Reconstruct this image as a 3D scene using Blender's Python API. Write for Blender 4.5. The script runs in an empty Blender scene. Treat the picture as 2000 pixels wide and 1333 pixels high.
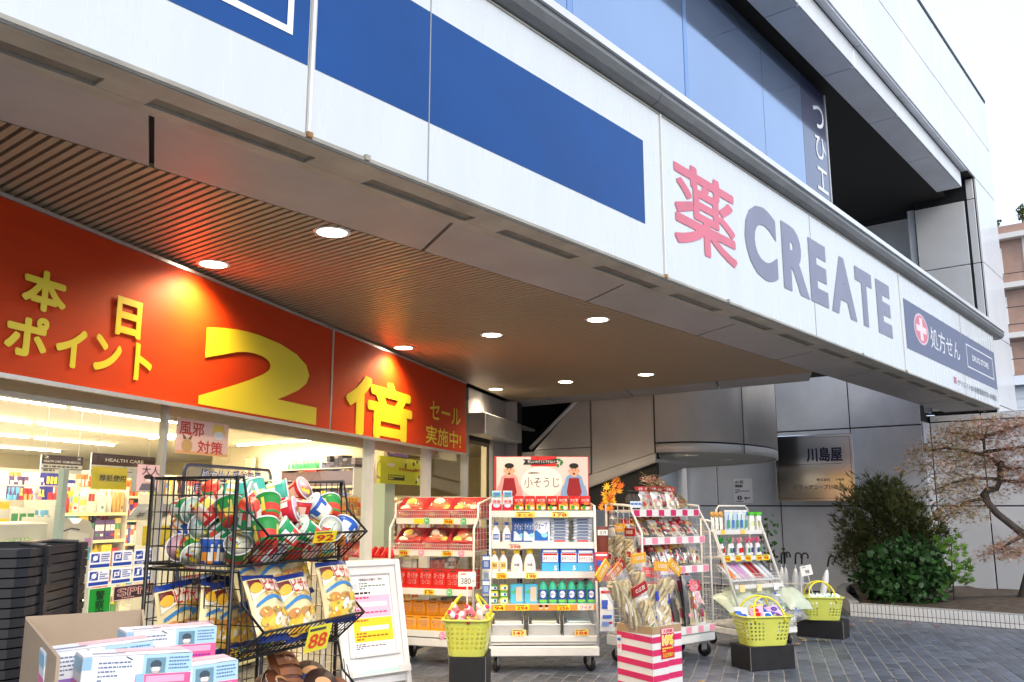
import bpy, math, random
from mathutils import Matrix, Vector, Euler
from math import sin, cos, pi, radians
random.seed(11)
sc = bpy.context.scene
col = sc.collection

# ------------------------------------------------------------------ camera, sky, sun, exposure
cam = bpy.data.cameras.new('camera')
cam.sensor_width = 36.0
cam.lens = 30.8
cam.clip_start = 0.05
cam.clip_end = 1500
cam_o = bpy.data.objects.new('camera', cam)
cam_o.location = (0, 0, 1.4)
cam_o.rotation_euler = (radians(90 + 10.66), 0, 0)
col.objects.link(cam_o)
sc.camera = cam_o

SUN_HEADING, SUN_EL = 150.0, 34.0          # compass heading (from +Y, clockwise) the sunlight comes from
world = bpy.data.worlds.new('World')
sc.world = world
world.use_nodes = True
wn = world.node_tree
wn.nodes.clear()
sky = wn.nodes.new('ShaderNodeTexSky')
sky.sky_type = 'NISHITA'
sky.sun_disc = False
sky.sun_elevation = radians(SUN_EL)
sky.sun_rotation = radians(SUN_HEADING)
sky.air_density = 1.0
sky.dust_density = 6.0
sky.ozone_density = 1.0
bgn = wn.nodes.new('ShaderNodeBackground')
bgn.inputs['Strength'].default_value = 0.15
won = wn.nodes.new('ShaderNodeOutputWorld')
# thin bright cloud cover whitening the blue
wtc = wn.nodes.new('ShaderNodeTexCoord')
wno = wn.nodes.new('ShaderNodeTexNoise'); wno.inputs['Scale'].default_value = 2.2; wno.inputs['Detail'].default_value = 5
wmr = wn.nodes.new('ShaderNodeMapRange'); wmr.inputs['To Min'].default_value = 0.55; wmr.inputs['To Max'].default_value = 0.95
wmx = wn.nodes.new('ShaderNodeMixRGB'); wmx.inputs[2].default_value = (3.35, 4.05, 5.05, 1)
wn.links.new(wtc.outputs['Generated'], wno.inputs['Vector'])
wn.links.new(wno.outputs[0], wmr.inputs['Value'])
wn.links.new(wmr.outputs[0], wmx.inputs[0])
wn.links.new(sky.outputs[0], wmx.inputs[1])
wn.links.new(wmx.outputs[0], bgn.inputs[0])
wn.links.new(bgn.outputs[0], won.inputs[0])

sun = bpy.data.lights.new('sun', 'SUN')
sun.energy = 0.5
sun.angle = radians(14)
sun.color = (1.0, 0.95, 0.87)
sun_o = bpy.data.objects.new('sun', sun)
hd = radians(SUN_HEADING)
sd = Vector((sin(hd) * cos(radians(SUN_EL)), cos(hd) * cos(radians(SUN_EL)), sin(radians(SUN_EL))))
sun_o.rotation_euler = sd.to_track_quat('Z', 'Y').to_euler()
sun_o.location = sd * 60
col.objects.link(sun_o)

sc.view_settings.view_transform = 'Standard'
sc.view_settings.look = 'None'
sc.view_settings.gamma = 1.0
sc.view_settings.use_curve_mapping = False
sc.view_settings.exposure = 1.22
sc.render.engine = 'CYCLES'
sc.cycles.use_denoising = True
sc.cycles.max_bounces = 8
sc.cycles.transparent_max_bounces = 12
sc.cycles.sample_clamp_indirect = 6.0

# ------------------------------------------------------------------ materials
MATS = {}
def mat(name, c, rough=0.5, metal=0.0, spec=0.5, noise=0.0, nscale=8.0, bump=0.0, bscale=60.0, coat=0.0, emit=0.0, c2=None, stretch=None, alpha=None, trans=0.0):
    if name in MATS: return MATS[name]
    m = bpy.data.materials.new(name)
    m.use_nodes = True
    nt = m.node_tree
    p = nt.nodes['Principled BSDF']
    c4 = (c[0], c[1], c[2], 1)
    p.inputs['Base Color'].default_value = c4
    p.inputs['Roughness'].default_value = rough
    p.inputs['Metallic'].default_value = metal
    p.inputs['Specular IOR Level'].default_value = spec
    p.inputs['Coat Weight'].default_value = coat
    if trans: p.inputs['Transmission Weight'].default_value = trans
    if emit:
        p.inputs['Emission Color'].default_value = c4
        p.inputs['Emission Strength'].default_value = emit
    if noise or bump or c2:
        tc = nt.nodes.new('ShaderNodeTexCoord')
        mp = nt.nodes.new('ShaderNodeMapping')
        if stretch: mp.inputs['Scale'].default_value = stretch
        nt.links.new(tc.outputs['Object'], mp.inputs[0])
    if noise or c2:
        n = nt.nodes.new('ShaderNodeTexNoise')
        n.inputs['Scale'].default_value = nscale
        n.inputs['Detail'].default_value = 6
        n.inputs['Roughness'].default_value = 0.65
        nt.links.new(mp.outputs[0], n.inputs['Vector'])
        r = nt.nodes.new('ShaderNodeValToRGB')
        d = c2 if c2 else tuple(x * (1 - noise) for x in c)
        b = c if c2 else tuple(min(1, x * (1 + noise)) for x in c)
        r.color_ramp.elements[0].position = 0.32
        r.color_ramp.elements[1].position = 0.68
        r.color_ramp.elements[0].color = (d[0], d[1], d[2], 1)
        r.color_ramp.elements[1].color = (b[0], b[1], b[2], 1)
        nt.links.new(n.outputs[0], r.inputs[0])
        nt.links.new(r.outputs[0], p.inputs['Base Color'])
        if noise:
            mr = nt.nodes.new('ShaderNodeMapRange')
            mr.inputs['To Min'].default_value = max(0, rough - 0.07)
            mr.inputs['To Max'].default_value = min(1, rough + 0.09)
            nt.links.new(n.outputs[0], mr.inputs['Value'])
            nt.links.new(mr.outputs[0], p.inputs['Roughness'])
    if bump:
        n2 = nt.nodes.new('ShaderNodeTexNoise')
        n2.inputs['Scale'].default_value = bscale
        n2.inputs['Detail'].default_value = 4
        nt.links.new(mp.outputs[0], n2.inputs['Vector'])
        bp = nt.nodes.new('ShaderNodeBump')
        bp.inputs['Strength'].default_value = bump
        bp.inputs['Distance'].default_value = 0.01
        nt.links.new(n2.outputs[0], bp.inputs['Height'])
        nt.links.new(bp.outputs[0], p.inputs['Normal'])
    MATS[name] = m
    return m

def glass_mat(name, tint=(1, 1, 1), gloss=(1, 1, 1), refl=0.06, rough=0.0, haze=0.0):
    """clear sheet: see-through, with a fresnel reflection; haze = a little white film"""
    if name in MATS: return MATS[name]
    m = bpy.data.materials.new(name)
    m.use_nodes = True
    nt = m.node_tree
    nt.nodes.clear()
    o = nt.nodes.new('ShaderNodeOutputMaterial')
    t = nt.nodes.new('ShaderNodeBsdfTransparent'); t.inputs[0].default_value = (*tint, 1)
    g = nt.nodes.new('ShaderNodeBsdfGlossy'); g.inputs[0].default_value = (*gloss, 1); g.inputs['Roughness'].default_value = rough
    la = nt.nodes.new('ShaderNodeLayerWeight'); la.inputs[0].default_value = 0.5
    lw = nt.nodes.new('ShaderNodeMath'); lw.operation = 'POWER'; lw.inputs[1].default_value = 5.0
    nt.links.new(la.outputs['Facing'], lw.inputs[0])
    ad = nt.nodes.new('ShaderNodeMath'); ad.operation = 'ADD'; ad.use_clamp = True; ad.inputs[1].default_value = refl
    mx = nt.nodes.new('ShaderNodeMixShader')
    nt.links.new(lw.outputs[0], ad.inputs[0]); nt.links.new(ad.outputs[0], mx.inputs[0])
    last = t
    if haze:
        df = nt.nodes.new('ShaderNodeBsdfDiffuse'); df.inputs[0].default_value = (0.8, 0.8, 0.8, 1)
        m2 = nt.nodes.new('ShaderNodeMixShader'); m2.inputs[0].default_value = haze
        nt.links.new(t.outputs[0], m2.inputs[1]); nt.links.new(df.outputs[0], m2.inputs[2])
        last = m2
    nt.links.new(last.outputs[0], mx.inputs[1]); nt.links.new(g.outputs[0], mx.inputs[2])
    nt.links.new(mx.outputs[0], o.inputs[0])
    MATS[name] = m
    return m

_cc = {}
def C(r, g, b, rough=0.45, spec=0.4):
    """plain printed / moulded colour, sRGB 0-255 in"""
    k = (r, g, b, rough, spec)
    if k not in _cc:
        f = lambda v: (v / 255 / 12.92) if v <= 10 else ((v / 255 + 0.055) / 1.055) ** 2.4
        _cc[k] = mat('print_%d_%d_%d_%d' % (r, g, b, int(rough * 100)), (f(r), f(g), f(b)), rough, spec=spec)
    return _cc[k]

WHITE = C(236, 236, 234); BLACK = C(22, 22, 24); RED = C(196, 26, 24); NAVY = C(32, 46, 100); YEL = C(238, 214, 30)
GREEN = C(40, 150, 70); BLUE = C(30, 96, 190); PINK = C(240, 150, 180); SKYB = C(120, 190, 230); CREAM = C(238, 228, 200)
ORANGE = C(236, 130, 30); GREY = C(150, 150, 152); DGREY = C(70, 70, 74); LIME = C(214, 226, 60); TEAL = C(40, 170, 150)
film = glass_mat('clear_film', (0.97, 0.97, 0.97), refl=0.09, rough=0.12, haze=0.06)

# ------------------------------------------------------------------ mesh builder
_glyph = {}
def glyph(s, bold):
    k = (s, bold)
    if k in _glyph: return _glyph[k]
    cu = bpy.data.curves.new('lettering', 'FONT')
    cu.body = s; cu.size = 1.0; cu.offset = bold; cu.resolution_u = 2 if len(s) > 3 else 4
    cu.align_x = 'CENTER'; cu.space_line = 0.95
    ob = bpy.data.objects.new('lettering', cu)
    me = ob.to_mesh()
    vs = [(v.co.x, v.co.y) for v in me.vertices]
    fs = [tuple(p.vertices) for p in me.polygons]
    ob.to_mesh_clear()
    bpy.data.objects.remove(ob); bpy.data.curves.remove(cu)
    if not vs: vs, fs = [(0, 0), (1, 0), (0, 1)], []
    x0 = min(v[0] for v in vs); x1 = max(v[0] for v in vs); y0 = min(v[1] for v in vs); y1 = max(v[1] for v in vs)
    w = max(x1 - x0, 1e-4); h = max(y1 - y0, 1e-4)
    vs = [((v[0] - x0) / w - .5, (v[1] - y0) / h - .5) for v in vs]
    _glyph[k] = (vs, fs, w / h)
    return _glyph[k]

class MB:
    def __init__(s):
        s.v = []; s.f = []; s.mi = []; s.sm = []; s.mats = []; s.M = Matrix(); s.st = []
    def push(s, m): s.st.append(s.M); s.M = s.M @ m; return s
    def pop(s): s.M = s.st.pop()
    def _m(s, m):
        if m not in s.mats: s.mats.append(m)
        return s.mats.index(m)
    def add(s, vs, fs, m, smooth=False):
        b = len(s.v)
        M = s.M
        s.v += [tuple(M @ Vector(v)) for v in vs]
        multi = isinstance(m, (list, tuple))
        for i, f in enumerate(fs):
            s.f.append(tuple(b + k for k in f)); s.mi.append(s._m(m[i] if multi else m)); s.sm.append(smooth)
    def box(s, x0, x1, y0, y1, z0, z1, m):
        """m: one material, or (x-, x+, y-, y+, z-, z+)"""
        vs = [(x, y, z) for z in (z0, z1) for y in (y0, y1) for x in (x0, x1)]
        fs = [(0, 4, 6, 2), (1, 3, 7, 5), (0, 1, 5, 4), (2, 6, 7, 3), (0, 2, 3, 1), (4, 5, 7, 6)]
        s.add(vs, fs, m)
    def bbox(s, x0, x1, y0, y1, z0, z1, m, c=0.004):
        """box with chamfered upright edges and top/bottom rims"""
        pl = [(x0 + c, y0), (x1 - c, y0), (x1, y0 + c), (x1, y1 - c), (x1 - c, y1), (x0 + c, y1), (x0, y1 - c), (x0, y0 + c)]
        cx, cy = (x0 + x1) / 2, (y0 + y1) / 2
        ins = [(x + (c if x < cx else -c), y + (c if y < cy else -c)) for x, y in pl]
        rings = [(ins, z0), (pl, z0 + c), (pl, z1 - c), (ins, z1)]
        vs = [(x, y, z) for p, z in rings for x, y in p]
        fs = [tuple(range(7, -1, -1)), tuple(range(24, 32))]
        for r in range(3):
            for i in range(8): fs.append((r * 8 + i, r * 8 + (i + 1) % 8, r * 8 + 8 + (i + 1) % 8, r * 8 + 8 + i))
        s.add(vs, fs, m)
    def quad(s, a, b, c, d, m): s.add([a, b, c, d], [(0, 1, 2, 3)], m)
    def prism(s, pl, z0, z1, m, axis='z'):
        n = len(pl)
        if axis == 'z': vs = [(x, y, z) for z in (z0, z1) for x, y in pl]
        elif axis == 'y': vs = [(x, y, z) for y in (z0, z1) for x, z in pl]
        else: vs = [(x, y, z) for x in (z0, z1) for y, z in pl]
        fs = [tuple(range(n - 1, -1, -1)), tuple(range(n, 2 * n))] + [(i, (i + 1) % n, n + (i + 1) % n, n + i) for i in range(n)]
        s.add(vs, fs, m)
    def rect(s, cx, cz, w, h, m, y=-0.001):
        s.add([(cx - w / 2, y, cz - h / 2), (cx + w / 2, y, cz - h / 2), (cx + w / 2, y, cz + h / 2), (cx - w / 2, y, cz + h / 2)], [(0, 1, 2, 3)], m)
    def disc(s, cx, cz, rx, rz, m, y=-0.001, n=18, a=0.0):
        vs = []
        for i in range(n):
            t = 2 * pi * i / n
            px, pz = rx * cos(t), rz * sin(t)
            vs.append((cx + px * cos(a) - pz * sin(a), y, cz + px * sin(a) + pz * cos(a)))
        s.add(vs, [tuple(range(n))], m)
    def poly(s, pts, m, y=-0.001): s.add([(x, y, z) for x, z in pts], [tuple(range(len(pts)))], m)
    def lines(s, x0, x1, z0, z1, n, m, y=-0.0012, gap=0.45, seed=0):
        """rows of small print: short dashes, ragged right"""
        rr = random.Random(seed + n)
        h = (z1 - z0) / n
        for i in range(n):
            x = x0; z = z1 - (i + .5) * h
            while x < x1 - (x1 - x0) * .05:
                w = min(rr.uniform(.04, .13) * (x1 - x0), x1 - x)
                s.rect(x + w / 2, z, w, h * (1 - gap), m, y); x += w + (x1 - x0) * .025
                if rr.random() < .08: break
    def text(s, t, cx, cz, w, h, m, y=-0.002, bold=0.02, fn=None, rot=0.0, heavy=0.0):
        cjk = any(ord(ch) > 0x2e80 for ch in t)
        if cjk and bold > .009:
            if fn is None: heavy = max(heavy, bold * .45 * min((h or w), (w or h) / max(1, max(len(q) for q in t.split('\n')))))
            bold = 0.0 if fn is None else .009
        if heavy and w and h:
            for i, (dx, dz) in enumerate(((1, 0), (-1, 0), (0, 1), (0, -1), (.7, .7), (-.7, -.7), (.7, -.7), (-.7, .7))):
                s._t(t, cx + dx * heavy, cz + dz * heavy, w - 2 * heavy, h - 2 * heavy, m, y - .00012 * i, 0.0, None, rot)
        s._t(t, cx, cz, w, h, m, y, bold, fn, rot)
    def _t(s, t, cx, cz, w, h, m, y, bold, fn, rot):
        vs, fs, ar = glyph(t, bold)
        if w is None: w = h * ar
        if h is None: h = w / ar
        c_, s_ = cos(rot), sin(rot)
        out = []
        for x, z in vs:
            x, z = x * w, z * h
            x, z = cx + x * c_ - z * s_, cz + x * s_ + z * c_
            out.append((x, y, z) if fn is None else fn(x, z))
        s.add(out, fs, m)
    def tube(s, pts, r, m, n=5, closed=False, r1=None, caps=True):
        P = [Vector(p) for p in pts]
        k = len(P); vs = []; fs = []
        prev = None
        for i in range(k):
            if closed: t = P[(i + 1) % k] - P[i - 1]
            else: t = P[min(i + 1, k - 1)] - P[max(i - 1, 0)]
            if t.length < 1e-9: t = Vector((0, 0, 1))
            t.normalize()
            if prev is None:
                a = Vector((0, 0, 1)) if abs(t.z) < .9 else Vector((1, 0, 0))
                x = a.cross(t).normalized()
            else:
                x = (prev - t * prev.dot(t))
                x = x.normalized() if x.length > 1e-6 else Vector((1, 0, 0))
            prev = x; y = t.cross(x)
            rr = r[i] if isinstance(r, (list, tuple)) else (r if r1 is None else r + (r1 - r) * i / max(1, k - 1))
            for j in range(n):
                a = 2 * pi * j / n
                vs.append(tuple(P[i] + x * (rr * cos(a)) + y * (rr * sin(a))))
        for i in range(k if closed else k - 1):
            for j in range(n):
                a = i * n + j; b = i * n + (j + 1) % n; c = ((i + 1) % k) * n
                fs.append((a, b, c + (j + 1) % n, c + j))
        if caps and not closed:
            fs.append(tuple(range(n - 1, -1, -1))); fs.append(tuple((k - 1) * n + j for j in range(n)))
        s.add(vs, fs, m, n > 5)
    def lathe(s, prof, m, n=16, sm=True, sx=1.0, sy=1.0):
        """prof: (r, z); m: material or list per profile segment, each may be a function of angle index"""
        vs = []; fs = []; ms = []
        for r, z in prof:
            for j in range(n):
                a = 2 * pi * j / n
                vs.append((r * cos(a) * sx, r * sin(a) * sy, z))
        for i in range(len(prof) - 1):
            mm = m[i] if isinstance(m, (list, tuple)) else m
            for j in range(n):
                fs.append((i * n + j, i * n + (j + 1) % n, (i + 1) * n + (j + 1) % n, (i + 1) * n + j))
                ms.append(mm(j) if callable(mm) else mm)
        if prof[0][0] > 1e-6: fs.append(tuple(range(n - 1, -1, -1))); ms.append(ms[0])
        if prof[-1][0] > 1e-6: fs.append(tuple((len(prof) - 1) * n + j for j in range(n))); ms.append(ms[-1])
        s.add(vs, fs, ms, sm)
    def mesh(s, name):
        me = bpy.data.meshes.new(name)
        me.from_pydata(s.v, [], s.f)
        for m in s.mats: me.materials.append(m)
        me.polygons.foreach_set('material_index', s.mi)
        me.polygons.foreach_set('use_smooth', s.sm)
        me.update()
        return me
    def build(s, name, parent=None, loc=None, rot=None):
        return link(s.mesh(name), name, parent, loc, rot)

def link(me, name, parent=None, loc=None, rot=None):
    o = bpy.data.objects.new(name, me)
    if loc: o.location = loc
    if rot: o.rotation_euler = rot
    if parent: o.parent = parent
    col.objects.link(o)
    return o
def tag(o, label, cat, group=None):
    o['label'] = label; o['category'] = cat
    if group: o['group'] = group
    return o
def struct(o): o['kind'] = 'structure'; return o
def thing(name, label, cat, loc=(0, 0, 0), rot=(0, 0, 0), group=None):
    o = bpy.data.objects.new(name, None)
    o.empty_display_size = 0.05
    o.location = loc; o.rotation_euler = rot if isinstance(rot, (tuple, list, Euler)) else (0, 0, rot)
    col.objects.link(o)
    return tag(o, label, cat, group)
KIDS = {}
def copy_tree(src, parent=None, loc=None, rot=None, label=None, group=None):
    o = src.copy(); col.objects.link(o)
    if parent is not None: o.parent = parent
    if loc is not None: o.location = loc
    if rot is not None: o.rotation_euler = rot if isinstance(rot, (tuple, list, Euler)) else (0, 0, rot)
    if label: o['label'] = label
    if group: o['group'] = group
    for c in list(src.children): copy_tree(c, o)
    return o
T = Matrix.Translation
def RZ(a): return Matrix.Rotation(a, 4, 'Z')
def RX(a): return Matrix.Rotation(a, 4, 'X')
def RY(a): return Matrix.Rotation(a, 4, 'Y')
def wpos(frame_deg, x, y, z=0.0):
    a = radians(frame_deg)
    return Vector((x * cos(a) - y * sin(a), x * sin(a) + y * cos(a), z))
# three plan directions of the place: canopy/fascia (x along it), far wall (faces back along the canopy), shop front
BF, WF, SF = 50.5, -39.5, 74.0
ORD = ['first', 'second', 'third', 'fourth', 'fifth', 'sixth', 'seventh', 'eighth', 'ninth', 'tenth', 'eleventh', 'twelfth',
       'thirteenth', 'fourteenth', 'fifteenth', 'sixteenth', 'seventeenth', 'eighteenth', 'nineteenth', 'twentieth', 'twenty-first', 'twenty-second', 'twenty-third', 'twenty-fourth', 'twenty-fifth', 'twenty-sixth', 'twenty-seventh']
def nth(i, n, side='left'):
    other = 'right' if side == 'left' else 'left'
    if i == 0: return side + 'most'
    if i == n - 1: return other + 'most'
    return ORD[i] + ' from the ' + side

# ------------------------------------------------------------------ large structure
M_panel = mat('coated_metal_panel', (0.62, 0.66, 0.74), 0.38, metal=0.12, noise=0.11, nscale=1.3, bump=0.03, bscale=3.0, coat=0.25)
M_pale = mat('pale_metal_panel', (0.68, 0.695, 0.72), 0.30, metal=0.1, noise=0.09, nscale=0.7, coat=0.3)
M_joint = mat('black_joint', (0.010, 0.011, 0.014), 0.6)
M_soff = mat('soffit_panel', (0.32, 0.305, 0.31), 0.5, noise=0.12, nscale=1.7, bump=0.02, bscale=4)
M_slat = mat('painted_slat', (0.33, 0.26, 0.18), 0.42, noise=0.08, nscale=2.0)
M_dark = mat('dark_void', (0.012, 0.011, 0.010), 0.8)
M_sign = mat('sign_acrylic', (0.61, 0.655, 0.69), 0.26, noise=0.03, nscale=1.6, coat=0.25, stretch=(3, 1, .5))
M_blue = mat('sign_blue', (0.006, 0.062, 0.25), 0.4, spec=.25, noise=0.12, nscale=1.1)
M_navy = mat('sign_navy', (0.085, 0.105, 0.20), 0.35, noise=0.1, nscale=2)
M_fade = mat('sign_faded_navy', (0.20, 0.21, 0.30), 0.35, noise=0.14, nscale=1.2)
M_fred = mat('sign_faded_red', (0.62, 0.14, 0.20), 0.35, noise=0.12, nscale=1.6)
M_strip = mat('dusty_paint', (0.34, 0.325, 0.285), 0.55, noise=0.22, nscale=3.5)
M_trough = mat('dusty_grille', (0.17, 0.15, 0.125), 0.7, noise=0.3, nscale=9)
M_alu = mat('aluminium', (0.62, 0.62, 0.62), 0.35, metal=0.8, noise=0.05)
M_gut = mat('weathered_gutter', (0.20, 0.21, 0.215), 0.4, metal=0.3, noise=0.25, nscale=2.2, stretch=(1, 4, 4))
M_white = mat('white_paint', (0.76, 0.76, 0.74), 0.4, noise=0.05, nscale=5)
M_wire = mat('white_wire', (0.72, 0.71, 0.68), 0.35)
M_bwire = mat('black_wire', (0.008, 0.008, 0.009), 0.35)
M_blk = mat('black_board', (0.008, 0.008, 0.010), 0.55, noise=0.3, nscale=12)
M_glass = glass_mat('window_glass', (0.96, 0.97, 0.96), refl=0.035)
M_cream = mat('cream_wall', (0.70, 0.61, 0.40), 0.7, noise=0.03)
M_ceil = mat('shop_ceiling', (0.70, 0.65, 0.52), 0.8)
M_tube = mat('fluorescent_tube', (1.0, 0.88, 0.62), 0.5, emit=24.0)
M_lens = mat('lamp_lens', (1.0, 0.86, 0.66), 0.5, emit=9.0)
M_soil = mat('garden_soil', (0.085, 0.062, 0.045), 0.95, noise=0.4, nscale=9, bump=0.9, bscale=26)
M_conc = mat('kerb_concrete', (0.36, 0.36, 0.35), 0.8, noise=0.15, nscale=10, bump=0.2)

def tile_mat():
    m = mat('paving_tile', (0.090, 0.106, 0.142), 0.38, noise=0.3, nscale=5.0, bump=0.12, bscale=45)
    nt = m.node_tree
    p = nt.nodes['Principled BSDF']
    src = p.inputs['Base Color'].links[0].from_socket
    oi = nt.nodes.new('ShaderNodeObjectInfo'); ge = nt.nodes.new('ShaderNodeNewGeometry')
    ad = nt.nodes.new('ShaderNodeMath'); ad.operation = 'ADD'
    nt.links.new(oi.outputs['Random'], ad.inputs[0]); nt.links.new(ge.outputs['Random Per Island'], ad.inputs[1])
    fr = nt.nodes.new('ShaderNodeMath'); fr.operation = 'FRACT'; nt.links.new(ad.outputs[0], fr.inputs[0])
    mr = nt.nodes.new('ShaderNodeMapRange'); mr.inputs['To Min'].default_value = 0.72; mr.inputs['To Max'].default_value = 1.28
    nt.links.new(fr.outputs[0], mr.inputs['Value'])
    mx = nt.nodes.new('ShaderNodeVectorMath'); mx.operation = 'SCALE'
    nt.links.new(src, mx.inputs[0]); nt.links.new(mr.outputs[0], mx.inputs['Scale'])
    nt.links.new(mx.outputs[0], p.inputs['Base Color'])
    return m
M_tile = tile_mat()
M_grout = mat('grout', (0.27, 0.26, 0.25), 0.8, noise=0.25, nscale=6)

# ground and paving
g = MB(); g.add([(-700, -700, -.03), (700, -700, -.03), (700, 700, -.03), (-700, 700, -.03)], [(0, 1, 2, 3)], mat('asphalt', (0.055, 0.056, 0.06), 0.85, noise=0.2, nscale=3, bump=0.3, bscale=80))
struct(g.build('ground'))
g = MB(); g.box(-6, 24, -9, 3.42, -.02, -.005, M_grout)
pavement = struct(g.build('pavement', rot=(0, 0, radians(SF))))
TW, TL = 0.125, 0.245
def tile_mb(w, l):
    b = MB(); c = .0035
    b.add([(-l/2, -w/2, -.004), (l/2, -w/2, -.004), (l/2, w/2, -.004), (-l/2, w/2, -.004), (-l/2+c, -w/2+c, 0), (l/2-c, -w/2+c, 0), (l/2-c, w/2-c, 0), (-l/2+c, w/2-c, 0)],
          [(4, 5, 6, 7), (0, 1, 5, 4), (1, 2, 6, 5), (2, 3, 7, 6), (3, 0, 4, 7)], M_tile)
    return b
tm = tile_mb(TW - .010, TL - .010).mesh('paving_tile')
tiles = []
camF = Vector((0, 0, 1.4))
for j in range(-46, 28):
    for i in range(8, 62):
        s = (i + (.5 if j % 2 else 0)) * TL; q = j * TW
        if s < 2.5 or q > 3.35: continue
        p = wpos(SF, s, q)
        if p.y < 4.6: continue
        px = 1000 + 1711 * p.x / (p.y * .983 - 1.4 * .185)
        y = 667 + 1711 * (1.4 * .983 + p.y * .185) / (p.y * .983 - 1.4 * .185)
        tiles.append((p.length, s, q, 640 < px < 2020 and y < 1345 and p.dot(Vector((sin(radians(39.5)), cos(radians(39.5)), 0))) < 11.8))
vis = sorted(t for t in tiles if t[3])
for d, s, q, v in vis[:300]:
    o = link(tm, 'paving_tile', pavement, (s, q, random.uniform(-.0008, .0008)), (random.uniform(-.004, .004), random.uniform(-.003, .003), 0))
rest = MB()
keep = set((s, q) for d, s, q, v in vis[:300])
tv = [tuple(v.co) for v in tm.vertices]; tf = [tuple(p.vertices) for p in tm.polygons]
for d, s, q, v in tiles:
    if (s, q) not in keep:
        dz = random.uniform(-.0008, .0008)
        rest.add([(x + s, y + q, z + dz) for x, y, z in tv], tf, M_tile)
o = rest.build('paving_tiles', pavement); o['kind'] = 'stuff'

# --- building: walls, upper storeys
bld = thing('drugstore_building', 'grey metal panelled drugstore building with glazed upper floor and dark terrace recess', 'building')
def wpanel(x0, x1, z0, z1, y, d=.03, m=None, rot=WF, name='wall_panel', gap=.011):
    b = MB(); b.bbox(x0 + gap, x1 - gap, y, y + d, z0 + gap, z1 - gap, m or M_panel, .004)
    return b.build(name, bld, rot=(0, 0, radians(rot)))
xs = [-10.6, -9.6, -8.6, -7.4, -6.22, -4.95, -3.83]
for a, b_ in zip(xs, xs[1:]):
    for z0, z1 in ((0, 1.40), (1.40, 2.67), (2.67, 3.94), (3.94, 5.2)):
        wpanel(a, b_, z0, z1, 14.85)
# return to the right-hand wall and the wall itself
k = MB()
k.box(-10.7, -3.86, 14.87, 15.2, -.02, 5.2, M_joint)
k.box(-3.86, 2.9, 15.325, 15.6, -.02, 2.84, M_joint)
k.box(-3.862, -3.848, 14.90, 15.33, -.02, 2.84, M_joint)
k.build('wall_backing', bld, rot=(0, 0, radians(WF)))
for z0, z1 in ((0, 1.40), (1.40, 2.73)):
    b = MB(); b.bbox(-3.848, -3.82, 14.90, 15.29, z0 + .01, z1 - .01, M_panel, .004); b.build('wall_panel', bld, rot=(0, 0, radians(WF)))
for a, b_ in zip([-3.82, -3.07, -1.83, -.6, .65, 1.9, 2.9], [-3.07, -1.83, -.6, .65, 1.9, 2.9]):
    for z0, z1 in ((0, 1.40), (1.40, 2.73), (2.73, 2.84)):
        wpanel(a, b_, z0, z1, 15.3, m=M_pale)  # paler panel colour puts the extra light on this wall into the material
# column of the upper storey and its recessed neighbour
for x0, x1 in ((-3.77, -2.99), (-2.96, -2.84)):
    for z0, z1 in ((2.9, 4.1), (4.1, 5.25), (5.25, 6.33), (6.33, 6.68)):
        if z0 > 6 and x0 < -3: continue
        wpanel(x0, x1, z0, z1, 15.3, m=M_pale, gap=.007)
b = MB(); b.box(-3.78, -2.86, 15.32, 16.4, 2.86, 6.7, M_joint); b.build('column_core', bld, rot=(0, 0, radians(WF)))
for z0, z1 in ((2.9, 4.1), (4.1, 5.25), (5.25, 6.36)):
    wpanel(-5.4, -3.9, z0, z1, 15.75, m=M_pale); wpanel(-6.9, -5.4, z0, z1, 15.75, m=M_pale); wpanel(-8.4, -6.9, z0, z1, 15.75, m=M_pale)
    b = MB(); b.bbox(-3.895, -3.78, 15.34, 15.72, z0 + .01, z1 - .01, M_panel); b.build('wall_panel', bld, rot=(0, 0, radians(WF)))
# street face of the upper storeys: panels in the fascia direction
ux = [3.0, 4.7, 6.4, 8.1, 9.82, 11.6, 13.35, 15.1, 16.8]
for a, b_ in zip(ux, ux[1:]):
    for z0, z1 in ((6.68, 7.60), (7.60, 8.54)):
        wpanel(a, b_, z0, z1, 2.80, m=M_pale, rot=BF, gap=.006)
for a, b_ in zip([15.31], [16.8]):
    for z0, z1 in ((2.0, 2.95), (2.95, 4.1), (4.1, 5.25), (5.25, 6.68)):
        wpanel(a, b_, z0, z1, 2.80, m=M_pale, rot=BF, gap=.006)
b = MB(); b.box(2.9, 16.8, 2.83, 3.4, 6.70, 8.52, M_joint); b.box(15.45, 16.8, 2.83, 3.4, 0, 6.7, M_joint)
b.box(2.9, 16.82, 2.79, 3.3, 8.54, 8.60, M_joint)
b.build('parapet_core', bld, rot=(0, 0, radians(BF)))
sx = [3.2, 4.86, 6.45, 8.09, 9.74, 11.42, 13.13, 14.76]
for a, b_ in zip(sx, sx[1:]):
    b = MB(); b.bbox(a + .008, b_ - .008, 2.92, 3.27, 6.38, 6.42, M_panel, .003); b.build('soffit_panel', bld, rot=(0, 0, radians(BF)))
    b = MB(); b.bbox(a + .008, b_ - .008, 2.90, 2.918, 6.384, 6.64, M_pale, .003); b.build('soffit_panel', bld, rot=(0, 0, radians(BF)))
    b = MB(); b.bbox(a + .07, b_ + .055, 2.815, 2.90, 6.655, 6.675, M_panel, .003); b.build('soffit_panel', bld, rot=(0, 0, radians(BF)))
b = MB(); b.box(3.1, 14.77, 2.92, 3.27, 6.43, 6.66, M_joint)
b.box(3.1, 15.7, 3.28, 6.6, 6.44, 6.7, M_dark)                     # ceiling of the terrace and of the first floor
b.box(10.28, 10.34, 3.5, 6.5, 3.9, 6.4, M_dark); b.box(15.79, 15.85, 3.4, 8.6, 2.9, 6.7, M_joint)
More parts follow.
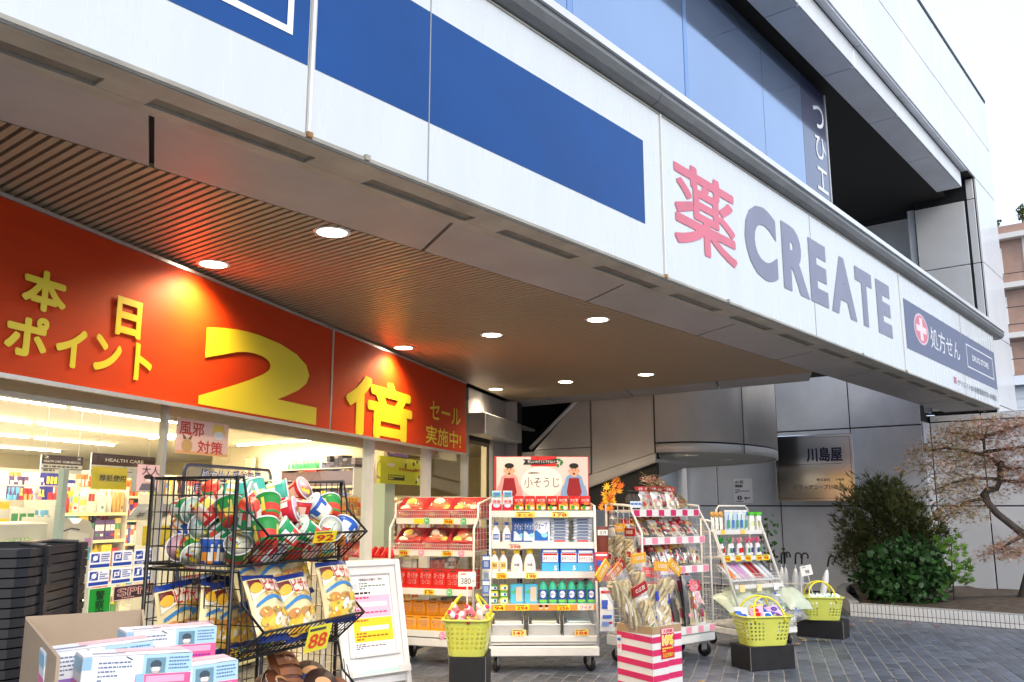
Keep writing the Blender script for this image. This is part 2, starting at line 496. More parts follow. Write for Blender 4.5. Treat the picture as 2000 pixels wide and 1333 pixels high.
b.build('terrace_ceiling', bld, rot=(0, 0, radians(BF)))
# glazing of the upper floor
M_up = mat('mirror_glass', (0.30, 0.39, 0.56), 0.06, metal=0.82, noise=0.05, nscale=0.6)
gx = [1.4, 3.1, 4.85, 6.64, 8.3, 9.40]
for i, (a, b_) in enumerate(zip(gx, gx[1:])):
    b = MB(); b.box(a + .004, b_ - .004, 3.42, 3.435, 3.9, 6.36, M_up); b.build('window_pane', bld, rot=(0, 0, radians(BF)))
    if i in (2, 3):
        b = MB(); b.box(a - .07, a - .006, 3.415, 3.44, 3.9, 6.36, mat('glass_fin', (0.20, 0.33, 0.58), 0.1, metal=0.5)); b.build('window_mullion', bld, rot=(0, 0, radians(BF)))
b = MB()
b.box(9.404, 10.17, 3.42, 3.435, 3.9, 6.36, mat('film_on_glass', (0.075, 0.085, 0.16), 0.12, metal=0.3, coat=0.5))
b.box(10.17, 10.19, 3.41, 3.45, 3.9, 6.36, M_pale)
b.build('window_pane', bld, rot=(0, 0, radians(BF)))
b = MB()
for i, ch in enumerate(('つ', 'ひ', 'エ', 'ト', 'ク')):
    b.text(ch, 9.92, 5.98 - i * .40, .34, .30, C(222, 226, 234), y=3.416, bold=.03)
b.build('window_lettering', bld, rot=(0, 0, radians(BF)))
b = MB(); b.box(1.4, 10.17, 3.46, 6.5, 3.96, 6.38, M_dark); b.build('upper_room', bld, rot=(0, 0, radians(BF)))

# --- canopy over the pavement
can = thing('entrance_canopy', 'deep canopy with slatted soffit and smooth grey edge panels above the pavement', 'canopy')
CZ = 2.83
slat = MB(); slat.box(-.0155, .0155, 0, 1, 0, .022, M_slat); slat_me = slat.mesh('slat')
for i in range(180):
    u = .42 + i * .05
    if u > 9.33: break
    b1 = (3.34 + .3987 * u) / .917
    o = link(slat_me, 'slat', can, wpos(BF, u, 3.466, CZ), (0, 0, radians(BF))); o.scale = (1, b1 - 3.466, 1)
b = MB()
b.prism([(-3, 3.47), (10.1, 3.47), (10.1, 9.0), (8.5, 9.0), (-3, 2.6)], CZ + .05, CZ + .06, M_dark)
b.box(-3, 10.1, 2.72, 9.0, CZ + .061, 3.9, M_dark)
b.box(10.1, 14.79, 2.72, 3.46, CZ + .05, 3.9, M_soff)
b.prism([(-3, 2.975), (9.3, 2.975), (9.3, 3.46), (-3, 3.46)], CZ + .03, CZ + .04, M_dark)
b.box(9.3, 14.79, 2.975, 3.455, CZ + .03, CZ + .04, M_dark)
b.build('canopy_deck', can, rot=(0, 0, radians(BF)))
def para(c, name, m=M_soff):
    b = MB(); b.prism(c, CZ, CZ + .025, m); return b.build(name, can, rot=(0, 0, radians(BF)))
js = [-1.77, -.13, 1.50, 3.13, 4.77, 6.42, 8.07, 9.73, 11.4, 13.05, 14.77]
for a, c in zip(js, js[1:]):
    e = .012
    sk0, sk1 = .26, (0.02 if c > 14.7 else .26)
    para([(a + e, 2.976), (c - e, 2.976), (c + sk1 - e, 3.455), (a + sk0 + e, 3.455)], 'soffit_panel')
# strip of soffit along the far edge (joints run with the shop front)
fb = [3.47, 4.62, 5.85, 7.1, 8.4]
for a, c in zip(fb, fb[1:]):
    para([(9.36, a + .012), (10.0, a + .012 + .28), (10.0, c - .012 + .28), (9.36, c - .012)], 'soffit_panel')
# edge strip with its row of light troughs
tr = [(.30, 1.25), (1.43, 2.14), (2.45, 3.14), (3.38, 4.05), (4.29, 4.97), (5.21, 5.88)]
x = 6.13
while x < 14.2: tr.append((x, x + .67)); x += .92
b = MB()
b.box(-3, 14.79, 2.715, 2.822, CZ - .006, CZ + .03, M_strip); b.box(-3, 14.79, 2.903, 2.972, CZ - .006, CZ + .03, M_strip)
prev = -3
for a, c in tr + [(14.79, 14.8)]:
    if a - prev > .02: b.box(prev, a, 2.823, 2.902, CZ - .0055, CZ + .03, M_strip)
    prev = c
b.build('edge_strip', can, rot=(0, 0, radians(BF)))
for a, c in tr:
    b = MB(); b.box(a, c, 2.824, 2.90, CZ + .006, CZ + .03, M_trough)
    b.box(a, a + .006, 2.824, 2.90, CZ - .004, CZ + .0055, M_strip); b.build('light_trough', can, rot=(0, 0, radians(BF)))
# gutter along the top of the sign
b = MB()
prof = [(2.62, 4.07), (2.615, 4.03), (2.64, 3.985), (2.70, 3.965), (2.80, 3.965), (2.80, 4.10), (2.64, 4.10)]
b.prism(prof, -3, 4.70, M_gut, axis='x'); b.prism([(y + .001, z - .001) for y, z in prof], 4.706, 15.3, M_gut, axis='x')
b.box(-3, 15.3, 2.60, 2.616, 4.07, 4.118, M_pale)
b.build('gutter', can, rot=(0, 0, radians(BF)))
# small inspection hatch and scuffs in the slatted soffit
b = MB(); b.box(6.3, 6.75, 6.35, 6.37, CZ - .004, CZ - .001, M_trough); b.build('access_hatch', can, rot=(0, 0, radians(BF)))

# --- fascia sign
sg = thing('fascia_sign', 'long white illuminated fascia sign with blue band and big grey lettering', 'shop sign')
R_BF = (0, 0, radians(BF))
sb = [-3.0, 2.0, 4.81, 10.03, 14.80]
for a, c in zip(sb, sb[1:]):
    b = MB(); b.box(a + .012, c - .012, 2.70, 2.78, CZ + .012, 3.955, M_sign); b.build('sign_panel', sg, rot=R_BF)
b = MB()
b.box(-3, 14.8, 2.712, 2.80, CZ, 3.96, M_white)
for a in (2.672, 7.42, 12.77): b.box(a - .003, a + .003, 2.697, 2.70, CZ + .015, 3.95, C(150, 154, 160))
for a in sb[1:-1]: b.box(a - .004, a + .009, 2.690, 2.705, CZ + .01, 3.95, M_white)
b.box(14.802, 14.83, 2.695, 2.80, CZ, 3.96, M_white)
b.box(-3, 14.8, 2.694, 2.699, CZ + .0, CZ + .016, M_strip); b.box(-3, 14.8, 2.694, 2.699, 3.945, 3.957, M_strip)
b.build('sign_frame', sg, rot=R_BF)
for a in sb[1:-1] + [2.3, 5.7, 8.6]:
    b = MB(); b.box(a - .010, a + .016, 2.682, 2.70, CZ + .002, CZ + .024, mat('rusty_bracket', (0.36, 0.20, 0.08), 0.7, metal=0.3, noise=0.5, nscale=30) if a in sb else M_strip); b.build('bracket', sg, rot=R_BF)
b = MB()
for a, c in ((-3, 1.985), (2.022, 2.668), (2.676, 4.585)): b.rect((a + c) / 2, 3.413, c - a, .555, M_blue, y=2.698)
b.build('blue_band', sg, rot=R_BF)
b = MB()
for x0, x1, z0, z1 in ((-2.4, 1.905, 3.232, 3.262), (-2.4, 1.905, 3.565, 3.595), (1.877, 1.905, 3.262, 3.565), (-2.4, -2.37, 3.262, 3.565)):
    b.rect((x0 + x1) / 2, (z0 + z1) / 2, x1 - x0, z1 - z0, WHITE, y=2.6955)
b.text('DRUG STORE', -.3, 3.41, 2.4, .17, WHITE, y=2.695, bold=.02)
b.build('blue_band_print', sg, rot=R_BF)
b = MB(); b.text('薬', 5.425, 3.415, .94, .615, M_fred, y=2.696, bold=0, heavy=.012); b.build('kanji_lettering', sg, rot=R_BF)
b = MB()
# heavy geometric capitals
for ch, cx, w in (('C', 6.35, .60), ('R', 7.04, .56), ('E', 7.56, .42), ('A', 8.19, .68), ('T', 8.80, .50), ('E', 9.42, .46)):
    z = 3.435
    b.text(ch, cx, z, w, .575 if ch != 'C' else .60, M_fade, y=2.696, bold=.055)
b.build('capital_lettering', sg, rot=R_BF)
b = MB()
b.rect(11.455, 3.405, 2.59, .57, M_navy, y=2.697); b.rect(13.79, 3.405, 2.02, .57, M_navy, y=2.697)
b.disc(10.80, 3.43, .30, .185, C(206, 190, 204), y=2.6955, n=28); b.disc(10.80, 3.43, .265, .163, M_fred, y=2.695, n=28)
b.rect(10.80, 3.43, .12, .27, C(226, 210, 216), y=2.6945); b.rect(10.80, 3.43, .42, .075, C(226, 210, 216), y=2.694)
b.text('処方せん', 11.88, 3.40, 1.42, .27, C(214, 218, 228), y=2.695, bold=.018)
for x0, x1, z0, z1 in ((12.98, 14.62, 3.25, 3.268), (12.98, 14.62, 3.56, 3.578), (12.98, 13.01, 3.268, 3.56), (14.59, 14.62, 3.268, 3.56)):
    b.rect((x0 + x1) / 2, (z0 + z1) / 2, x1 - x0, z1 - z0, C(214, 218, 228), y=2.695)
b.text('DRUG STORE', 13.8, 3.42, 1.0, .085, C(214, 218, 228), y=2.695, bold=.03)
b.text('薬', 12.22, 2.985, .17, .085, M_fred, y=2.695, bold=.02)
b.text('クリエイトSD 新宿若松町店 4月開店', 13.50, 2.975, 2.3, .082, C(110, 112, 128), y=2.695, bold=.01)
b.build('prescription_print', sg, rot=R_BF)

# --- downlights
def downlight(s, q, label, en=50):
    t = thing('downlight', label, 'downlight', wpos(SF, s, q, CZ - .004), 0, 'round downlights in the canopy soffit')
    b = MB(); b.lathe([(.078, .0), (.098, .0), (.100, .004), (.078, .006)], M_white, 24); b.build('trim_ring', t)
    b = MB(); b.lathe([(.0001, -.001), (.078, -.001)], M_lens, 24); b.build('lens', t)
    l = bpy.data.lights.new('lamp', 'SPOT'); l.energy = en; l.color = (1.0, .66, .34) if en > 60 else (1.0, .80, .56); l.spot_size = radians(155); l.spot_blend = .7; l.shadow_soft_size = .07
    lo = bpy.data.objects.new('lamp', l); lo.location = (0, 0, -.02); lo.parent = t; col.objects.link(lo)
for s, r, lb, *en in ((4.03, 2.15, 'large bright round downlight nearest the fascia, in the slatted soffit'),
                 (4.40, 3.13, 'round downlight glowing over the left half of the red banner', 74),
                 (6.61, 1.20, 'round downlight alone near the smooth soffit edge, mid canopy'),
                 (6.98, 2.18, 'round downlight in the middle of the second row of the canopy'),
                 (7.34, 3.14, 'round downlight glowing over the right half of the red banner', 74),
                 (9.95, 2.20, 'round downlight in the middle of the row nearest the stair wall'),
                 (9.63, 1.22, 'rightmost round downlight of the row nearest the stair wall'),
                 (10.36, 3.18, 'small round downlight beside the end of the red banner, near the pillar', 34)):
    downlight(s, r, lb, *en)

# --- red banner over the shop front
R_SF = (0, 0, radians(SF))
ban = thing('sale_banner', 'long red banner with yellow point-sale lettering hung over the shop window', 'banner')
M_red = mat('banner_cloth', (0.50, 0.040, 0.003), 0.6, spec=.2, noise=0.07, nscale=2.5, bump=0.05, bscale=5, stretch=(1, 1, 7))
M_yel = mat('banner_yellow', (0.72, 0.62, 0.02), 0.45)
for a, c in ((.6, 6.225), (6.255, 9.52)):
    b = MB(); n = int((c - a) / .16)
    vs = []; fs = []
    for i in range(n + 1):
        x = a + (c - a) * i / n
        for jj, (z, yy) in enumerate(((2.785, 3.285), (2.5, 3.283), (2.2, 3.279), (1.99, 3.276))):
            vs.append((x, yy + .0012 * sin(x * 2.3 + jj), z))
    for i in range(n):
        for jj in range(3): fs.append((i * 4 + jj, i * 4 + jj + 1, i * 4 + 5 + jj, i * 4 + 4 + jj))
    b.add(vs, fs, M_red, True)
    b.add([(x, y + .006, z) for x, y, z in vs], [f[::-1] for f in fs], M_red, True)
    b.build('banner_cloth', ban, rot=R_SF)
b = MB()
b.box(.6, 9.53, 3.275, 3.30, 2.787, 2.806, M_alu); b.box(.6, 9.53, 3.266, 3.29, 1.968, 1.988, M_alu)
b.box(6.228, 6.252, 3.277, 3.29, 1.989, 2.786, M_alu)
b.build('banner_rail', ban, rot=R_SF)
b = MB()
Y_ = 3.2725
b.text('本', 3.305, 2.41, .27, .20, M_yel, y=Y_, bold=0, heavy=.009); b.text('日', 3.89, 2.40, .20, .21, M_yel, y=Y_, bold=0, heavy=.010)
for ch, cx, cz, w, h in (('ポ', 3.225, 2.18, .25, .20), ('イ', 3.50, 2.17, .20, .20), ('ン', 3.755, 2.18, .20, .19), ('ト', 4.03, 2.175, .145, .205)):
    b.text(ch, cx, cz, w, h, M_yel, y=Y_, bold=0, heavy=.009)
b.text('2', 5.27, 2.275, 1.46, .54, M_yel, y=Y_, bold=.05)
b.text('倍', 7.19, 2.25, 1.42, .52, M_yel, y=Y_, bold=0, heavy=.025)
b.text('セール', 8.84, 2.375, .94, .19, M_yel, y=Y_, bold=.03); b.text('実施中!', 8.80, 2.115, 1.06, .19, M_yel, y=Y_, bold=.03)
b.build('banner_lettering', ban, rot=R_SF)

# --- stair wall, rounded landing and pillar at the far end
st = thing('outdoor_staircase', 'brown lit stair wall with rounded landing behind the carts', 'staircase')
R_WF = (0, 0, radians(WF))
UW = 10.05
M_st = mat('stair_panel', (0.50, 0.49, 0.49), 0.42, metal=0.08, noise=0.10, nscale=1.5, coat=0.12)
def stp(pts, name='stair_panel', d=.04, y=UW, m=M_st):
    b = MB(); b.prism(pts, y, y + d, m, axis='y'); return b.build(name, st, rot=R_WF)
zt = 4.2
stp([(-7.88 + .03, 2.20), (-6.89, 2.20), (-6.89, 2.9), (-7.02, 2.9)])                    # parapet panels
stp([(-8.78, 1.33), (-8.30, 1.33), (-7.88, 1.62), (-7.88, 2.17), (-8.19, 2.17), (-8.78, 2.17)])
stp([(-7.87, 1.60), (-6.89, 1.82 + .02), (-6.89, 2.19), (-7.87, 2.19)])
stp([(-6.86, 1.83), (-5.85, 2.09), (-5.85, zt), (-6.86, zt)])
stp([(-7.02, 2.93), (-6.89, 2.93), (-6.89, zt), (-7.02, zt)])
b = MB()                                                                                  # sloping stringer and flight underside
b.prism([(-8.9, 1.10), (-5.85, 1.98), (-5.85, 2.075), (-8.9, 1.30)], UW - .03, UW - .002, M_st, axis='y'); b.build('stringer', st, rot=R_WF)
b = MB(); b.prism([(-8.9, 1.06), (-5.85, 1.96), (-5.85, 2.0), (-8.9, 1.10)], UW - .025, 11.05, mat('stair_soffit', (0.42, 0.42, 0.40), 0.7, noise=0.08), axis='y'); b.build('flight_soffit', st, rot=R_WF)
b = MB(); b.tube([(-7.93, UW - .012, 2.22), (-7.04, UW - .012, 2.90)], .028, M_pale, 6); b.build('handrail', st, rot=R_WF)
b = MB(); b.box(-8.95, -5.87, UW + .05, UW + .09, 1.35, 2.15, M_joint); b.box(-6.9, -5.87, UW + .05, UW + .09, 2.15, zt, M_joint)
b.prism([(-7.9, 2.15), (-6.85, 2.15), (-6.85, 2.9), (-6.98, 2.9)], UW + .045, UW + .085, M_joint, axis='y')
b.box(-8.9, -6.9, 12.4, 12.5, 2.0, 3.6, M_dark); b.box(-9.0, -8.9, 10.2, 12.5, 2.0, 3.6, M_dark); b.box(-8.9, -5.9, 10.15, 12.4, 3.5, 3.6, M_dark)
b.box(-7.42, -7.40, UW + .3, UW + .34, 2.2, 3.4, M_joint)
b.build('stair_backing', st, rot=R_WF)
# rounded landing
ctl = [(-5.85, 10.05), (-5.55, 10.06), (-5.30, 10.22), (-5.10, 10.75), (-5.04, 11.4), (-5.12, 12.1), (-5.35, 12.8), (-5.80, 13.5), (-6.6, 14.05), (-7.7, 14.45), (-8.4, 14.84)]
def smooth(c, it=2):
    for _ in range(it):
        o = [c[0]]
        for p, q in zip(c, c[1:]):
            o += [(p[0] * .75 + q[0] * .25, p[1] * .75 + q[1] * .25), (p[0] * .25 + q[0] * .75, p[1] * .25 + q[1] * .75)]
        c = o + [c[-1]]
    return c
cv = smooth(ctl)
def cyl_band(z0, z1, i0, i1, m, name, off=0.0):
    b = MB(); vs = []
    seg = cv[i0:i1 + 1]
    for x, y in seg: vs += [(x + off, y - off, z0), (x + off, y - off, z1)]
    b.add(vs, [(2 * i, 2 * i + 2, 2 * i + 3, 2 * i + 1) for i in range(len(seg) - 1)], m, True)
    o = b.build(name, st, rot=R_WF)
    md = o.modifiers.new('thickness', 'SOLIDIFY'); md.thickness = .03; md.offset = 0
    return o
n = len(cv) - 1
ksplit = min(range(n), key=lambda i: abs(cv[i][1] - 11.0))
for i0, i1 in ((0, ksplit), (ksplit, n)):
    cyl_band(2.215, zt, i0, i1, M_st, 'landing_panel'); cyl_band(2.08, 2.195, i0, i1, M_st, 'landing_trim')
cyl_band(2.09, zt, 0, n, M_joint, 'landing_core', off=-.03)
b = MB()
b.add([(cv[ksplit][0] + .016, cv[ksplit][1] + d, z) for d in (-.012, .012) for z in (2.08, zt)], [(0, 2, 3, 1)], M_joint)
b.build('landing_joint', st, rot=R_WF)
b = MB(); b.tube([(-5.862, UW - .006, 2.05), (-5.862, UW - .006, zt)], .012, M_joint, 4)
b.build('landing_joint', st, rot=R_WF)
b = MB(); b.add([(x - .02, y + .01, 2.10) for x, y in cv] + [(x - .02, y + .01, 2.13) for x, y in cv], [tuple(range(len(cv))), tuple(range(2 * len(cv) - 1, len(cv) - 1, -1))], mat('landing_soffit', (0.40, 0.40, 0.38), 0.6)); b.build('landing_soffit', st, rot=R_WF)
for x, y, lb in ((-5.95, 11.2, 'upper of two small lamps under the rounded landing'), (-6.1, 12.6, 'lower of two small lamps under the rounded landing')):
    t = thing('landing_lamp', lb, 'downlight', wpos(WF, x, y, 2.095), 0, 'lamps under the landing')
    b = MB(); b.lathe([(.07, 0), (.09, 0), (.09, .006)], M_white, 18); b.build('trim_ring', t)
    b = MB(); b.lathe([(.0001, .001), (.07, .001)], M_lens, 18); b.build('lens', t)
    l = bpy.data.lights.new('lamp', 'SPOT'); l.energy = 26; l.color = (1.0, .84, .64); l.spot_size = radians(160); l.spot_blend = .8; l.shadow_soft_size = .06
    lo = bpy.data.objects.new('lamp', l); lo.location = (0, 0, -.02); lo.parent = t; col.objects.link(lo)
b = MB(); b.bbox(-8.30, -7.98, 14.45, 14.8, 0, 2.1, M_pale, .01); b.build('landing_pillar', st, rot=R_WF)

pl = thing('corner_pillar', 'panelled pillar and steel door header at the end of the banner', 'pillar')
for s0, s1 in ((10.02, 10.55), (10.57, 11.0), (11.02, 11.6)):
    b = MB(); b.bbox(s0, s1, 3.42, 3.47, 2.5 if s0 < 11 else 0, 2.82, M_soff, .004); b.build('pillar_panel', pl, rot=R_SF)
b = MB(); b.bbox(11.605, 11.64, 3.26, 3.47, 0, 2.82, M_soff, .004); b.build('pillar_panel', pl, rot=R_SF)
b = MB(); b.box(10.0, 11.95, 3.475, 3.7, 2.2, 2.82, M_joint); b.box(11.645, 11.95, 3.28, 3.7, 0, 2.82, M_joint); b.build('pillar_core', pl, rot=R_SF)
b = MB(); b.bbox(9.95, 11.58, 3.18, 3.415, 2.24, 2.50, M_alu, .01); b.build('door_header', pl, rot=R_SF)
b = MB(); b.box(9.5, 12, 3.72, 3.8, 2.4, 2.86, M_joint); b.build('header_wall', pl, rot=R_SF)

# --- planter with tiled kerb
plt_ = thing('planter', 'raised planting bed edged with small white kerb tiles by the grey wall', 'planter')
KX, KY, KH = -4.12, 11.85, .165
M_kt = mat('white_kerb_tile', (0.72, 0.72, 0.71), 0.25, noise=0.06, nscale=14)
ktm = {}
for nm, h in (('a', .098), ('b', .052)):
    b = MB(); b.bbox(-.0215, .0215, -.006, 0, 0, h, M_kt, .003); ktm[nm] = b.mesh('kerb_tile')
for i in range(104):
    x = KX + .03 + i * .0495
    for nm, z in (('b', .004), ('a', .062)):
        o = link(ktm[nm], 'kerb_tile', plt_, wpos(WF, x, KY + .002, z), (random.uniform(-.01, .01), 0, radians(WF) + random.uniform(-.02, .02)))
arc = [(KX, KY), (KX - .12, KY + .35), (KX - .42, KY + .95), (KX - .85, KY + 1.9), (KX - 1.12, 14.84)]
arc2 = smooth(arc, 2)
b = MB()
inner = [(x + .13, y + .12 if i == 0 else y) for i, (x, y) in enumerate(arc2)]
for i in range(len(arc2) - 1):
    p, q = arc2[i], arc2[i + 1]; pi_, qi = inner[i], inner[i + 1]
    vs = [(p[0], p[1], 0), (q[0], q[1], 0), (qi[0], qi[1], 0), (pi_[0], pi_[1], 0)]
    vs = vs + [(x, y, KH) for x, y, z in vs]
    b.add(vs, [(0, 4, 5, 1), (4, 7, 6, 5), (3, 2, 6, 7), (0, 3, 7, 4)], M_conc)
b.quad((KX, KY - .0008, .002), (3.2, KY - .0008, .002), (3.2, KY - .0008, KH - .003), (KX, KY - .0008, KH - .003), mat('dark_grout', (.10, .10, .10), .9))
b.prism([(KX, KY), (3.2, KY), (3.2, KY + .12), (KX + .13, KY + .12)], 0, KH, M_conc)
b.build('kerb', plt_, rot=R_WF)
b = MB(); nx, ny = 60, 26; vs = []; fs = []
from mathutils import noise as mn
for j in range(ny + 1):
    for i in range(nx + 1):
        y = KY + .1 + (15.28 - KY - .1) * j / ny
        xl = KX - 1.12 * min(1, max(0, (y - KY) / 3)) ** 1.2 + .1
        x = xl + (3.2 - xl) * i / nx
        z = .135 + .035 * mn.noise(Vector((x * 2.2, y * 2.2, 0))) + .02 * mn.noise(Vector((x * 8, y * 8, 3)))
        z += .13 * math.exp(-((x + 2.35) ** 2 / .5 + (y - 13.0) ** 2 / .6)) + .03 * j / ny
        vs.append((x, y, z))
for j in range(ny):
    for i in range(nx): a = j * (nx + 1) + i; fs.append((a, a + 1, a + nx + 2, a + nx + 1))
b.add(vs, fs, M_soil, True); b.build('soil', plt_, rot=R_WF)

# trodden gum and drip stains on the paving
b = MB(); rs = random.Random(8)
for i in range(150):
    s_, q_ = rs.uniform(5.5, 13), rs.uniform(-3.2, 3.0); r_ = rs.uniform(.008, .026)
    b.add([(s_ + r_ * (1 + .35 * sin(k * 2.1 + i)) * cos(k * .7854), q_ + r_ * (1 + .3 * cos(k * 1.7 + i)) * sin(k * .7854), .0011) for k in range(8)], [tuple(range(8))], mat('trodden_gum', (.030, .032, .037), .7) if i % 3 else mat('pale_spot', (.17, .175, .185), .8))
o = b.build('gum_spots', pavement); o['kind'] = 'stuff'

# ------------------------------------------------------------------ shop interior behind the glass
room = thing('shop_interior', 'bright cream shop room with ceiling and floor behind the glass front', 'shop room')
b = MB(); b.box(.2, 21, 3.5, 17, -.004, .002, mat('shop_floor', (0.62, 0.58, 0.50), 0.25, noise=0.05)); b.build('shop_floor', room, rot=R_SF)
b = MB(); b.box(.2, 21, 3.62, 17, 2.60, 2.64, M_ceil); b.build('shop_ceiling', room, rot=R_SF)
b = MB(); b.box(.2, 21, 17, 17.1, 0, 2.6, M_cream); b.box(.1, .2, 3.5, 17, 0, 2.6, M_cream); b.box(21, 21.1, 3.5, 17, 0, 2.6, M_cream)
b.box(12.0, 21, 3.82, 3.9, 0, 2.6, M_cream)
b.box(.2, 10.02, 3.56, 3.62, 1.93, 2.66, M_cream)
b.build('shop_wall', room, rot=R_SF)
# slanted cream partition across the room
p0, p1 = Vector((16.1, 10.6)), Vector((14.2, 6.4))
dd = (p1 - p0).normalized(); nn = Vector((-dd.y, dd.x))
b = MB(); b.prism([tuple(p0 - dd * .9), tuple(p1), tuple(p1 + nn * .1), tuple(p0 - dd * .9 + nn * .1)], 0, 2.6, M_cream); b.build('partition_wall', room, rot=R_SF)
# ceiling tubes
def tube_light(s0, q0, s1, q1, label):
    a = math.atan2(q1 - q0, s1 - s0); L = math.hypot(s1 - s0, q1 - q0)
    t = thing('ceiling_light', label, 'ceiling light', wpos(SF, (s0 + s1) / 2, (q0 + q1) / 2, 2.575), radians(SF) + a, 'fluorescent tubes on the shop ceiling')
    b = MB(); b.box(-L/2, L/2, -.05, .05, .012, .025, M_white); b.build('batten', t)
    b = MB(); b.tube([(-L/2 + .02, 0, -.005), (L/2 - .02, 0, -.005)], .017, M_tube, 6); b.build('tube', t)
    l = bpy.data.lights.new('lamp', 'AREA'); l.shape = 'RECTANGLE'; l.size = L; l.size_y = .10; l.energy = 12 * L; l.color = (1.0, .91, .73)
    lo = bpy.data.objects.new('lamp', l); lo.location = (0, 0, -.03); lo.parent = t; col.objects.link(lo)
rows = [('second row from the window', 6.6, [(5.2, 7.2)]), ('row above the health care signs', 8.05, [(6.0, 8.62), (8.70, 10.75)]), ('next row behind', 10.1, [(7.6, 10.2), (10.3, 13.4)]), ('third row in', 12.3, [(10.2, 12.4), (12.5, 14.5)]), ('row deepest in the shop', 14.8, [(12.6, 15.8)])]
for nm, q, segs in rows:
    for i, (a, c) in enumerate(segs):
        tube_light(a, q, c, q, ('%s long fluorescent tube in the %s' % (('nearer' if i == 0 else 'farther') if len(segs) > 1 else 'single', nm)))
tube_light(15.2, 10.0, 14.15, 7.5, 'slanting fluorescent tube close to the cream partition')
tube_light(13.1, 10.4, 12.3, 8.4, 'slanting fluorescent tube in front of the cream partition')
tube_light(11.6, 6.4, 10.9, 4.7, 'slanting fluorescent tube above the shelf with green bottles')
tube_light(9.2, 5.4, 7.6, 5.4, 'fluorescent tube just inside the doorway')
tube_light(5.4, 4.9, 3.4, 4.9, 'fluorescent tube just inside the window on the left')

# glass front
front = thing('glass_shopfront', 'frameless shop window panes with thin steel posts under the banner', 'shop front')
for a, c in ((.3, 4.46), (4.49, 5.94), (5.955, 7.30), (8.78, 9.98)):
    b = MB(); b.box(a, c, 3.452, 3.460, .08, 2.62, M_glass); b.build('window_pane', front, rot=R_SF)
b = MB(); b.box(4.463, 4.487, 3.43, 3.475, .06, 2.66, M_alu); b.build('post', front, rot=R_SF)
b = MB(); b.box(7.30, 7.36, 3.41, 3.50, .0, 2.66, M_white); b.build('post', front, rot=R_SF)
b = MB(); b.box(8.70, 8.78, 3.41, 3.50, .0, 2.66, M_white); b.build('post', front, rot=R_SF)
b = MB(); b.box(9.98, 10.02, 3.41, 3.50, .0, 2.66, M_alu); b.build('post', front, rot=R_SF)
b = MB(); b.box(.3, 7.30, 3.42, 3.49, .0, .08, M_alu); b.build('sill', front, rot=R_SF)

# shelving with goods
def rc(rr, pal): return rr.choice(pal)
WARM = [C(238, 214, 60), C(236, 180, 70), C(230, 120, 60), C(214, 60, 50), C(244, 236, 210), C(250, 246, 236), C(190, 150, 90), C(120, 70, 50)]
COOL = [C(240, 236, 226), C(60, 110, 200), C(50, 50, 140), C(110, 180, 220), C(216, 214, 214), C(230, 120, 140), C(100, 70, 120), C(230, 180, 110), C(206, 50, 50), C(240, 206, 60), C(70, 150, 90)]
MIXP = WARM + COOL
M_shelf = mat('shelf_metal', (0.72, 0.68, 0.58), 0.45)
def shelving(label, s, q, rot, W, D, H, levels, pal, seed, bh=(.6, .95), bw=(.035, .085), group='gondola shelving in the shop'):
    rr = random.Random(seed)
    t = thing('store_shelf', label, 'shelf', wpos(SF, s, q, .002), radians(SF) + rot, group)
    b = MB(); b.box(0, W, D - .03, D, 0, H, M_shelf); b.box(0, .02, 0, D - .03, 0, H, M_shelf); b.box(W - .02, W, 0, D - .03, 0, H, M_shelf); b.build('shelf_frame', t)
    for i in range(levels):
        z = .12 + (H - .12) * i / levels; step = (H - .12) / levels
        b = MB(); b.box(.022, W - .022, .0, D - .032, z - .02, z, M_shelf); b.rect(W / 2, z - .012, W - .06, .034, C(236, 226, 170), y=-.003); b.build('shelf_board', t)
        g = MB(); x = .03
        for dq in (0.16, .012):
            x = .03
            while x < W - .06:
                w = rr.uniform(*bw); m = rc(rr, pal); m2 = rc(rr, pal); h = step * rr.uniform(*bh)
                for k in range(rr.randint(1, 4)):
                    if x + w > W - .03: break
                    d0 = dq + rr.uniform(0, .03)
                    if rr.random() < .72:
                        g.box(x + .002, x + w - .002, d0, d0 + .11, z + .001, z + h, m)
                        g.rect(x + w / 2, z + h * .62, w * .8, h * .3, m2, y=d0 - .001)
                        g.rect(x + w / 2, z + h * .25, w * .55, h * .12, rc(rr, pal), y=d0 - .001)
                    else:
                        g.push(T((x + w / 2, d0 + w / 2, z + .001))); g.lathe([(w * .45, 0), (w * .45, h * .7), (w * .2, h * .85), (w * .2, h)], [m, m2, m2], 8); g.pop()
                    x += w
                x += rr.uniform(0, .01)
        o = g.build('shelf_goods', t); o['kind'] = 'stuff'
    return t
shelving('long shelf of medicines seen under the health care signs', 5.2, 7.2, 0, 3.6, .45, 1.62, 5, COOL + WARM[4:6], 1)
shelving('shelf of blue and white packs deep on the left', 4.2, 5.9, 0, 2.2, .45, 1.45, 5, COOL, 2)
shelving('shelf of small purple and brown boxes beside the window post', 6.6, 4.9, 0, 1.9, .4, 1.5, 6, COOL[2:] + WARM[6:], 3)
shelving('tall shelf behind the brown hanging signs', 8.4, 9.4, 0, 4.2, .45, 1.9, 5, MIXP, 4)
shelving('orange topped shelf far behind the cold remedy poster', 12.6, 10.9, 0, 3.0, .45, 2.0, 5, WARM, 5)
ws = shelving('wall shelf holding drinks with dark boxes on top, along the cream partition', 14.72, 8.72, radians(-114), 2.1, .42, 2.06, 6, WARM + COOL[:2], 6, bw=(.06, .10))
shelving('yellow filled shelf inside the window right of the black rack', 8.6, 4.4, radians(-20), 2.2, .4, 1.52, 6, WARM, 7)
shelving('shelf of snacks just inside the doorway', 10.7, 4.9, radians(-40), 1.4, .4, 1.35, 6, WARM + [RED], 8)
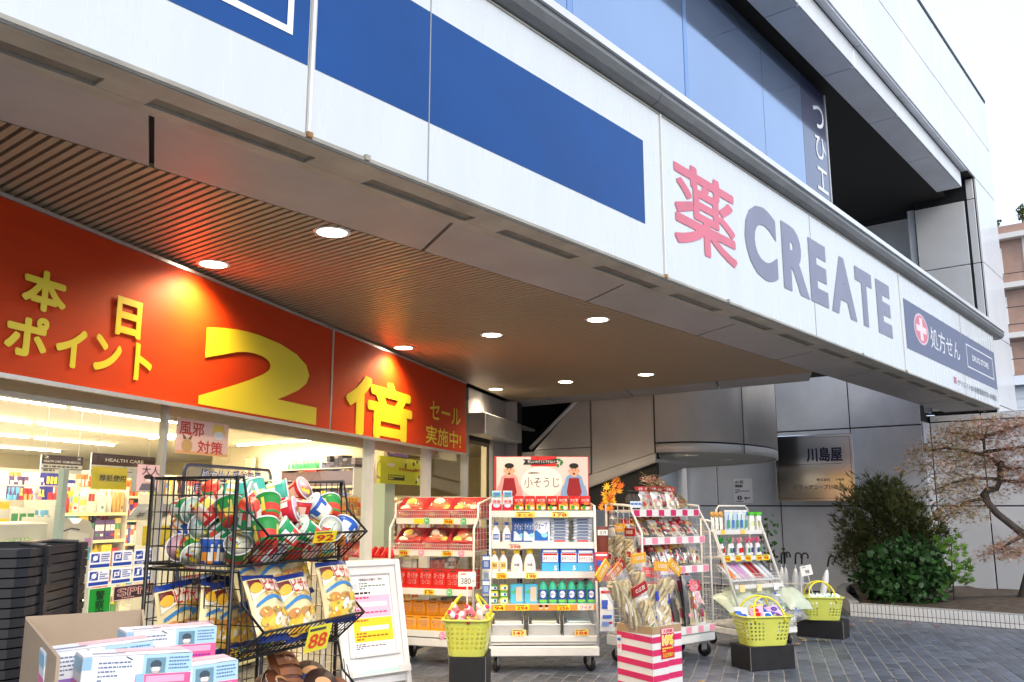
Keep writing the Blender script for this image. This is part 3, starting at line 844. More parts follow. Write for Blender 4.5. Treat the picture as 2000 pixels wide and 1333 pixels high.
shelving('low shelf of boxes inside the middle window pane', 5.8, 4.3, 0, 1.5, .36, 1.1, 5, MIXP, 9)
shelving('short shelf of jars under the window stickers', 3.6, 4.5, 0, 1.6, .36, 1.02, 5, WARM[3:] + COOL, 10)

g = MB(); rg = random.Random(4)
for i in range(16):
    g.push(T((.08 + i * .058, .12 + .1 * (i % 2), 2.06))); g.lathe([(.026, 0), (.026, .09), (.012, .13), (.012, .17)], [C(60, 140, 90), C(60, 140, 90), C(220, 90, 50) if i % 3 else C(226, 226, 226)], 7); g.pop()
for i in range(8):
    for k in range(rg.randint(2, 4)): g.box(1.12 + i * .115, 1.225 + i * .115, .08, .3, 2.062 + k * .055, 2.112 + k * .055, rg.choice([C(50, 44, 60), C(80, 70, 90), C(150, 140, 150)]))
g.box(.0, 2.1, .0, .42, 2.04, 2.059, M_shelf); g.box(.03, 2.07, .01, .02, 1.72, 2.0, C(110, 84, 88))
g.build('shelf_goods', ws)['kind'] = 'stuff'
def hang_sign(label, s, q, z, w, h, rot, body, name='hanging_sign', cat='hanging sign', group=None):
    t = thing(name, label, cat, wpos(SF, s, q, z), radians(SF) + rot, group)
    b = MB(); body(b, w, h); b.build('board', t)
    b = MB(); b.tube([(-w * .4, .01, h / 2), (-w * .42, .01, 2.6 - z)], .002, M_alu, 3); b.tube([(w * .4, .01, h / 2), (w * .42, .01, 2.6 - z)], .002, M_alu, 3); b.build('chain', t)
    return t
BROWN = C(74, 50, 48)
def health(b, w, h):
    b.box(-w/2, w/2, 0, .012, -h/2, h/2, WHITE)
    b.rect(0, h * .25, w, h * .5, BROWN); b.text('HEALTH CARE', 0, h * .24, w * .6, h * .15, WHITE, bold=.02)
    b.rect(0, -h * .25, w, .006, DGREY); b.rect(0, -h * .25, .006, h * .5, DGREY)
    b.text('整腸薬', -w * .25, -h * .13, w * .26, h * .11, DGREY, bold=0); b.text('サプリメント', w * .25, -h * .13, w * .3, h * .1, DGREY, bold=0)
hang_sign('brown and white hanging sign reading health care, larger and nearer', 6.03, 5.0, 1.715, .74, .18, 0, health, group='hanging category signs')
def health2(b, w, h):
    b.box(-w/2, w/2, 0, .012, -h/2, h/2, WHITE); b.rect(0, h * .25, w, h * .5, BROWN)
    b.text('HEALTH CARE  HOME MEDICAL', 0, h * .15, w * .9, h * .13, WHITE, bold=.02); b.text('2          2', 0, h * .38, w * .9, h * .13, WHITE, bold=.01)
    b.rect(0, -h * .25, w, .006, DGREY); b.lines(-w * .45, w * .45, -h * .45, -h * .02, 2, DGREY, gap=.6)
hang_sign('smaller brown and white hanging category sign farther to the left', 5.37, 5.0, 1.70, .40, .13, 0, health2, group='hanging category signs')

def sheet(name, label, cat, s, q, z, w, h, body, rot=0.0, tilt=0.0, group=None, th=.003):
    t = thing(name, label, cat, wpos(SF, s, q, z), (0, tilt, radians(SF) + rot), group)
    b = MB(); body(b, w, h, th); b.build('sheet', t)
    return t
def cold(b, w, h, th):
    b.box(-w/2, w/2, 0, th, -h/2, h/2, C(246, 206, 190))
    b.rect(0, -h * .46, w, h * .08, C(240, 180, 120))
    b.text('風邪', -w * .23, h * .22, w * .46, h * .38, C(214, 60, 50), bold=.03, y=-.002)
    b.text('対策', w * .14, -h * .26, w * .5, h * .38, C(214, 60, 50), bold=.03, y=-.002)
    b.disc(w * .3, h * .22, w * .13, h * .22, C(244, 206, 90)); b.disc(w * .3, h * .12, w * .11, h * .13, C(236, 232, 226), y=-.0016)
    b.disc(w * .22, h * .40, w * .03, h * .06, C(244, 206, 90)); b.disc(w * .38, h * .40, w * .03, h * .06, C(244, 206, 90))
    b.disc(-w * .3, -h * .27, w * .10, h * .2, C(214, 170, 110)); b.poly([(-w * .37, -h * .1), (-w * .40, h * .08), (-w * .31, -h * .06)], C(120, 90, 60)); b.poly([(-w * .24, -h * .1), (-w * .20, h * .08), (-w * .29, -h * .06)], C(120, 90, 60))
sheet('cold_poster', 'pink poster with red kanji and a masked cartoon animal stuck to the glass', 'poster', 4.85, 3.44, 1.825, .54, .215, cold)
def big(b, w, h, th):
    b.box(-w/2, w/2, 0, th, -h/2, h/2, C(240, 200, 200)); b.text('大人', w * .08, h * .28, w * .8, h * .34, C(80, 50, 60), bold=.02, y=-.002)
    b.disc(0, -h * .06, w * .2, h * .16, C(230, 180, 150)); b.disc(0, h * .03, w * .22, h * .10, C(60, 40, 40), y=-.0014); b.rect(0, -h * .10, w * .28, h * .1, WHITE, y=-.0018)
    b.poly([(-w * .4, -h * .48), (w * .4, -h * .48), (w * .28, -h * .22), (-w * .28, -h * .22)], C(110, 110, 120), y=-.0012)
sheet('mask_poster', 'pale pink poster of a masked figure by the window post', 'poster', 4.355, 3.44, 1.56, .19, .15, big)
# blue and white warning stickers
def sticker(kind):
    def f(b, w, h, th):
        b.box(-w/2, w/2, 0, th, -h/2, h/2, C(238, 240, 244)); B_ = C(28, 66, 160)
        b.rect(-w * .24, h * .14, w * .4, h * .52, B_)
        if kind in (0, 3): b.disc(-w * .24, h * .14, w * .12, h * .16, C(238, 240, 244), y=-.0014)
        if kind in (1, 4): b.rect(-w * .24, h * .14, w * .26, h * .26, C(238, 240, 244), y=-.0014); b.disc(-w * .24, h * .14, w * .07, h * .09, B_, y=-.0018)
        if kind == 2: b.rect(-w * .24, h * .12, w * .3, h * .08, C(238, 240, 244), y=-.0014)
        if kind == 5: b.rect(-w * .24, h * .14, w * .12, h * .36, C(238, 240, 244), y=-.0014)
        b.poly([(-w * .42, -h * .10), (-w * .40, -h * .12), (-w * .05, h * .38), (-w * .07, h * .40)], C(238, 240, 244), y=-.002)
        b.rect(0, -h * .33, w * .94, h * .2, B_)
        if kind == 2:
            b.text('店内\n禁煙', w * .26, h * .14, w * .36, h * .52, B_, bold=.015); b.text('NO SMOKING', 0, -h * .33, w * .7, h * .1, WHITE, bold=.02)
        else: b.lines(w * .04, w * .46, -h * .12, h * .4, 4, B_, gap=.5, seed=kind)
    return f
nm6 = ['top left sticker, its picture a ringed hand', 'top middle sticker, its picture a white plate', 'top right no smoking sticker', 'lower left sticker, its picture a ring', 'lower middle no photography sticker', 'lower right no telephone sticker']
for i in range(6):
    sheet('warning_sticker', 'blue and white %s on the window' % nm6[i], 'sticker', 4.02 + (i % 3) * .172, 3.44, 1.115 - (i // 3) * .092, .155, .086, sticker(i), group='blue warning stickers on the window')
def spn(b, w, h, th):
    b.box(-w/2, w/2, 0, th, -h/2, h/2, C(230, 190, 180)); b.rect(0, 0, w * .96, h * .88, C(48, 34, 36)); b.text('SPN', 0, h * .04, w * .82, h * .56, C(232, 178, 170), y=-.0016, bold=.03); b.text('SPN', 0, h * .04, w * .80, h * .5, C(48, 34, 36), y=-.0022, bold=-.012)
    b.lines(-w * .3, w * .3, -h * .4, -h * .28, 1, C(200, 150, 150), y=-.002)
sheet('security_sticker', 'dark security company sticker with outlined pink letters on the window', 'sticker', 4.31, 3.44, .93, .34, .078, spn)
def pol(b, w, h, th):
    b.box(-w/2, w/2, 0, th, -h/2, h/2, C(200, 226, 200)); b.rect(0, 0, w * .95, h * .97, C(16, 140, 40)); b.text('警\n察\n官', 0, 0, w * .42, h * .84, C(10, 40, 16), y=-.002, bold=.02)
sheet('police_sticker', 'green notice with three dark vertical kanji beside the stack of black baskets', 'sticker', 4.035, 3.435, .885, .165, .175, pol)
# pharmacy timetable behind the black rack
def timet(b, w, h, th):
    b.box(-w/2, w/2, 0, th, -h/2, h/2, film); O = C(44, 58, 120); P = C(222, 226, 240)
    for t_, z, ww, hh in (('処方せん受付時間', h * .30, w * .70, h * .2), ('月～金  9:00～19:00', h * .02, w * .86, h * .17)):
        b.text(t_, 0, z, ww + .02, hh + .02, O, y=-.0015, bold=.06); b.text(t_, 0, z, ww, hh, P, y=-.003, bold=.012)
t = sheet('timetable_sign', 'clear sign with navy outlined pharmacy hours lettering behind the black rack', 'sign', 5.13, 3.40, 1.50, .95, .30, timet)
b = MB(); pts = []
for sx_, sz_, a0 in ((-1, 1, 180), (1, 1, 90)):
    for k in range(5):
        a = radians(a0 - k * 22.5); pts.append((sx_ * .44 + .05 * cos(a), 0.01, .10 + .05 * sin(a)))
b.tube([(-.49, .01, -1.45)] + pts + [(.49, .01, -1.45)], .012, C(60, 66, 90), 6); b.build('stand_frame', t)
def arrow(b, w, h, th):
    b.box(-w/2, w/2, 0, th, -h/2, h/2, C(90, 120, 60)); b.rect(0, 0, w * .93, h * .95, C(238, 230, 180)); b.text('受付\nこちら', 0, h * .24, w * .7, h * .4, C(60, 90, 60), y=-.002, bold=0)
    b.poly([(-w * .12, -h * .08), (w * .12, -h * .08), (w * .12, -h * .22), (w * .28, -h * .22), (0, -h * .42), (-w * .28, -h * .22), (-w * .12, -h * .22)], C(196, 60, 30), y=-.002)
a_ = math.atan2(dd.y, dd.x)
t = thing('arrow_sign', 'small cream wall notice with a red down arrow on the cream partition', 'sign', wpos(SF, 15.72, 10.02, 2.15), radians(SF) + a_ + pi if False else radians(SF) + a_, None)
b = MB(); arrow(b, .40, .44, .006); b.build('sheet', t)
# yellow end-of-aisle board, purple board
def tonic(b, w, h, th):
    b.box(-w/2, w/2, 0, .03, -h/2, h/2, C(214, 222, 50)); b.text('5000mg配合', w * .14, 0.02, w * .56, h * .15, C(190, 40, 30), bold=.04, y=-.003); b.rect(-w * .18, -h * .26, w * .34, h * .2, C(60, 60, 36)); b.lines(-w * .34, -w * .02, -h * .34, -h * .18, 2, C(214, 222, 50), gap=.3, y=-.002)
    for x, z, a in ((.02, .36, .3), (.22, .36, 1.3), (.28, -.3, .9)):
        b.push(T((w * x, 0, h * z)) @ RY(a)); b.rect(0, 0, .035, .13, C(50, 44, 30), y=-.002); b.rect(0, .01, .036, .05, C(236, 236, 220), y=-.0026); b.rect(0, .078, .02, .03, C(150, 120, 40), y=-.002); b.pop()
    b.disc(-w * .3, h * .2, w * .08, h * .07, C(240, 240, 220), y=-.0016)
t = sheet('display_board', 'lime yellow drink display board with dark bottles printed on it in the doorway', 'display board', 9.0, 3.8, 1.77, 1.28, .28, tonic, th=.03)
b = MB(); b.tube([(-.63, .015, .09), (-.69, .015, .07), (-.71, .015, 0), (-.69, .015, -.07), (-.63, .015, -.09)], .012, C(240, 236, 190), 6); b.build('side_loop', t)
b = MB(); b.box(-.45, -.2, .03, .2, -1.765, -.14, C(190, 210, 190)); b.build('stand', t)
def purple(b, w, h, th):
    b.box(-w/2, w/2, 0, th, -h/2, h/2, C(110, 80, 190)); b.text('お薬手帳', .02, h * .1, w * .6, h * .34, C(236, 230, 250), bold=.03); b.lines(-w * .4, w * .4, -h * .4, -h * .15, 2, C(220, 210, 240))
t = hang_sign('purple hanging board above the lime display board', 8.80, 3.8, 2.0, .56, .15, 0, lambda b, w, h: purple(b, w, h, .004), group=None)
# photo counter, printer and post inside the left window
t = thing('photo_counter', 'cream photo counter with lime bordered lettering inside the left window', 'counter', wpos(SF, 4.15, 4.25, .002), radians(SF))
b = MB(); b.bbox(-1.6, .35, 0, .5, 0, 1.30, C(226, 222, 206), .01); b.build('counter_body', t)
b = MB()
for i, s_ in enumerate(('みん画像の送信', 'ジカンでお薬相談')):
    z = 1.185 - i * .085
    b.text(s_, .02 if i else -.03, z, .50, .062, C(150, 200, 40), y=-.003, bold=.12); b.text(s_, .02 if i else -.03, z, .48, .055, C(250, 250, 240), y=-.005, bold=.02)
b.build('counter_lettering', t)
t = thing('photo_printer', 'rounded off white photo printer beside the lime lettered counter', 'printer', wpos(SF, 4.66, 4.2, .002), radians(SF))
b = MB(); b.prism([(-.12, 0), (.17, 0), (.17, 1.24), (.13, 1.30), (.06, 1.32), (.03, 1.29), (-.02, 1.29), (-.05, 1.32), (-.12, 1.33)], 0, .3, C(216, 212, 200), axis='y'); b.build('printer_body', t)
b = MB(); b.poly([(-.08, 1.1), (.10, 1.1), (.13, 1.22), (-.05, 1.25)], C(236, 234, 224), y=-.002); b.tube([(-.09, -.003, 1.245), (-.03, -.004, 1.26), (.04, -.003, 1.25)], .004, DGREY, 4); b.rect(.12, 1.1, .06, .08, C(70, 180, 200), y=-.003); b.rect(.12, 1.17, .06, .05, C(210, 150, 210), y=-.003); b.build('printer_tray', t)
b = MB(); b.box(-.02, .02, -.02, .02, 0, 1.62, C(176, 196, 190))
t = b.build('shelf_post', loc=wpos(SF, 4.42, 4.1, .002), rot=R_SF); tag(t, 'slim pale green steel upright in front of the photo printer', 'post')
# hanging packs behind the glass
def pack(name, label, cat, s, q, z, w, h, c, c2, txt=None, tilt=0.0, group=None):
    t = thing(name, label, cat, wpos(SF, s, q, z), (tilt, 0, radians(SF)), group)
    b = MB(); n = 6; vs = []; fs = []
    for j in range(n + 1):
        for i in range(n + 1):
            x = i / n - .5; y_ = j / n - .5
            d = .022 * max(0, (1 - (2 * x) ** 2)) ** .6 * max(0, (1 - (2 * y_) ** 2)) ** .6
            vs.append((x * w, -d, y_ * h))
    for j in range(n):
        for i in range(n): a = j * (n + 1) + i; fs.append((a, a + 1, a + n + 2, a + n + 1))
    b.add(vs, fs, c, True); b.add([(x, -y_ + .002, z_) for x, y_, z_ in vs], [f[::-1] for f in fs], c, True)
    if txt: b.text(txt, 0, 0, w * .75, h * .3, c2, y=-.026, bold=.02)
    b.build('packet', t)
pack('hanging_pack', 'large yellow hanging pack inside the window under the health care sign', 'pack', 5.05, 4.3, 1.585, .34, .15, C(240, 224, 30), C(70, 60, 50), '厚紙使用', group=None)
pack('hanging_pack', 'clear silvery hanging pack next to the yellow one inside the window', 'pack', 5.40, 4.3, 1.58, .26, .16, C(206, 216, 226), C(90, 130, 190), 'マスク')
for i, (s_, c) in enumerate(((4.74, C(226, 226, 220)), (4.86, C(216, 214, 204)), (4.98, C(200, 190, 190)))):
    pack('tea_pack', '%s pale slanting pack on the rack inside the window post' % nth(i, 3), 'pack', s_, 3.8, 1.36, .11, .13, c, DGREY, '茶', .7, 'pale packs inside the window')
for i, s_ in enumerate((4.80, 4.96)):
    pack('yellow_bag', '%s of two yellow bags above the warning stickers' % ('left' if i == 0 else 'right'), 'bag', s_, 3.75, 1.215, .13, .12, C(236, 206, 40), C(250, 244, 200), None, 0, 'yellow bags inside the window')
# folded trolleys parked by the door glass
t = thing('cage_trolley', 'folded grey cage trolley parked by the glass next to the bread cart', 'trolley', wpos(SF, 9.6, 2.95, 0), radians(SF) - .5)
b = MB(); rp = []
for x0, z0, a0 in ((.58, 1.46, 0), (.02, 1.46, 90)):
    for k in range(4): a = radians(a0 + k * 30); rp.append((x0 + .05 * cos(a), 0, z0 + .05 * sin(a)))
b.tube([(.63, 0, .1)] + rp + [(-.03, 0, .1)], .014, C(150, 150, 134), 6); b.build('frame', t)
b = MB()
for k in range(7): b.tube([(.03 + k * .09, .0, .2), (.03 + k * .09, 0, 1.46)], .004, C(140, 140, 126), 4)
for z in (.3, .6, .9, 1.2, 1.36): b.tube([(-.02, 0, z), (.62, 0, z)], .004, C(140, 140, 126), 4)
b.build('mesh_side', t)
b = MB(); b.box(.02, .58, .02, .5, .12, .16, C(140, 140, 126)); b.box(.06, .54, .05, .06, 1.12, 1.40, C(196, 192, 176)); b.build('deck', t)

# ------------------------------------------------------------------ goods: shared builders
class Frame:
    def __init__(s, x, y, deg): s.x, s.y, s.a = x, y, radians(deg)
    def p(s, x, y, z=0.0): return Vector((s.x + x * cos(s.a) - y * sin(s.a), s.y + x * sin(s.a) + y * cos(s.a), z))
    def rz(s, a=0.0): return (0, 0, s.a + a)
def place(me, name, label, cat, loc, rot=(0, 0, 0), group=None, scale=None):
    o = link(me, name, None, loc, rot)
    if scale: o.scale = scale
    return tag(o, label, cat, group)
def carton(w, d, h, c, pr=None):
    b = MB(); b.box(-w/2, w/2, 0, d, 0, h, c)
    if pr: pr(b, w, h)
    return b.mesh('carton')
def pfn(w, h, D, off=.0025):
    def f(x, z):
        u = max(0, 1 - (2 * x / w) ** 2); v = max(0, 1 - (2 * (z - h / 2) / h) ** 2)
        return (x, -D * u ** .6 * v ** .55 - off, z)
    return f
def pillow(b, w, h, D, c, n=8, back=None, crimp=None, wrinkle=0.0, seed=0):
    vs = []; fs = []; ms = []
    f = pfn(w, h, D, 0)
    rr = random.Random(seed)
    for j in range(n + 1):
        for i in range(n + 1):
            x, y, z = f((i / n - .5) * w, j / n * h)
            if 0 < i < n and 0 < j < n: y += rr.uniform(-1, 1) * wrinkle
            pinch = 1 - .06 * (4 * (j / n) * (1 - j / n))
            vs.append((x * pinch, y, z))
    for j in range(n):
        for i in range(n):
            a = j * (n + 1) + i; fs.append((a, a + 1, a + n + 2, a + n + 1)); ms.append(crimp if crimp and j in (0, n - 1) else c)
    b.add(vs, fs, ms, True)
    b.add([(x, -y * .8 + .0005, z) for x, y, z in vs], [q[::-1] for q in fs], back or c, True)
def ddisc(b, cx, cz, rx, rz, m, fn, n=14, a=0.0, lift=0.0):
    vs = [fn(cx, cz)]; fs = []
    for k, t in enumerate((.5, 1.0)):
        for i in range(n):
            q = 2 * pi * i / n; px, pz = rx * t * cos(q), rz * t * sin(q)
            vs.append(fn(cx + px * cos(a) - pz * sin(a), cz + px * sin(a) + pz * cos(a)))
    vs = [(x, y - lift, z) for x, y, z in vs]
    for i in range(n):
        j = (i + 1) % n
        fs.append((0, 1 + i, 1 + j)); fs.append((1 + i, 1 + n + i, 1 + n + j, 1 + j))
    b.add(vs, fs, m)
def dband(b, pts, m, fn, lift=0.0):
    """strip of quads between two polylines mapped on the bag: pts = [(x, z0, z1), ...]"""
    vs = []; fs = []
    for x, z0, z1 in pts:
        for t in (0, .5, 1):
            p = fn(x, z0 + (z1 - z0) * t); vs.append((p[0], p[1] - lift, p[2]))
    for i in range(len(pts) - 1):
        for k in range(2): a = i * 3 + k; fs.append((a, a + 3, a + 4, a + 1))
    b.add(vs, fs, m)
def bottle(prof, mats, n=12, label=None, sx=1.0, sy=1.0):
    b = MB(); b.lathe(prof, mats, n, True, sx, sy)
    if label: label(b)
    return b.mesh('bottle')
def put_tag(parent, x, y, z, w, h, c, txt, tc=RED, tilt=0.0, name='price_tag', round_=False, label=None):
    b = MB()
    if round_: b.disc(0, 0, w/2, h/2, c, y=0, n=12); b.lines(-w*.3, w*.3, -h*.3, h*.3, 3, WHITE)
    else:
        b.box(-w/2, w/2, 0, .001, -h/2, h/2, c)
        if txt: b.text(txt, 0, -h * .08, w * .78, h * .55, tc, bold=.02); b.rect(-w * .1, h * .36, w * .7, h * .1, DGREY)
    o = b.build(name, parent, (x, y, z), (tilt, 0, 0))
    return o
def wiregrid(b, P, ex, ey, nx, ny, r, m, n=3):
    P, ex, ey = Vector(P), Vector(ex), Vector(ey)
    for i in range(nx + 1): a = P + ex * (i / nx); b.tube([a, a + ey], r, m, n, caps=False)
    for j in range(ny + 1): a = P + ey * (j / ny); b.tube([a, a + ex], r, m, n, caps=False)
def caster(parent, x, y, r=.055):
    b = MB(); b.box(-.03, .03, -.03, .03, r * 2 + .02, r * 2 + .035, M_alu); b.box(-.024, -.019, -.03, .02, r, r * 2 + .02, M_alu); b.box(.019, .024, -.03, .02, r, r * 2 + .02, M_alu)
    o = b.build('caster', parent, (x, y, 0), (0, 0, random.uniform(-.6, .6)))
    w = MB(); w.push(T((0, 0, r)) @ RY(pi / 2)); w.lathe([(r * .4, -.014), (r * .95, -.014), (r, -.008), (r, .008), (r * .95, .014), (r * .4, .014)], C(26, 26, 28, .6), 18); w.lathe([(.0001, -.0145), (r * .4, -.0145)], GREY, 12); w.lathe([(.0001, .0145), (r * .4, .0145)], GREY, 12); w.pop()
    w.build('wheel', o)
def cart(name, label, F, W, D, shelves, prof, base=(.15, .22), lip=.05, lipm=None, mesh=True, stripes=None, nx=6):
    """shelves: (z, front y, back y); prof: side outline [(y, z) ...] front bottom to front top to back top"""
    t = thing(name, label, 'display cart', F.p(0, 0), F.rz())
    b = MB(); b.bbox(-.01, W + .01, -.01, D, base[0], base[1], M_white, .006); b.box(.01, W - .01, .02, D - .01, base[1] + .012, base[1] + .03, M_white); b.build('base_deck', t)
    for x in (.06, W - .06):
        for y in (.07, D - .08): caster(t, x, y, base[0] / 2 - .012)
    for x in (0, W):
        b = MB(); b.tube([(x, y, z) for y, z in prof], .011, M_wire, 6)
        b.tube([(x, prof[-1][0], prof[-1][1]), (x, D - .02, base[1])], .011, M_wire, 6); b.build('side_frame', t)
        if mesh:
            b = MB(); y0 = min(y for y, z in prof); z1 = prof[-1][1]
            ny = 6
            for i in range(1, ny):
                y = prof[0][0] + (D - .02 - prof[0][0]) * i / ny
                zt_ = z1
                for (ya, za), (yb, zb) in zip(prof, prof[1:]):
                    if min(ya, yb) <= y <= max(ya, yb) and abs(ya - yb) > 1e-4: zt_ = za + (zb - za) * (y - ya) / (yb - ya)
                b.tube([(x, y, base[1]), (x, y, zt_)], .0022, M_wire, 3, caps=False)
            z = base[1] + .05
            while z < z1:
                yf = prof[0][0]
                for (ya, za), (yb, zb) in zip(prof, prof[1:]):
                    if za <= z <= zb and zb > za: yf = ya + (yb - ya) * (z - za) / (zb - za)
                b.tube([(x, yf, z), (x, D - .02, z)], .0022, M_wire, 3, caps=False); z += .062
            o = b.build('side_mesh', t)
    b = MB(); wiregrid(b, (0, D - .02, base[1]), (W, 0, 0), (0, 0, prof[-1][1] - base[1]), 12, 18, .002, M_wire); b.build('back_mesh', t)
    for k, (z, y0, y1) in enumerate(shelves):
        b = MB(); b.box(.012, W - .012, y0, y1, z - .012, z, M_wire); b.box(.012, W - .012, y0 - .012, y0 - .001, z - lip, z + .006, (lipm or M_white))
        if stripes:
            n = 11; sw = (W - .03) / n
            for i in range(n):
                if i % 2 == 0: b.rect(.015 + (i + .5) * sw, z - lip / 2 + .003, sw * .9, lip * .94, stripes[k % len(stripes)], y=y0 - .0135)
        b.build('shelf', t)
    return t

# ------------------------------------------------------------------ cleaning cart (white, in the middle)
F2 = Frame(-.19, 7.86, 1.5)
L2 = [(.30, .0, .40), (.56, .03, .40), (.83, .05, .40), (1.08, .08, .40), (1.352, .09, .40)]
c2 = cart('display_cart', 'white wheeled cart of cleaning goods topped by a wide poster board', F2, .93, .43, L2[1:], [(0, .22), (.02, .6), (.09, 1.40), (.40, 1.42)], base=(.135, .215))
b = MB(); b.bbox(-.0, .93, -.0, .41, .25, .30, M_white, .005); b.build('lower_deck', c2)
b = MB(); b.rect(.465, .535, .90, .05, C(238, 150, 60), y=.016); b.rect(.83, .535, .14, .045, C(240, 230, 220), y=.0155); b.text('ワイド', .83, .535, .10, .025, RED, y=.0145)
for x in (.44, .49): b.disc(x, .537, .017, .02, C(240, 206, 180), y=.015); b.disc(x, .547, .018, .012, C(60, 40, 30), y=.0145)
b.build('shelf_print', c2)
for x, z, t_, c, w in ((.28, .535, '294', YEL, .12), (.08, .535, '94', YEL, .10), (.64, .535, '256', YEL, .11), (.10, .80, '298', YEL, .09), (.36, .80, '198', C(236, 226, 110), .10), (.22, 1.05, '398', C(244, 224, 206), .12), (.31, 1.325, 'まとめ', C(238, 220, 90), .17), (.62, 1.325, '178', C(240, 228, 120), .15), (.25, .33, '147', C(244, 220, 120), .12), (.79, .33, '184', C(244, 206, 100), .12)):
    y = {.535: .012, .80: .033, 1.05: .063, 1.325: .073, .33: -.012}[z]
    put_tag(c2, x, y, z, w, .05, c, t_)
# poster board printed with two men in aprons
t = thing('poster_board', 'wide cleaning poster board with two men in aprons above the red cartons', 'poster', F2.p(.465, .20, 1.36), F2.rz())
b = MB(); b.box(-.43, .43, 0, .006, 0, .485, C(196, 40, 40)); b.rect(.006, .2425, .835, .475, C(212, 204, 202)); b.poly([(-.41, .005), (.42, .005), (.42, .10), (-.41, .12)], C(228, 224, 222), y=-.0018); b.build('board', t)
b = MB(); y = -.003
b.rect(.02, .44, .235, .09, C(206, 40, 34), y=y); b.rect(-.04, .44, .01, .09, C(160, 20, 20), y=y - .0005)
b.poly([(-.17, .41), (-.15, .44), (-.17, .46), (.0, .45), (.15, .465), (.135, .44), (.15, .425), (.0, .41)], C(24, 26, 26), y=y - .001)
b.text('忙しい!大そうじできない?', .0, .437, .25, .028, WHITE, y=y - .002)
for i in range(9): b.disc(.165 + .02 * cos(i * 1.7), .43 + .03 * sin(i * 2.3), .016, .007, C(40, 120, 60), y=y - .001 - i * .0002, a=i)
b.disc(0, .25, .19, .145, C(240, 234, 230), y=y - .0006, n=26); b.text('小そうじ', .0, .25, .32, .095, C(30, 26, 30), y=y - .002, bold=-.004); b.text('大掃除前に', -.07, .335, .11, .02, C(40, 40, 40), y=y - .002)
for sx_, shirt in ((-1, C(226, 150, 150)), (1, C(120, 160, 204))):
    x = sx_ * .295
    b.poly([(x - .115, .14), (x + .115, .14), (x + .07, .30), (x + .035, .325), (x - .035, .325), (x - .07, .30)], shirt, y=y - .001)
    b.poly([(x - .075, .13), (x + .075, .13), (x + .055, .23), (x + .045, .29), (x - .045, .29), (x - .055, .23)], C(140, 24, 30), y=y - .0015)
    b.disc(x, .355, .042, .055, C(224, 170, 140), y=y - .002); b.disc(x, .40, .043, .024, C(26, 22, 22), y=y - .0025)
    b.disc(x - .015, .362, .007, .004, C(30, 20, 20), y=y - .003, n=8); b.disc(x + .015, .362, .007, .004, C(30, 20, 20), y=y - .003, n=8); b.disc(x, .328, .013, .010, C(120, 40, 40), y=y - .003, n=8)
    for hx in (-1, 1):
        b.poly([(x + hx * .10, .23), (x + hx * .125, .14), (x + hx * .075, .10), (x + hx * .055, .13)][::hx], shirt, y=y - .0017)
        b.disc(x + hx * .07, .105, .030, .024, C(224, 170, 140), y=y - .002)
        for q in range(4): b.disc(x + hx * (.05 - .004 * q), .118 - q * .011, .018, .006, C(214, 158, 128), y=y - .0024 - q * .0002, n=8)
        b.disc(x + hx * .044, .352, .008, .014, C(214, 158, 128), y=y - .0018, n=8)
    b.rect(x, .315, .03, .03, C(206, 150, 122), y=y - .0016); b.rect(x - .015, .375, .014, .004, C(30, 20, 20), y=y - .003); b.rect(x + .015, .375, .014, .004, C(30, 20, 20), y=y - .003); b.disc(x, .346, .006, .012, C(206, 146, 118), y=y - .0028, n=8)
b.disc(.33, .075, .035, .016, C(60, 120, 190), y=y); b.build('poster_print', t)
# row of cartons on the top shelf
def p_red(b, w, h):
    b.rect(0, h * .40, w, h * .2, C(200, 30, 30)); b.text('カビ取', 0, h * .72, w * .8, h * .18, WHITE, bold=.03); b.rect(0, h * .30, w * .9, h * .34, C(240, 220, 90)); b.disc(-w * .15, h * .26, w * .2, h * .13, C(60, 150, 60), y=-.0016); b.disc(w * .2, h * .2, w * .16, h * .1, C(240, 240, 236), y=-.0018); b.disc(w * .1, h * .5, w * .3, h * .10, C(236, 120, 50), y=-.0014); b.rect(0, h * .05, w, h * .1, C(40, 110, 60))
def p_rb(b, w, h):
    b.rect(0, h * .25, w, h * .5, C(190, 30, 60)); b.text('洗浄', 0, h * .70, w * .8, h * .3, C(230, 40, 40), bold=.03); b.disc(0, h * .42, w * .34, h * .15, C(200, 214, 240), y=-.0016)
me_r = carton(.088, .07, .135, C(208, 30, 28), p_red); me_b = carton(.088, .07, .12, C(220, 222, 236), p_rb)
for i in range(9):
    x = .055 + i * .0995
    place(me_b if i < 2 else me_r, 'detergent_carton', ('%s of two pale carton with crimson base on the poster cart top shelf' % ('left' if i == 0 else 'right')) if i < 2 else '%s red and green carton in the row under the two-men poster' % nth(i - 2, 7), 'carton', F2.p(x, .105, 1.353), F2.rz(random.uniform(-.06, .06)), 'cartons in front of the poster')
b = MB()
b.push(T((0, 0, .0)) @ RX(-.3)); pillow(b, .085, .06, .012, C(120, 190, 210)); b.rect(0, .03, .06, .02, C(60, 110, 190), y=-.018); b.pop()
me = b.mesh('sachet')
for i in range(2): place(me, 'sachet', '%s small blue sachet lying on top of the pale cartons' % ('left' if i == 0 else 'right'), 'sachet', F2.p(.055 + i * .0995, .11, 1.476), F2.rz(), 'sachets on the cartons')
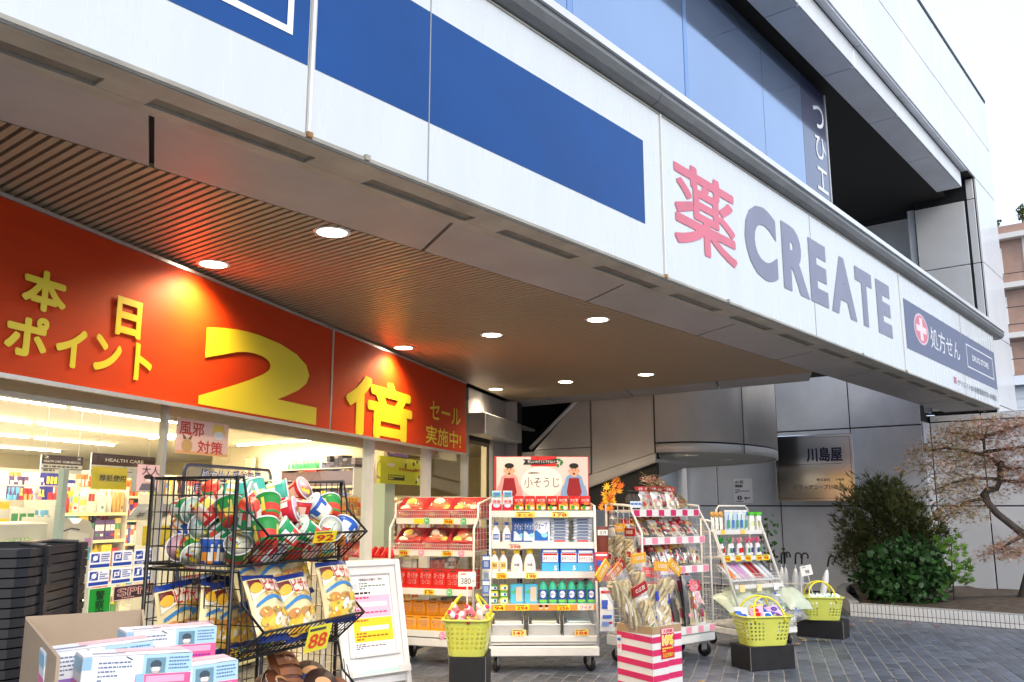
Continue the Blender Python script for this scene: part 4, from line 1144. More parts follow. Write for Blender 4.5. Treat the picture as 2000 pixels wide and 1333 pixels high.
# shelf at 1.08: spray bottles, pouches, packet stacks
def lab(c, txt, tc, w, z, h, y):
    def f(b):
        b.rect(0, z, w, h, c, y=y); b.text(txt, 0, z, w * .75, h * .5, tc, y=y - .001, bold=.02)
    return f
wsp = [(.036, 0), (.038, .01), (.038, .08), (.03, .11), (.014, .135), (.014, .15), (.02, .152), (.018, .175), (.001, .178)]
me = bottle(wsp, [C(230, 234, 240)] * 5 + [C(60, 100, 190)] * 3, label=lab(C(70, 110, 200), '除菌', WHITE, .05, .05, .05, -.040))
for i, x in enumerate((.05, .145)): place(me, 'spray_bottle', '%s white spray bottle with blue cap below the pale cartons' % ('left' if i == 0 else 'right'), 'bottle', F2.p(x, .15, 1.081), F2.rz(.2 * i), 'blue capped bottles')
def pouch_me(w, h, c, c2, txt, tc=WHITE, D=.03):
    b = MB(); f = pfn(w, h, D, .003); pillow(b, w, h, D, c)
    dband(b, [(x * w / 8 - w / 2, h * .06, h * .36 + .02 * sin(x)) for x in range(1, 8)], c2, f); b.text(txt, 0, h * .62, w * .66, h * .26, tc, fn=lambda x, z: tuple(Vector(f(x, z)) + Vector((0, -.002, 0))), bold=.03); ddisc(b, w * .18, h * .26, w * .18, h * .09, C(150, 220, 240), f, lift=.001)
    return b.mesh('pouch')
me = pouch_me(.125, .215, C(52, 100, 180), C(210, 226, 240), 'クイック')
me2 = pouch_me(.16, .235, C(226, 234, 244), C(40, 110, 200), 'ウェーブ', C(30, 80, 180))
for i, (x, m_) in enumerate(((.255, me), (.345, me), (.455, me2))): place(m_, 'refill_pouch', ['left blue refill pouch on the shelf below the cartons', 'middle blue refill pouch partly behind the large white one', 'large white and blue refill pouch on the shelf below the cartons'][i], 'pouch', F2.p(x, .17 - .02 * i, 1.081), (-.12, 0, F2.a + .1 * (1 - i)), 'refill pouches')
for k, (x0, w) in enumerate(((.62, .165), (.825, .165))):
    for i in range(8):
        b = MB(); b.bbox(-w/2, w/2, 0, .2, 0, .024, C(206, 214, 226) if i % 2 else C(176, 190, 212), .006); b.rect(0, .012, w * .6, .014, C(90, 110, 150) if i else C(200, 40, 60), y=-.0015)
        o = b.build('wiper_pack', None, F2.p(x0 + random.uniform(-.006, .006), .13, 1.081 + i * .0265), F2.rz(random.uniform(-.05, .05)))
        tag(o, '%s grey pack, counted from the bottom, in the %s stack of the poster cart' % (ORD[i], 'left' if k == 0 else 'right'), 'pack', 'stacked grey wiper packs')
# shelf at .83
bp = [(.035, 0), (.037, .008), (.037, .09), (.028, .12), (.013, .14), (.013, .15), (.017, .151), (.016, .178), (.001, .18)]
me = bottle(bp, [C(238, 234, 226)] * 5 + [C(214, 170, 60)] * 3, label=lab(C(226, 196, 110), '漂白', C(120, 60, 30), .05, .055, .06, -.039))
for i, x in enumerate((.04, .115)): place(me, 'bleach_bottle', '%s cream bottle with gold label on the middle shelf' % ('left' if i == 0 else 'right'), 'bottle', F2.p(x, .12, .831), F2.rz(), 'gold labelled bottles')
bp = [(.045, 0), (.048, .01), (.048, .06), (.036, .12), (.02, .15), (.02, .155), (.026, .157), (.024, .195), (.001, .197)]
me = bottle(bp, [C(240, 238, 230)] * 5 + [C(238, 206, 50)] * 3, label=lab(C(244, 240, 226), '除菌', C(60, 70, 150), .06, .06, .05, -.050), sx=1.1, sy=.8)
for i, x in enumerate((.235, .35)): place(me, 'spray_bottle', '%s white bottle with yellow cap beside the large blue packs' % ('left' if i == 0 else 'right'), 'bottle', F2.p(x, .12, .831), F2.rz(), 'yellow capped bottles')
def p_big(b, w, h):
    b.rect(0, h * .9, w * .8, h * .1, C(230, 236, 244)); b.rect(0, h * .62, w * .86, h * .40, C(240, 240, 244)); b.rect(0, h * .76, w * .8, h * .09, RED, y=-.0016); b.text('おそうじさん', 0, h * .58, w * .78, h * .17, NAVY, y=-.002, bold=.03); b.rect(0, h * .2, w * .96, h * .36, C(70, 170, 220)); b.text('5', w * .3, h * .16, w * .16, h * .2, WHITE, y=-.002, bold=.04)
me = carton(.155, .1, .195, C(34, 90, 190), p_big)
for i, x in enumerate((.53, .695, .845)): place(me, 'wiper_box', '%s of three large blue five-piece packs on the middle shelf' % ['left', 'middle', 'right'][i], 'pack', F2.p(x, .09, .831), F2.rz(random.uniform(-.04, .04)), 'large blue packs', (1, 1, 1 if i < 2 else .97))
# shelf at .56
for k, (x, cs) in enumerate(((.035, (C(60, 140, 80), C(230, 206, 60), C(60, 140, 80))), (.12, (C(214, 226, 110), C(90, 170, 80), C(230, 220, 90))))):
    for i, c in enumerate(cs):
        b = MB(); b.bbox(-.036, .036, 0, .1, 0, .052, c, .008); b.rect(0, .026, .05, .025, C(240, 240, 220), y=-.0015); b.rect(.01, .026, .02, .02, BLUE, y=-.002)
        o = b.build('sponge_pack', None, F2.p(x, .07, .561 + i * .0535), F2.rz(random.uniform(-.1, .1))); tag(o, '%s %s sponge pack in the %s stack beside the bleach bottles' % (['bottom', 'middle', 'top'][i], 'green or yellow', 'left' if k == 0 else 'second'), 'sponge', 'sponge packs')
b = MB(); b.bbox(-.058, .058, 0, .1, 0, .165, C(80, 180, 214), .006); b.rect(.02, .08, .05, .12, C(236, 190, 170), y=-.0015); b.poly([(-.05, .10), (-.01, .12), (-.02, .08)], C(90, 180, 90), y=-.002); me = b.mesh('pack')
for i, x in enumerate((.235, .36)): place(me, 'cloth_pack', '%s turquoise pack with a pale panel left of the bleach bottles' % ('left' if i == 0 else 'right'), 'pack', F2.p(x, .08, .561), F2.rz(), 'turquoise packs')
bp = [(.037, 0), (.039, .008), (.039, .13), (.032, .16), (.016, .185), (.016, .195), (.02, .196), (.018, .225), (.001, .227)]
def l_bl(b):
    b.rect(0, .07, .066, .10, C(40, 70, 160), y=-.0400); b.disc(0, .08, .024, .03, C(240, 244, 250), y=-.0408); b.text('泡キレ', 0, .08, .05, .024, C(30, 60, 160), y=-.0415, bold=.03); b.rect(0, .025, .06, .02, C(120, 200, 80), y=-.0405)
me = bottle(bp, [C(60, 186, 150)] * 5 + [C(230, 130, 150)] * 3, label=l_bl)
for i in range(6): place(me, 'bleach_bottle', '%s teal bottle with pink cap in the row above the trays' % nth(i, 6), 'bottle', F2.p(.465 + i * .083, .10, .561), F2.rz(random.uniform(-.15, .15)), 'teal bleach bottles')
# trays with folded cloths
M_tray = glass_mat('frosted_tray', (0.86, 0.87, 0.88), refl=.06, rough=.35, haze=.42)
b = MB()
w, d, h = .275, .36, .2
for x in (-w/2, w/2 - .004): b.prism([(-.0, 0), (.0, .10), (.10, h), (d, h), (d, 0)], x, x + .004, M_tray, axis='x')
b.box(-w/2 + .005, w/2 - .005, 0, .004, 0, .09, M_tray); b.box(-w/2 + .005, w/2 - .005, .005, d, 0, .004, M_tray); b.box(-w/2 + .005, w/2 - .005, d - .004, d, .005, h, M_tray)
b.tube([(-w/2, -.004, .09), (w/2, -.004, .09)], .006, C(226, 228, 230), 5)
me = b.mesh('tray')
for i, x in enumerate((.155, .47, .775)):
    lb = ['left', 'middle', 'right'][i]
    place(me, 'plastic_tray', '%s of three frosted plastic trays on the bottom deck of the poster cart' % lb, 'tray', F2.p(x, .02, .301), F2.rz(random.uniform(-.02, .02)), 'frosted trays')
    for k in range(6):
        b = MB(); cc = [C(240, 238, 230), C(226, 232, 214), C(206, 226, 226)][i]
        pw = .11 + random.uniform(-.01, .01)
        b.bbox(-pw, pw, 0, .26, 0, .017, cc if k % 2 else C(246, 246, 242), .006)
        o = b.build('folded_cloth', None, F2.p(x + random.uniform(-.01, .01), .05, .307 + k * .0185), (random.uniform(0, .02), 0, F2.a + random.uniform(-.05, .05)))
        tag(o, '%s folded cloth from the bottom in the %s frosted tray' % (ORD[k], lb), 'cloth', 'folded cloths in the trays')
# cards of hooks hung on the cart's left side
for i in range(6):
    b = MB(); b.box(-.035, .035, 0, .012, -.12, 0, [C(60, 90, 170), C(200, 210, 226), C(90, 120, 180)][i % 3]); b.rect(0, -.03, .06, .03, WHITE); b.rect(0, -.08, .04, .05, C(150, 170, 200)); b.tube([(0, .005, .0), (0, .005, .02)], .003, M_wire, 3)
    o = b.build('hook_card', None, F2.p(-.035, .02 + (i % 2) * .1, .98 - i * .105), F2.rz(random.uniform(-.2, .2))); tag(o, '%s blue and white card down the left edge of the poster cart' % nth(i, 6).replace('left', 'top').replace('right', 'bottom'), 'card', 'hanging cards')

# ------------------------------------------------------------------ bread cart (left of it)
F1 = Frame(-1.13, 8.32, -20)
c1 = cart('display_cart', 'white wire cart with red bread bins above boxes of hand warmers', F1, .84, .48, [(.30, .0, .45), (.66, .03, .45), (1.00, .06, .45), (1.285, .10, .45)], [(0, .2), (.0, 1.20), (.10, 1.30), (.10, 1.42), (.46, 1.48)], base=(.17, .24))
for x, z, t_, c, y in ((.12, .975, '98', YEL, .045), (.56, .975, '98', YEL, .045), (.25, 1.26, '', YEL, .085), (.55, 1.26, '98', YEL, .085), (.40, .635, '19', YEL, .015), (.66, .275, '154', YEL, -.015)): put_tag(c1, x, y, z, .10, .045, c, t_)
for x, z, c, y in ((.33, 1.265, C(90, 190, 130), .083), (.70, 1.265, C(90, 190, 130), .083), (.30, .98, C(236, 160, 190), .043), (.70, .98, C(236, 160, 190), .043), (.60, .64, C(110, 200, 130), .013), (.55, .27, C(236, 150, 190), -.017)): put_tag(c1, x, y, z, .06, .07, c, '', round_=True)
M_bin = mat('red_bin', (0.60, 0.055, 0.06), 0.3, noise=.05, coat=.3)
def bin_me(w, d, h):
    b = MB(); t_ = .004
    for x in (-w/2, w/2 - t_): b.prism([(0, 0), (-.02, h * .45), (.12, h), (d, h), (d, 0)], x, x + t_, M_bin, axis='x')
    b.prism([(0, 0), (-.02, h * .45), (-.016, h * .45), (.004, 0)], -w/2 + t_ + .0005, w/2 - t_ - .0005, M_bin, axis='x'); b.box(-w/2 + t_ + .001, w/2 - t_ - .001, .006, d, 0, t_, M_bin); b.box(-w/2 + t_ + .001, w/2 - t_ - .001, d - t_, d - .0005, t_ + .001, h, M_bin)
    b.prism([(-.045, h * .40), (-.018, h * .47), (-.018, h * .44)], -w/4, w/4, M_bin, axis='x')
    return b.mesh('bread_bin')
bm_ = bin_me(.255, .32, .19)
def bread_me(c, c2):
    b = MB(); n = 10; vs = []; fs = []
    b.push(T((0, 0, 0)))
    for sgn in (1,):
        b.lathe([(.001, 0), (.05, .0), (.072, .02), (.07, .05), (.045, .075), (.001, .082)], c, 14, True, 1.25, 1.0)
    b.pop()
    b.push(T((0, -.012, .012)) @ RX(-.55)); f = pfn(.15, .10, .055, .003); ddisc(b, 0, .055, .055, .03, c2, f, lift=.012); b.pop()
    b.push(T((0, 0, .004))); b.lathe([(.012, .0), (.082, .012), (.085, .05), (.055, .085), (.001, .092)], film, 12, True, 1.3, 1.05); b.pop()
    return b.mesh('bread')
brs = [bread_me(C(206, 120, 50), C(236, 220, 200)), bread_me(C(226, 160, 90), C(214, 60, 40)), bread_me(C(190, 100, 50), C(240, 210, 90))]
for lv, (z, nm) in enumerate(((1.003, 'lower'), (1.288, 'upper'))):
    for i in range(3):
        x = .15 + i * .27
        place(bm_, 'bread_bin', '%s red scoop bin on the %s bread shelf' % (['left', 'middle', 'right'][i], nm), 'bin', F1.p(x, .08 + .04 * lv, z), F1.rz(random.uniform(-.06, .06)), 'red bread bins')
        for k in range(4 if lv == 0 else 3):
            lx, ly, lz = [(-.06, .06, .012), (.06, .08, .012), (-.01, .10, .075), (.03, .2, .012)][k]
            place(brs[(i + k) % 3], 'bread_packet', '%s wrapped bread in the %s red bin of the %s shelf' % (['front left', 'front right', 'topmost', 'rear'][k], ['left', 'middle', 'right'][i], nm), 'bread', F1.p(x + lx, .08 + .04 * lv + ly, z + lz), (random.uniform(-.2, .3), random.uniform(-.25, .25), F1.a + random.uniform(-.5, .5)), 'wrapped bread in the red bins')
b = MB(); wiregrid(b, (0, .03, 1.0), (.84, 0, 0), (0, -.03, .06), 40, 2, .0018, M_wire); wiregrid(b, (0, .07, 1.29), (.84, 0, 0), (0, -.035, .07), 40, 2, .0018, M_wire); b.build('front_rail', c1)
def p_kairo(bg, fg):
    def f(b, w, h):
        b.rect(0, h * .55, w * .84, h * .66, bg); b.text('あったか\nカイロ', 0, h * .52, w * .78, h * .56, WHITE, y=-.0018, bold=.08); b.text('あったか\nカイロ', 0, h * .52, w * .74, h * .52, fg, y=-.003, bold=.02); b.rect(0, h * .93, w * .5, h * .06, DGREY, y=-.0015)
    return f
me = carton(.13, .16, .17, C(204, 26, 20), p_kairo(C(214, 40, 30), C(214, 30, 24)))
for i in range(6): place(me, 'hand_warmer_box', '%s red hand warmer box on the shelf below the bread' % nth(i, 6), 'box', F1.p(.08 + i * .134, .05, .661), F1.rz(random.uniform(-.03, .03)), 'red hand warmer boxes')
me = carton(.13, .10, .12, C(232, 150, 24), p_kairo(C(238, 170, 50), C(206, 60, 30)))
for r in range(2):
    for i in range(6):
        place(me, 'warmer_box', '%s orange warmer box, %s row, foot of the bread cart' % (nth(i, 6), 'front' if r == 0 else 'raised rear'), 'box', F1.p(.08 + i * .134 + r * .01, .02 + r * .16, .301 + r * .115), F1.rz(random.uniform(-.08, .08)), 'orange warmer boxes')
b = MB(); b.box(-.38, .38, 0, .2, 0, .112, C(214, 140, 60)); o = b.build('carton_block', None, F1.p(.42, .18, .301), F1.rz()); tag(o, 'long orange carton holding up the rear row of orange boxes', 'carton')
# red tubes rack left of it
for i in range(6):
    b = MB(); b.push(RX(-1.0)); b.lathe([(.03, 0), (.032, .02), (.032, .11), (.022, .12), (.022, .14), (.001, .142)], C(206, 30, 26), 10); b.pop()
    o = b.build('red_can', None, F1.p(-.36 + i * .07, .02, .93), F1.rz()); tag(o, '%s red can lying in the row left of the bread bins' % nth(i, 6), 'can', 'red cans in a row')
t = thing('wire_table', 'low wire table carrying a row of red cans left of the bread cart', 'table', F1.p(-.42, -.02, 0), F1.rz())
b = MB(); b.box(0, .42, 0, .3, .86, .925, M_shelf); b.build('table_top', t)
b = MB()
for x in (.02, .40):
    for y in (.02, .28): b.tube([(x, y, 0), (x, y, .86)], .012, M_wire, 5)
b.build('leg_frame', t)

# ------------------------------------------------------------------ New Year ornament cart
F3 = Frame(1.17, 8.08, 40)
STR = [C(232, 150, 172), C(224, 140, 165), C(226, 140, 166), C(200, 40, 100)]
S3 = [(.30, -.02, .42), (.84, .03, .42), (1.11, .06, .42), (1.362, .12, .42)]
c3 = cart('display_cart', 'white wire cart with pink striped shelf edges full of ornament packets', F3, .98, .46, S3, [(0, .22), (.0, 1.16), (.12, 1.36), (.12, 1.40), (.44, 1.42)], base=(.15, .24), lip=.06, stripes=STR)
STRAW = mat('rice_straw', (0.42, 0.33, 0.17), 0.75, noise=0.3, nscale=30)
STRAW2 = mat('pale_straw', (0.55, 0.47, 0.29), 0.7, noise=0.25, nscale=26)
def fancy_packet(rr, w, h, top=None):
    """clear bag with paper flowers, rope and paper folds inside and a header card"""
    b = MB(); f = pfn(w, h, .028, .0)
    base = rr.choice([C(240, 238, 232), C(214, 206, 190), C(60, 50, 54), C(226, 214, 190), C(232, 232, 236)])
    b.box(-w * .46, w * .46, .004, .008, 0, h, base)
    for k in range(7):
        c = rr.choice([C(206, 40, 44), C(240, 240, 236), C(232, 150, 170), C(220, 180, 70), C(60, 110, 70), C(190, 160, 100), C(40, 36, 60), C(236, 200, 190)])
        b.push(T((rr.uniform(-.3, .3) * w, -.004 - .002 * k, rr.uniform(.1, .8) * h)) @ RY(rr.uniform(0, 3))); 
        b.prism([(-w * .14, -h * .06), (w * .12, -h * .08), (w * .16, h * .05), (0, h * .09), (-w * .15, h * .05)], -.004, .0, c, axis='y'); b.pop()
    for k in range(3):
        x = rr.uniform(-.25, .25) * w; b.tube([(x, -.012, h * .05), (x + .01, -.016, h * .3), (x - .008, -.014, h * .55)], .006, STRAW2, 4)
    b.rect(rr.uniform(-.1, .1) * w, h * .3, w * .3, h * .22, rr.choice([RED, WHITE, C(150, 30, 60)]), y=-.022)
    pillow(b, w, h, .026, film, 5)
    if top:
        b.box(-w * .5, w * .5, -.004, .010, h * .94, h * .94 + .045, top)
        b.text('迎春', 0, h * .94 + .022, w * .5, .026, WHITE if top is not WHITE else RED, y=-.0055, bold=.02)
    return b.mesh('packet')
rr = random.Random(5)
tops = [RED, C(240, 236, 230), C(226, 170, 60), C(196, 40, 60), None]
pks = [fancy_packet(rr, rr.uniform(.09, .12), rr.uniform(.15, .19), tops[i % 5]) for i in range(9)]
for lv, (z, y, n_, tl, nm) in enumerate(((1.113, .10, 9, -.75, 'second'), (.842, .10, 8, -.45, 'third'))):
    for row in range(2):
        for i in range(n_):
            x = .07 + i * (.84 / (n_ - 1))
            place(pks[(i * 2 + lv + row) % 9], 'ornament_packet', '%s ornament packet in the %s row, %s striped shelf from the top' % (nth(i, n_), ['front', 'back'][row], nm), 'packet', F3.p(x, y + row * .15, z + .01 + row * .03), (tl, rr.uniform(-.08, .08), F3.a + rr.uniform(-.15, .15)), 'ornament packets on the striped cart', (1, 1, .95))
for i in range(12):
    k = i % 6; x = .10 + k * .155
    place(pks[(i * 4 + 1) % 9], 'ornament_packet', '%s tall ornament packet in the %s row of the lowest striped shelf' % (nth(k, 6), 'front' if i < 6 else 'back'), 'packet', F3.p(x, .06 + .17 * (i // 6), .301), (-.2, rr.uniform(-.06, .06), F3.a + rr.uniform(-.25, .25)), 'tall ornament packets', (1.5, 1.6, 2.1 + .3 * (i // 6)))
t = thing('flower_ornament', 'tall packet with a pink paper flower and red seal on the lowest striped shelf', 'ornament', F3.p(.66, .0, .302), (-.08, 0, F3.a))
b = MB()
for k in range(26): a = k * .62; b.tube([(0, -.03, .36), (.06 * cos(a) * (1 + .3 * sin(k)), -.045 - .01 * (k % 3), .36 + .055 * sin(a))], .007, C(240, 150, 166), 4)
b.build('paper_flower', t)
b = MB()
for k in range(10): b.tube([(-.03 + .007 * k, -.01, .01), (-.015 + .003 * k, -.012, .18), (-.02 + .004 * k, -.01, .32)], .005, STRAW2, 4)
b.box(-.02, .02, -.035, -.03, .16, .26, C(140, 24, 50)); b.disc(.04, .17, .02, .03, C(224, 60, 40), y=-.03); b.disc(.03, .25, .02, .02, C(236, 190, 60), y=-.03); b.disc(-.04, .1, .03, .02, C(240, 160, 180), y=-.03); b.build('straw_body', t)
b = MB(); pillow(b, .17, .46, .05, film, 7, wrinkle=.006, seed=8); b.box(-.08, .08, .02, .024, .0, .45, C(36, 32, 38)); b.build('film_bag', t)
# top shelf: red headed packets, dark jars
def l_jar(b): b.rect(0, .05, .05, .06, C(226, 234, 244), y=-.036); b.rect(0, .055, .04, .02, C(70, 120, 200), y=-.0366)
me = bottle([(.034, 0), (.035, .006), (.035, .11), (.02, .14), (.02, .16), (.024, .161), (.024, .18), (.001, .181)], [C(50, 44, 40)] * 5 + [C(30, 28, 30)] * 3, label=l_jar)
for i in range(3): place(me, 'glass_bottle', '%s dark bottle with a blue label at the left end of the top striped shelf' % ['front', 'middle', 'rear'][i], 'bottle', F3.p(.05 + i * .075, .19 + i * .02, 1.363), F3.rz(), 'dark bottles')
for i in range(6):
    place(fancy_packet(rr, .12, .19, RED), 'ornament_packet', '%s red headed packet standing on the top striped shelf' % nth(i, 6), 'packet', F3.p(.26 + i * .098, .18 + .02 * (i % 2), 1.364), (-.25, rr.uniform(-.1, .1), F3.a + rr.uniform(-.2, .2)), 'red headed packets')
# dried flower bunch leaning at the right of the top shelf
t = thing('dried_bouquet', 'long wrapped bunch of dried flowers sloping off the top striped shelf', 'bouquet', F3.p(.52, .26, 1.37), F3.rz())
b = MB()
for i in range(46):
    a, e = rr.uniform(-.1, .1), rr.uniform(-.1, .06)
    p0_ = Vector((.40 + rr.uniform(-.05, .06), rr.uniform(-.03, .03), .03 + rr.uniform(-.02, .05))); p1_ = Vector((-.10 + rr.uniform(-.12, .1), a * .6, .27 + e + rr.uniform(-.04, .03)))
    b.tube([p0_, (p0_ + p1_) / 2 + Vector((0, 0, .03)), p1_], .003, rr.choice([STRAW, STRAW2, C(110, 110, 70)]), 3)
b.build('stem_bunch', t)['kind'] = 'stuff'
b = MB()
for i in range(150):
    p = Vector((rr.uniform(-.2, .34), rr.uniform(-.06, .06), 0)); p.z = .29 - max(0, p.x + .05) * .62 + rr.uniform(-.04, .03)
    b.push(T(p) @ RZ(rr.uniform(0, 6)) @ RX(rr.uniform(-1, 1))); r_ = rr.uniform(.007, .016)
    b.add([(0, 0, r_)] + [(r_ * cos(k * 1.257), r_ * sin(k * 1.257), 0) for k in range(5)], [(0, 1 + k, 1 + (k + 1) % 5) for k in range(5)], rr.choice([C(206, 170, 150), C(190, 130, 120), C(230, 214, 190), C(150, 130, 80), C(214, 120, 130)])); b.pop()
b.build('blossoms', t)['kind'] = 'stuff'
# rope ornaments in film, hung on the left side and standing in the striped box
def ornament(name, label, loc, rot, L, hc, htxt, seed, tag_c=None, group='film wrapped straw ornaments', wid=.10):
    r_ = random.Random(seed)
    t = thing(name, label, 'ornament', loc, rot, group)
    b = MB()
    for k in range(5):
        ph = k * 1.257; pts = []
        for i in range(14):
            q = i / 13; rad = .032 + .014 * sin(q * 3.1); pts.append((rad * cos(ph + q * 9) * (1 + .3 * (k % 2)), -.01 + rad * .6 * sin(ph + q * 9), q * L * .88))
        b.tube(pts, .015, STRAW if k % 2 else STRAW2, 5)
    for k in range(14):
        x = r_.uniform(-.03, .03); b.tube([(x * .3, 0, .03), (x * 1.6, r_.uniform(-.02, .02), -.02 - r_.uniform(0, .05))], .0018, STRAW2, 3)
    b.build('straw_rope', t)
    b = MB()
    b.push(T((0, -.034, L * .56))); b.prism([(-.03, -.05), (.0, -.06), (.03, -.045), (.035, .05), (0, .07), (-.035, .05)], 0, .008, C(240, 238, 232), axis='y'); b.disc(.0, .0, .022, .022, r_.choice([RED, C(226, 150, 60), C(240, 200, 190)]), y=-.002); b.pop()
    b.build('paper_fold', t)
    b = MB(); pillow(b, wid * 1.3, L, .04, film, 8, wrinkle=.006, seed=seed); b.build('film_bag', t)
    b = MB(); b.box(-wid * .6, wid * .6, -.006, .008, L - .01, L + .06, hc); b.text(htxt, 0, L + .025, wid * .8, .03, C(250, 240, 220) if hc is not YEL else C(130, 50, 20), y=-.0075, bold=.02); b.build('header_card', t)
    if tag_c:
        b = MB(); b.push(T((r_.uniform(-.02, .02), -.045, L * r_.uniform(.3, .5))) @ RY(r_.uniform(-.5, .5))); b.box(-.03, .03, 0, .002, -.045, .045, WHITE); b.rect(0, .012, .05, .05, tag_c, y=-.001); b.rect(0, -.03, .04, .015, r_.choice([RED, C(60, 150, 80)]), y=-.0012); b.pop(); b.build('sticker', t)
    return t
GOLD = C(222, 166, 50); DRED = C(150, 28, 34)
F5 = Frame(1.005, 6.56, 42)     # striped cardboard box: near corner, right face along +x, left face along +y
BXW = .335
def inbox(u, v, z, lean_x, lean_y): return F5.p(u, v, z), (lean_y, lean_x, F5.a)
oo = [(.25, .20, -.78, .08, .80, GOLD, '○四百', DRED, 'tall gold headed straw ornament leaning out to the left of the striped box'),
      (.16, .17, -.42, -.06, .62, DRED, '○三百円', C(40, 120, 60), 'straw ornament with a dark red header card at the left of the striped box'),
      (.16, .25, -.05, .05, .62, GOLD, '○四百', None, 'upright straw ornament with a gold card at the back of the striped box'),
      (.22, .16, .12, -.12, .52, C(214, 90, 100), '○三百円', C(40, 60, 180), 'bulky straw ornament with a pink header card in the middle of the striped box'),
      (.13, .24, .60, .05, .66, GOLD, '○百', None, 'straw ornament leaning right with a gold card turned aside'),
      (.12, .08, -.08, -.22, .34, C(226, 226, 220), '特価', C(60, 170, 90), 'short straw ornament with a white and green sticker at the front of the box'),
      (.24, .07, .18, -.18, .36, C(40, 60, 170), '清め塩', C(60, 90, 220), 'short ornament with a shiny blue packet at the front of the box'),
      (.17, .10, -.30, -.05, .44, DRED, '○三百', C(60, 120, 70), 'straw ornament with a tilted dark red card between the short ones'),
      (.27, .16, .10, .0, .56, GOLD, '○四百', C(200, 50, 60), 'upright straw ornament with a gold card at the right rear of the box'),
      (.24, .28, -.60, .12, .66, C(200, 120, 60), '○二百', None, 'straw ornament with a copper card leaning to the rear left of the box')]
for i, (u, v, lx, ly, L, hc, tx, tg, lb) in enumerate(oo):
    p, r_ = inbox(u, v, .32, lx, ly)
    ornament('straw_ornament', lb, p, r_, L * 1.08, hc, tx, 40 + i, tg, wid=.17 if i == 3 else .135)
for i, (y, z, L, hc, lb) in enumerate(((.10, .80, .34, DRED, 'front hanging ornament with a brown card on the side mesh of the striped cart'), (.22, .78, .40, GOLD, 'middle hanging ornament with a gold card on the side mesh of the striped cart'), (.34, .80, .34, C(226, 226, 224), 'rear hanging ornament with a white card on the side mesh of the striped cart'))):
    p = F3.p(-.05, y, z); ornament('hanging_ornament', lb, p, (0, 0, F3.a - pi / 2), L, hc, '○四百', 70 + i, C(190, 40, 50), 'ornaments hung on the side mesh')
# brown and printed packs hung between the two carts
for i, (x, y, z, c, lb) in enumerate(((.80, 8.0, .88, C(110, 50, 36), 'brown hanging pack with a white label between the two carts'), (.765, 7.75, .77, C(206, 60, 60), 'red topped printed pack in front of the brown hanging pack'), (.80, 7.72, .36, C(220, 222, 226), 'clear pack with blue print hanging at the foot of the poster cart'))):
    t = thing('hanging_pack', lb, 'pack', (x, y, z), (.05, 0, radians(8)), 'packs hung between the carts')
    b = MB(); h = (.34, .24, .36)[i]; pillow(b, .12, h, .02, c, 6); f = pfn(.12, h, .02, .004)
    if i == 0: b.box(-.045, .045, -.026, -.022, h * .78, h * .92, WHITE); b.text('正月', 0, h * .85, .06, .03, DGREY, y=-.027)
    else:
        for k, (x_, z_, w_, h_, c_) in enumerate(((0, .9, .10, .06, WHITE if i == 1 else RED), (-.02, .62, .05, .2, C(60, 90, 180)), (.025, .55, .045, .12, C(236, 226, 214)), (.0, .34, .08, .08, C(180, 60, 80) if i == 1 else C(70, 100, 190)), (-.015, .18, .06, .1, C(120, 150, 210)), (.03, .2, .03, .05, RED))):
            dband(b, [(x_ - w_ / 2 + w_ * q / 4, (z_ - h_ / 2) * h, (z_ + h_ / 2) * h) for q in range(5)], c_, f, lift=.0008 * k)
    b.build('pack_body', t)
# striped cardboard box with the ten per cent sign
t = thing('striped_box', 'tall white cardboard box with magenta stripes holding straw ornaments', 'cardboard box', F5.p(0, 0), F5.rz())
M_kraft = mat('corrugated_card', (0.40, 0.27, 0.15), 0.8, noise=.08, nscale=14)
M_cwhite = mat('white_card', (0.72, 0.71, 0.70), 0.55, noise=.03)
M_mag = mat('magenta_print', (0.62, 0.02, 0.12), 0.5, noise=.05)
b = MB(); w = BXW; th = .006; H5 = .545
b.box(0, w, 0, th, 0, H5, M_cwhite); b.box(0, th, th + .0005, w - th, 0, H5, M_cwhite); b.box(0, w, w - th, w, 0, H5, M_cwhite); b.box(w - th, w, th + .0005, w - th - .0005, 0, H5, M_cwhite); b.box(th + .001, w - th - .001, th + .001, w - th - .001, .02, .03, M_kraft)
b.box(-.001, w + .001, -.0012, .0, H5 - .055, H5 - .0005, M_kraft); b.box(-.0012, .0, .0, w, H5 - .055, H5 - .0005, M_kraft)
b.box(th + .0005, w - th - .0005, th + .0005, th + .002, .03, H5, M_kraft); b.box(th + .0005, th + .002, th + .003, w - th - .001, .03, H5, M_kraft); b.box(th + .001, w - th - .001, w - th - .002, w - th - .0005, .03, H5, M_kraft)
b.build('box_walls', t)
b = MB()
for k in range(6):
    z = .43 - k * .088
    b.quad((0, -.0018, z), (w * .52, -.0018, z), (w * .52, -.0018, z + .042), (0, -.0018, z + .042), M_mag)
    b.quad((w * .525, -.0018, z + .004), (w, -.0018, z + .004), (w, -.0018, z + .046), (w * .525, -.0018, z + .046), M_mag)
    b.quad((-.0018, 0, z), (-.0018, w, z + .018), (-.0018, w, z + .060), (-.0018, 0, z + .042), M_mag)
b.build('stripes', t)
b = MB(); b.push(T((w * .50, -.006, .42)))
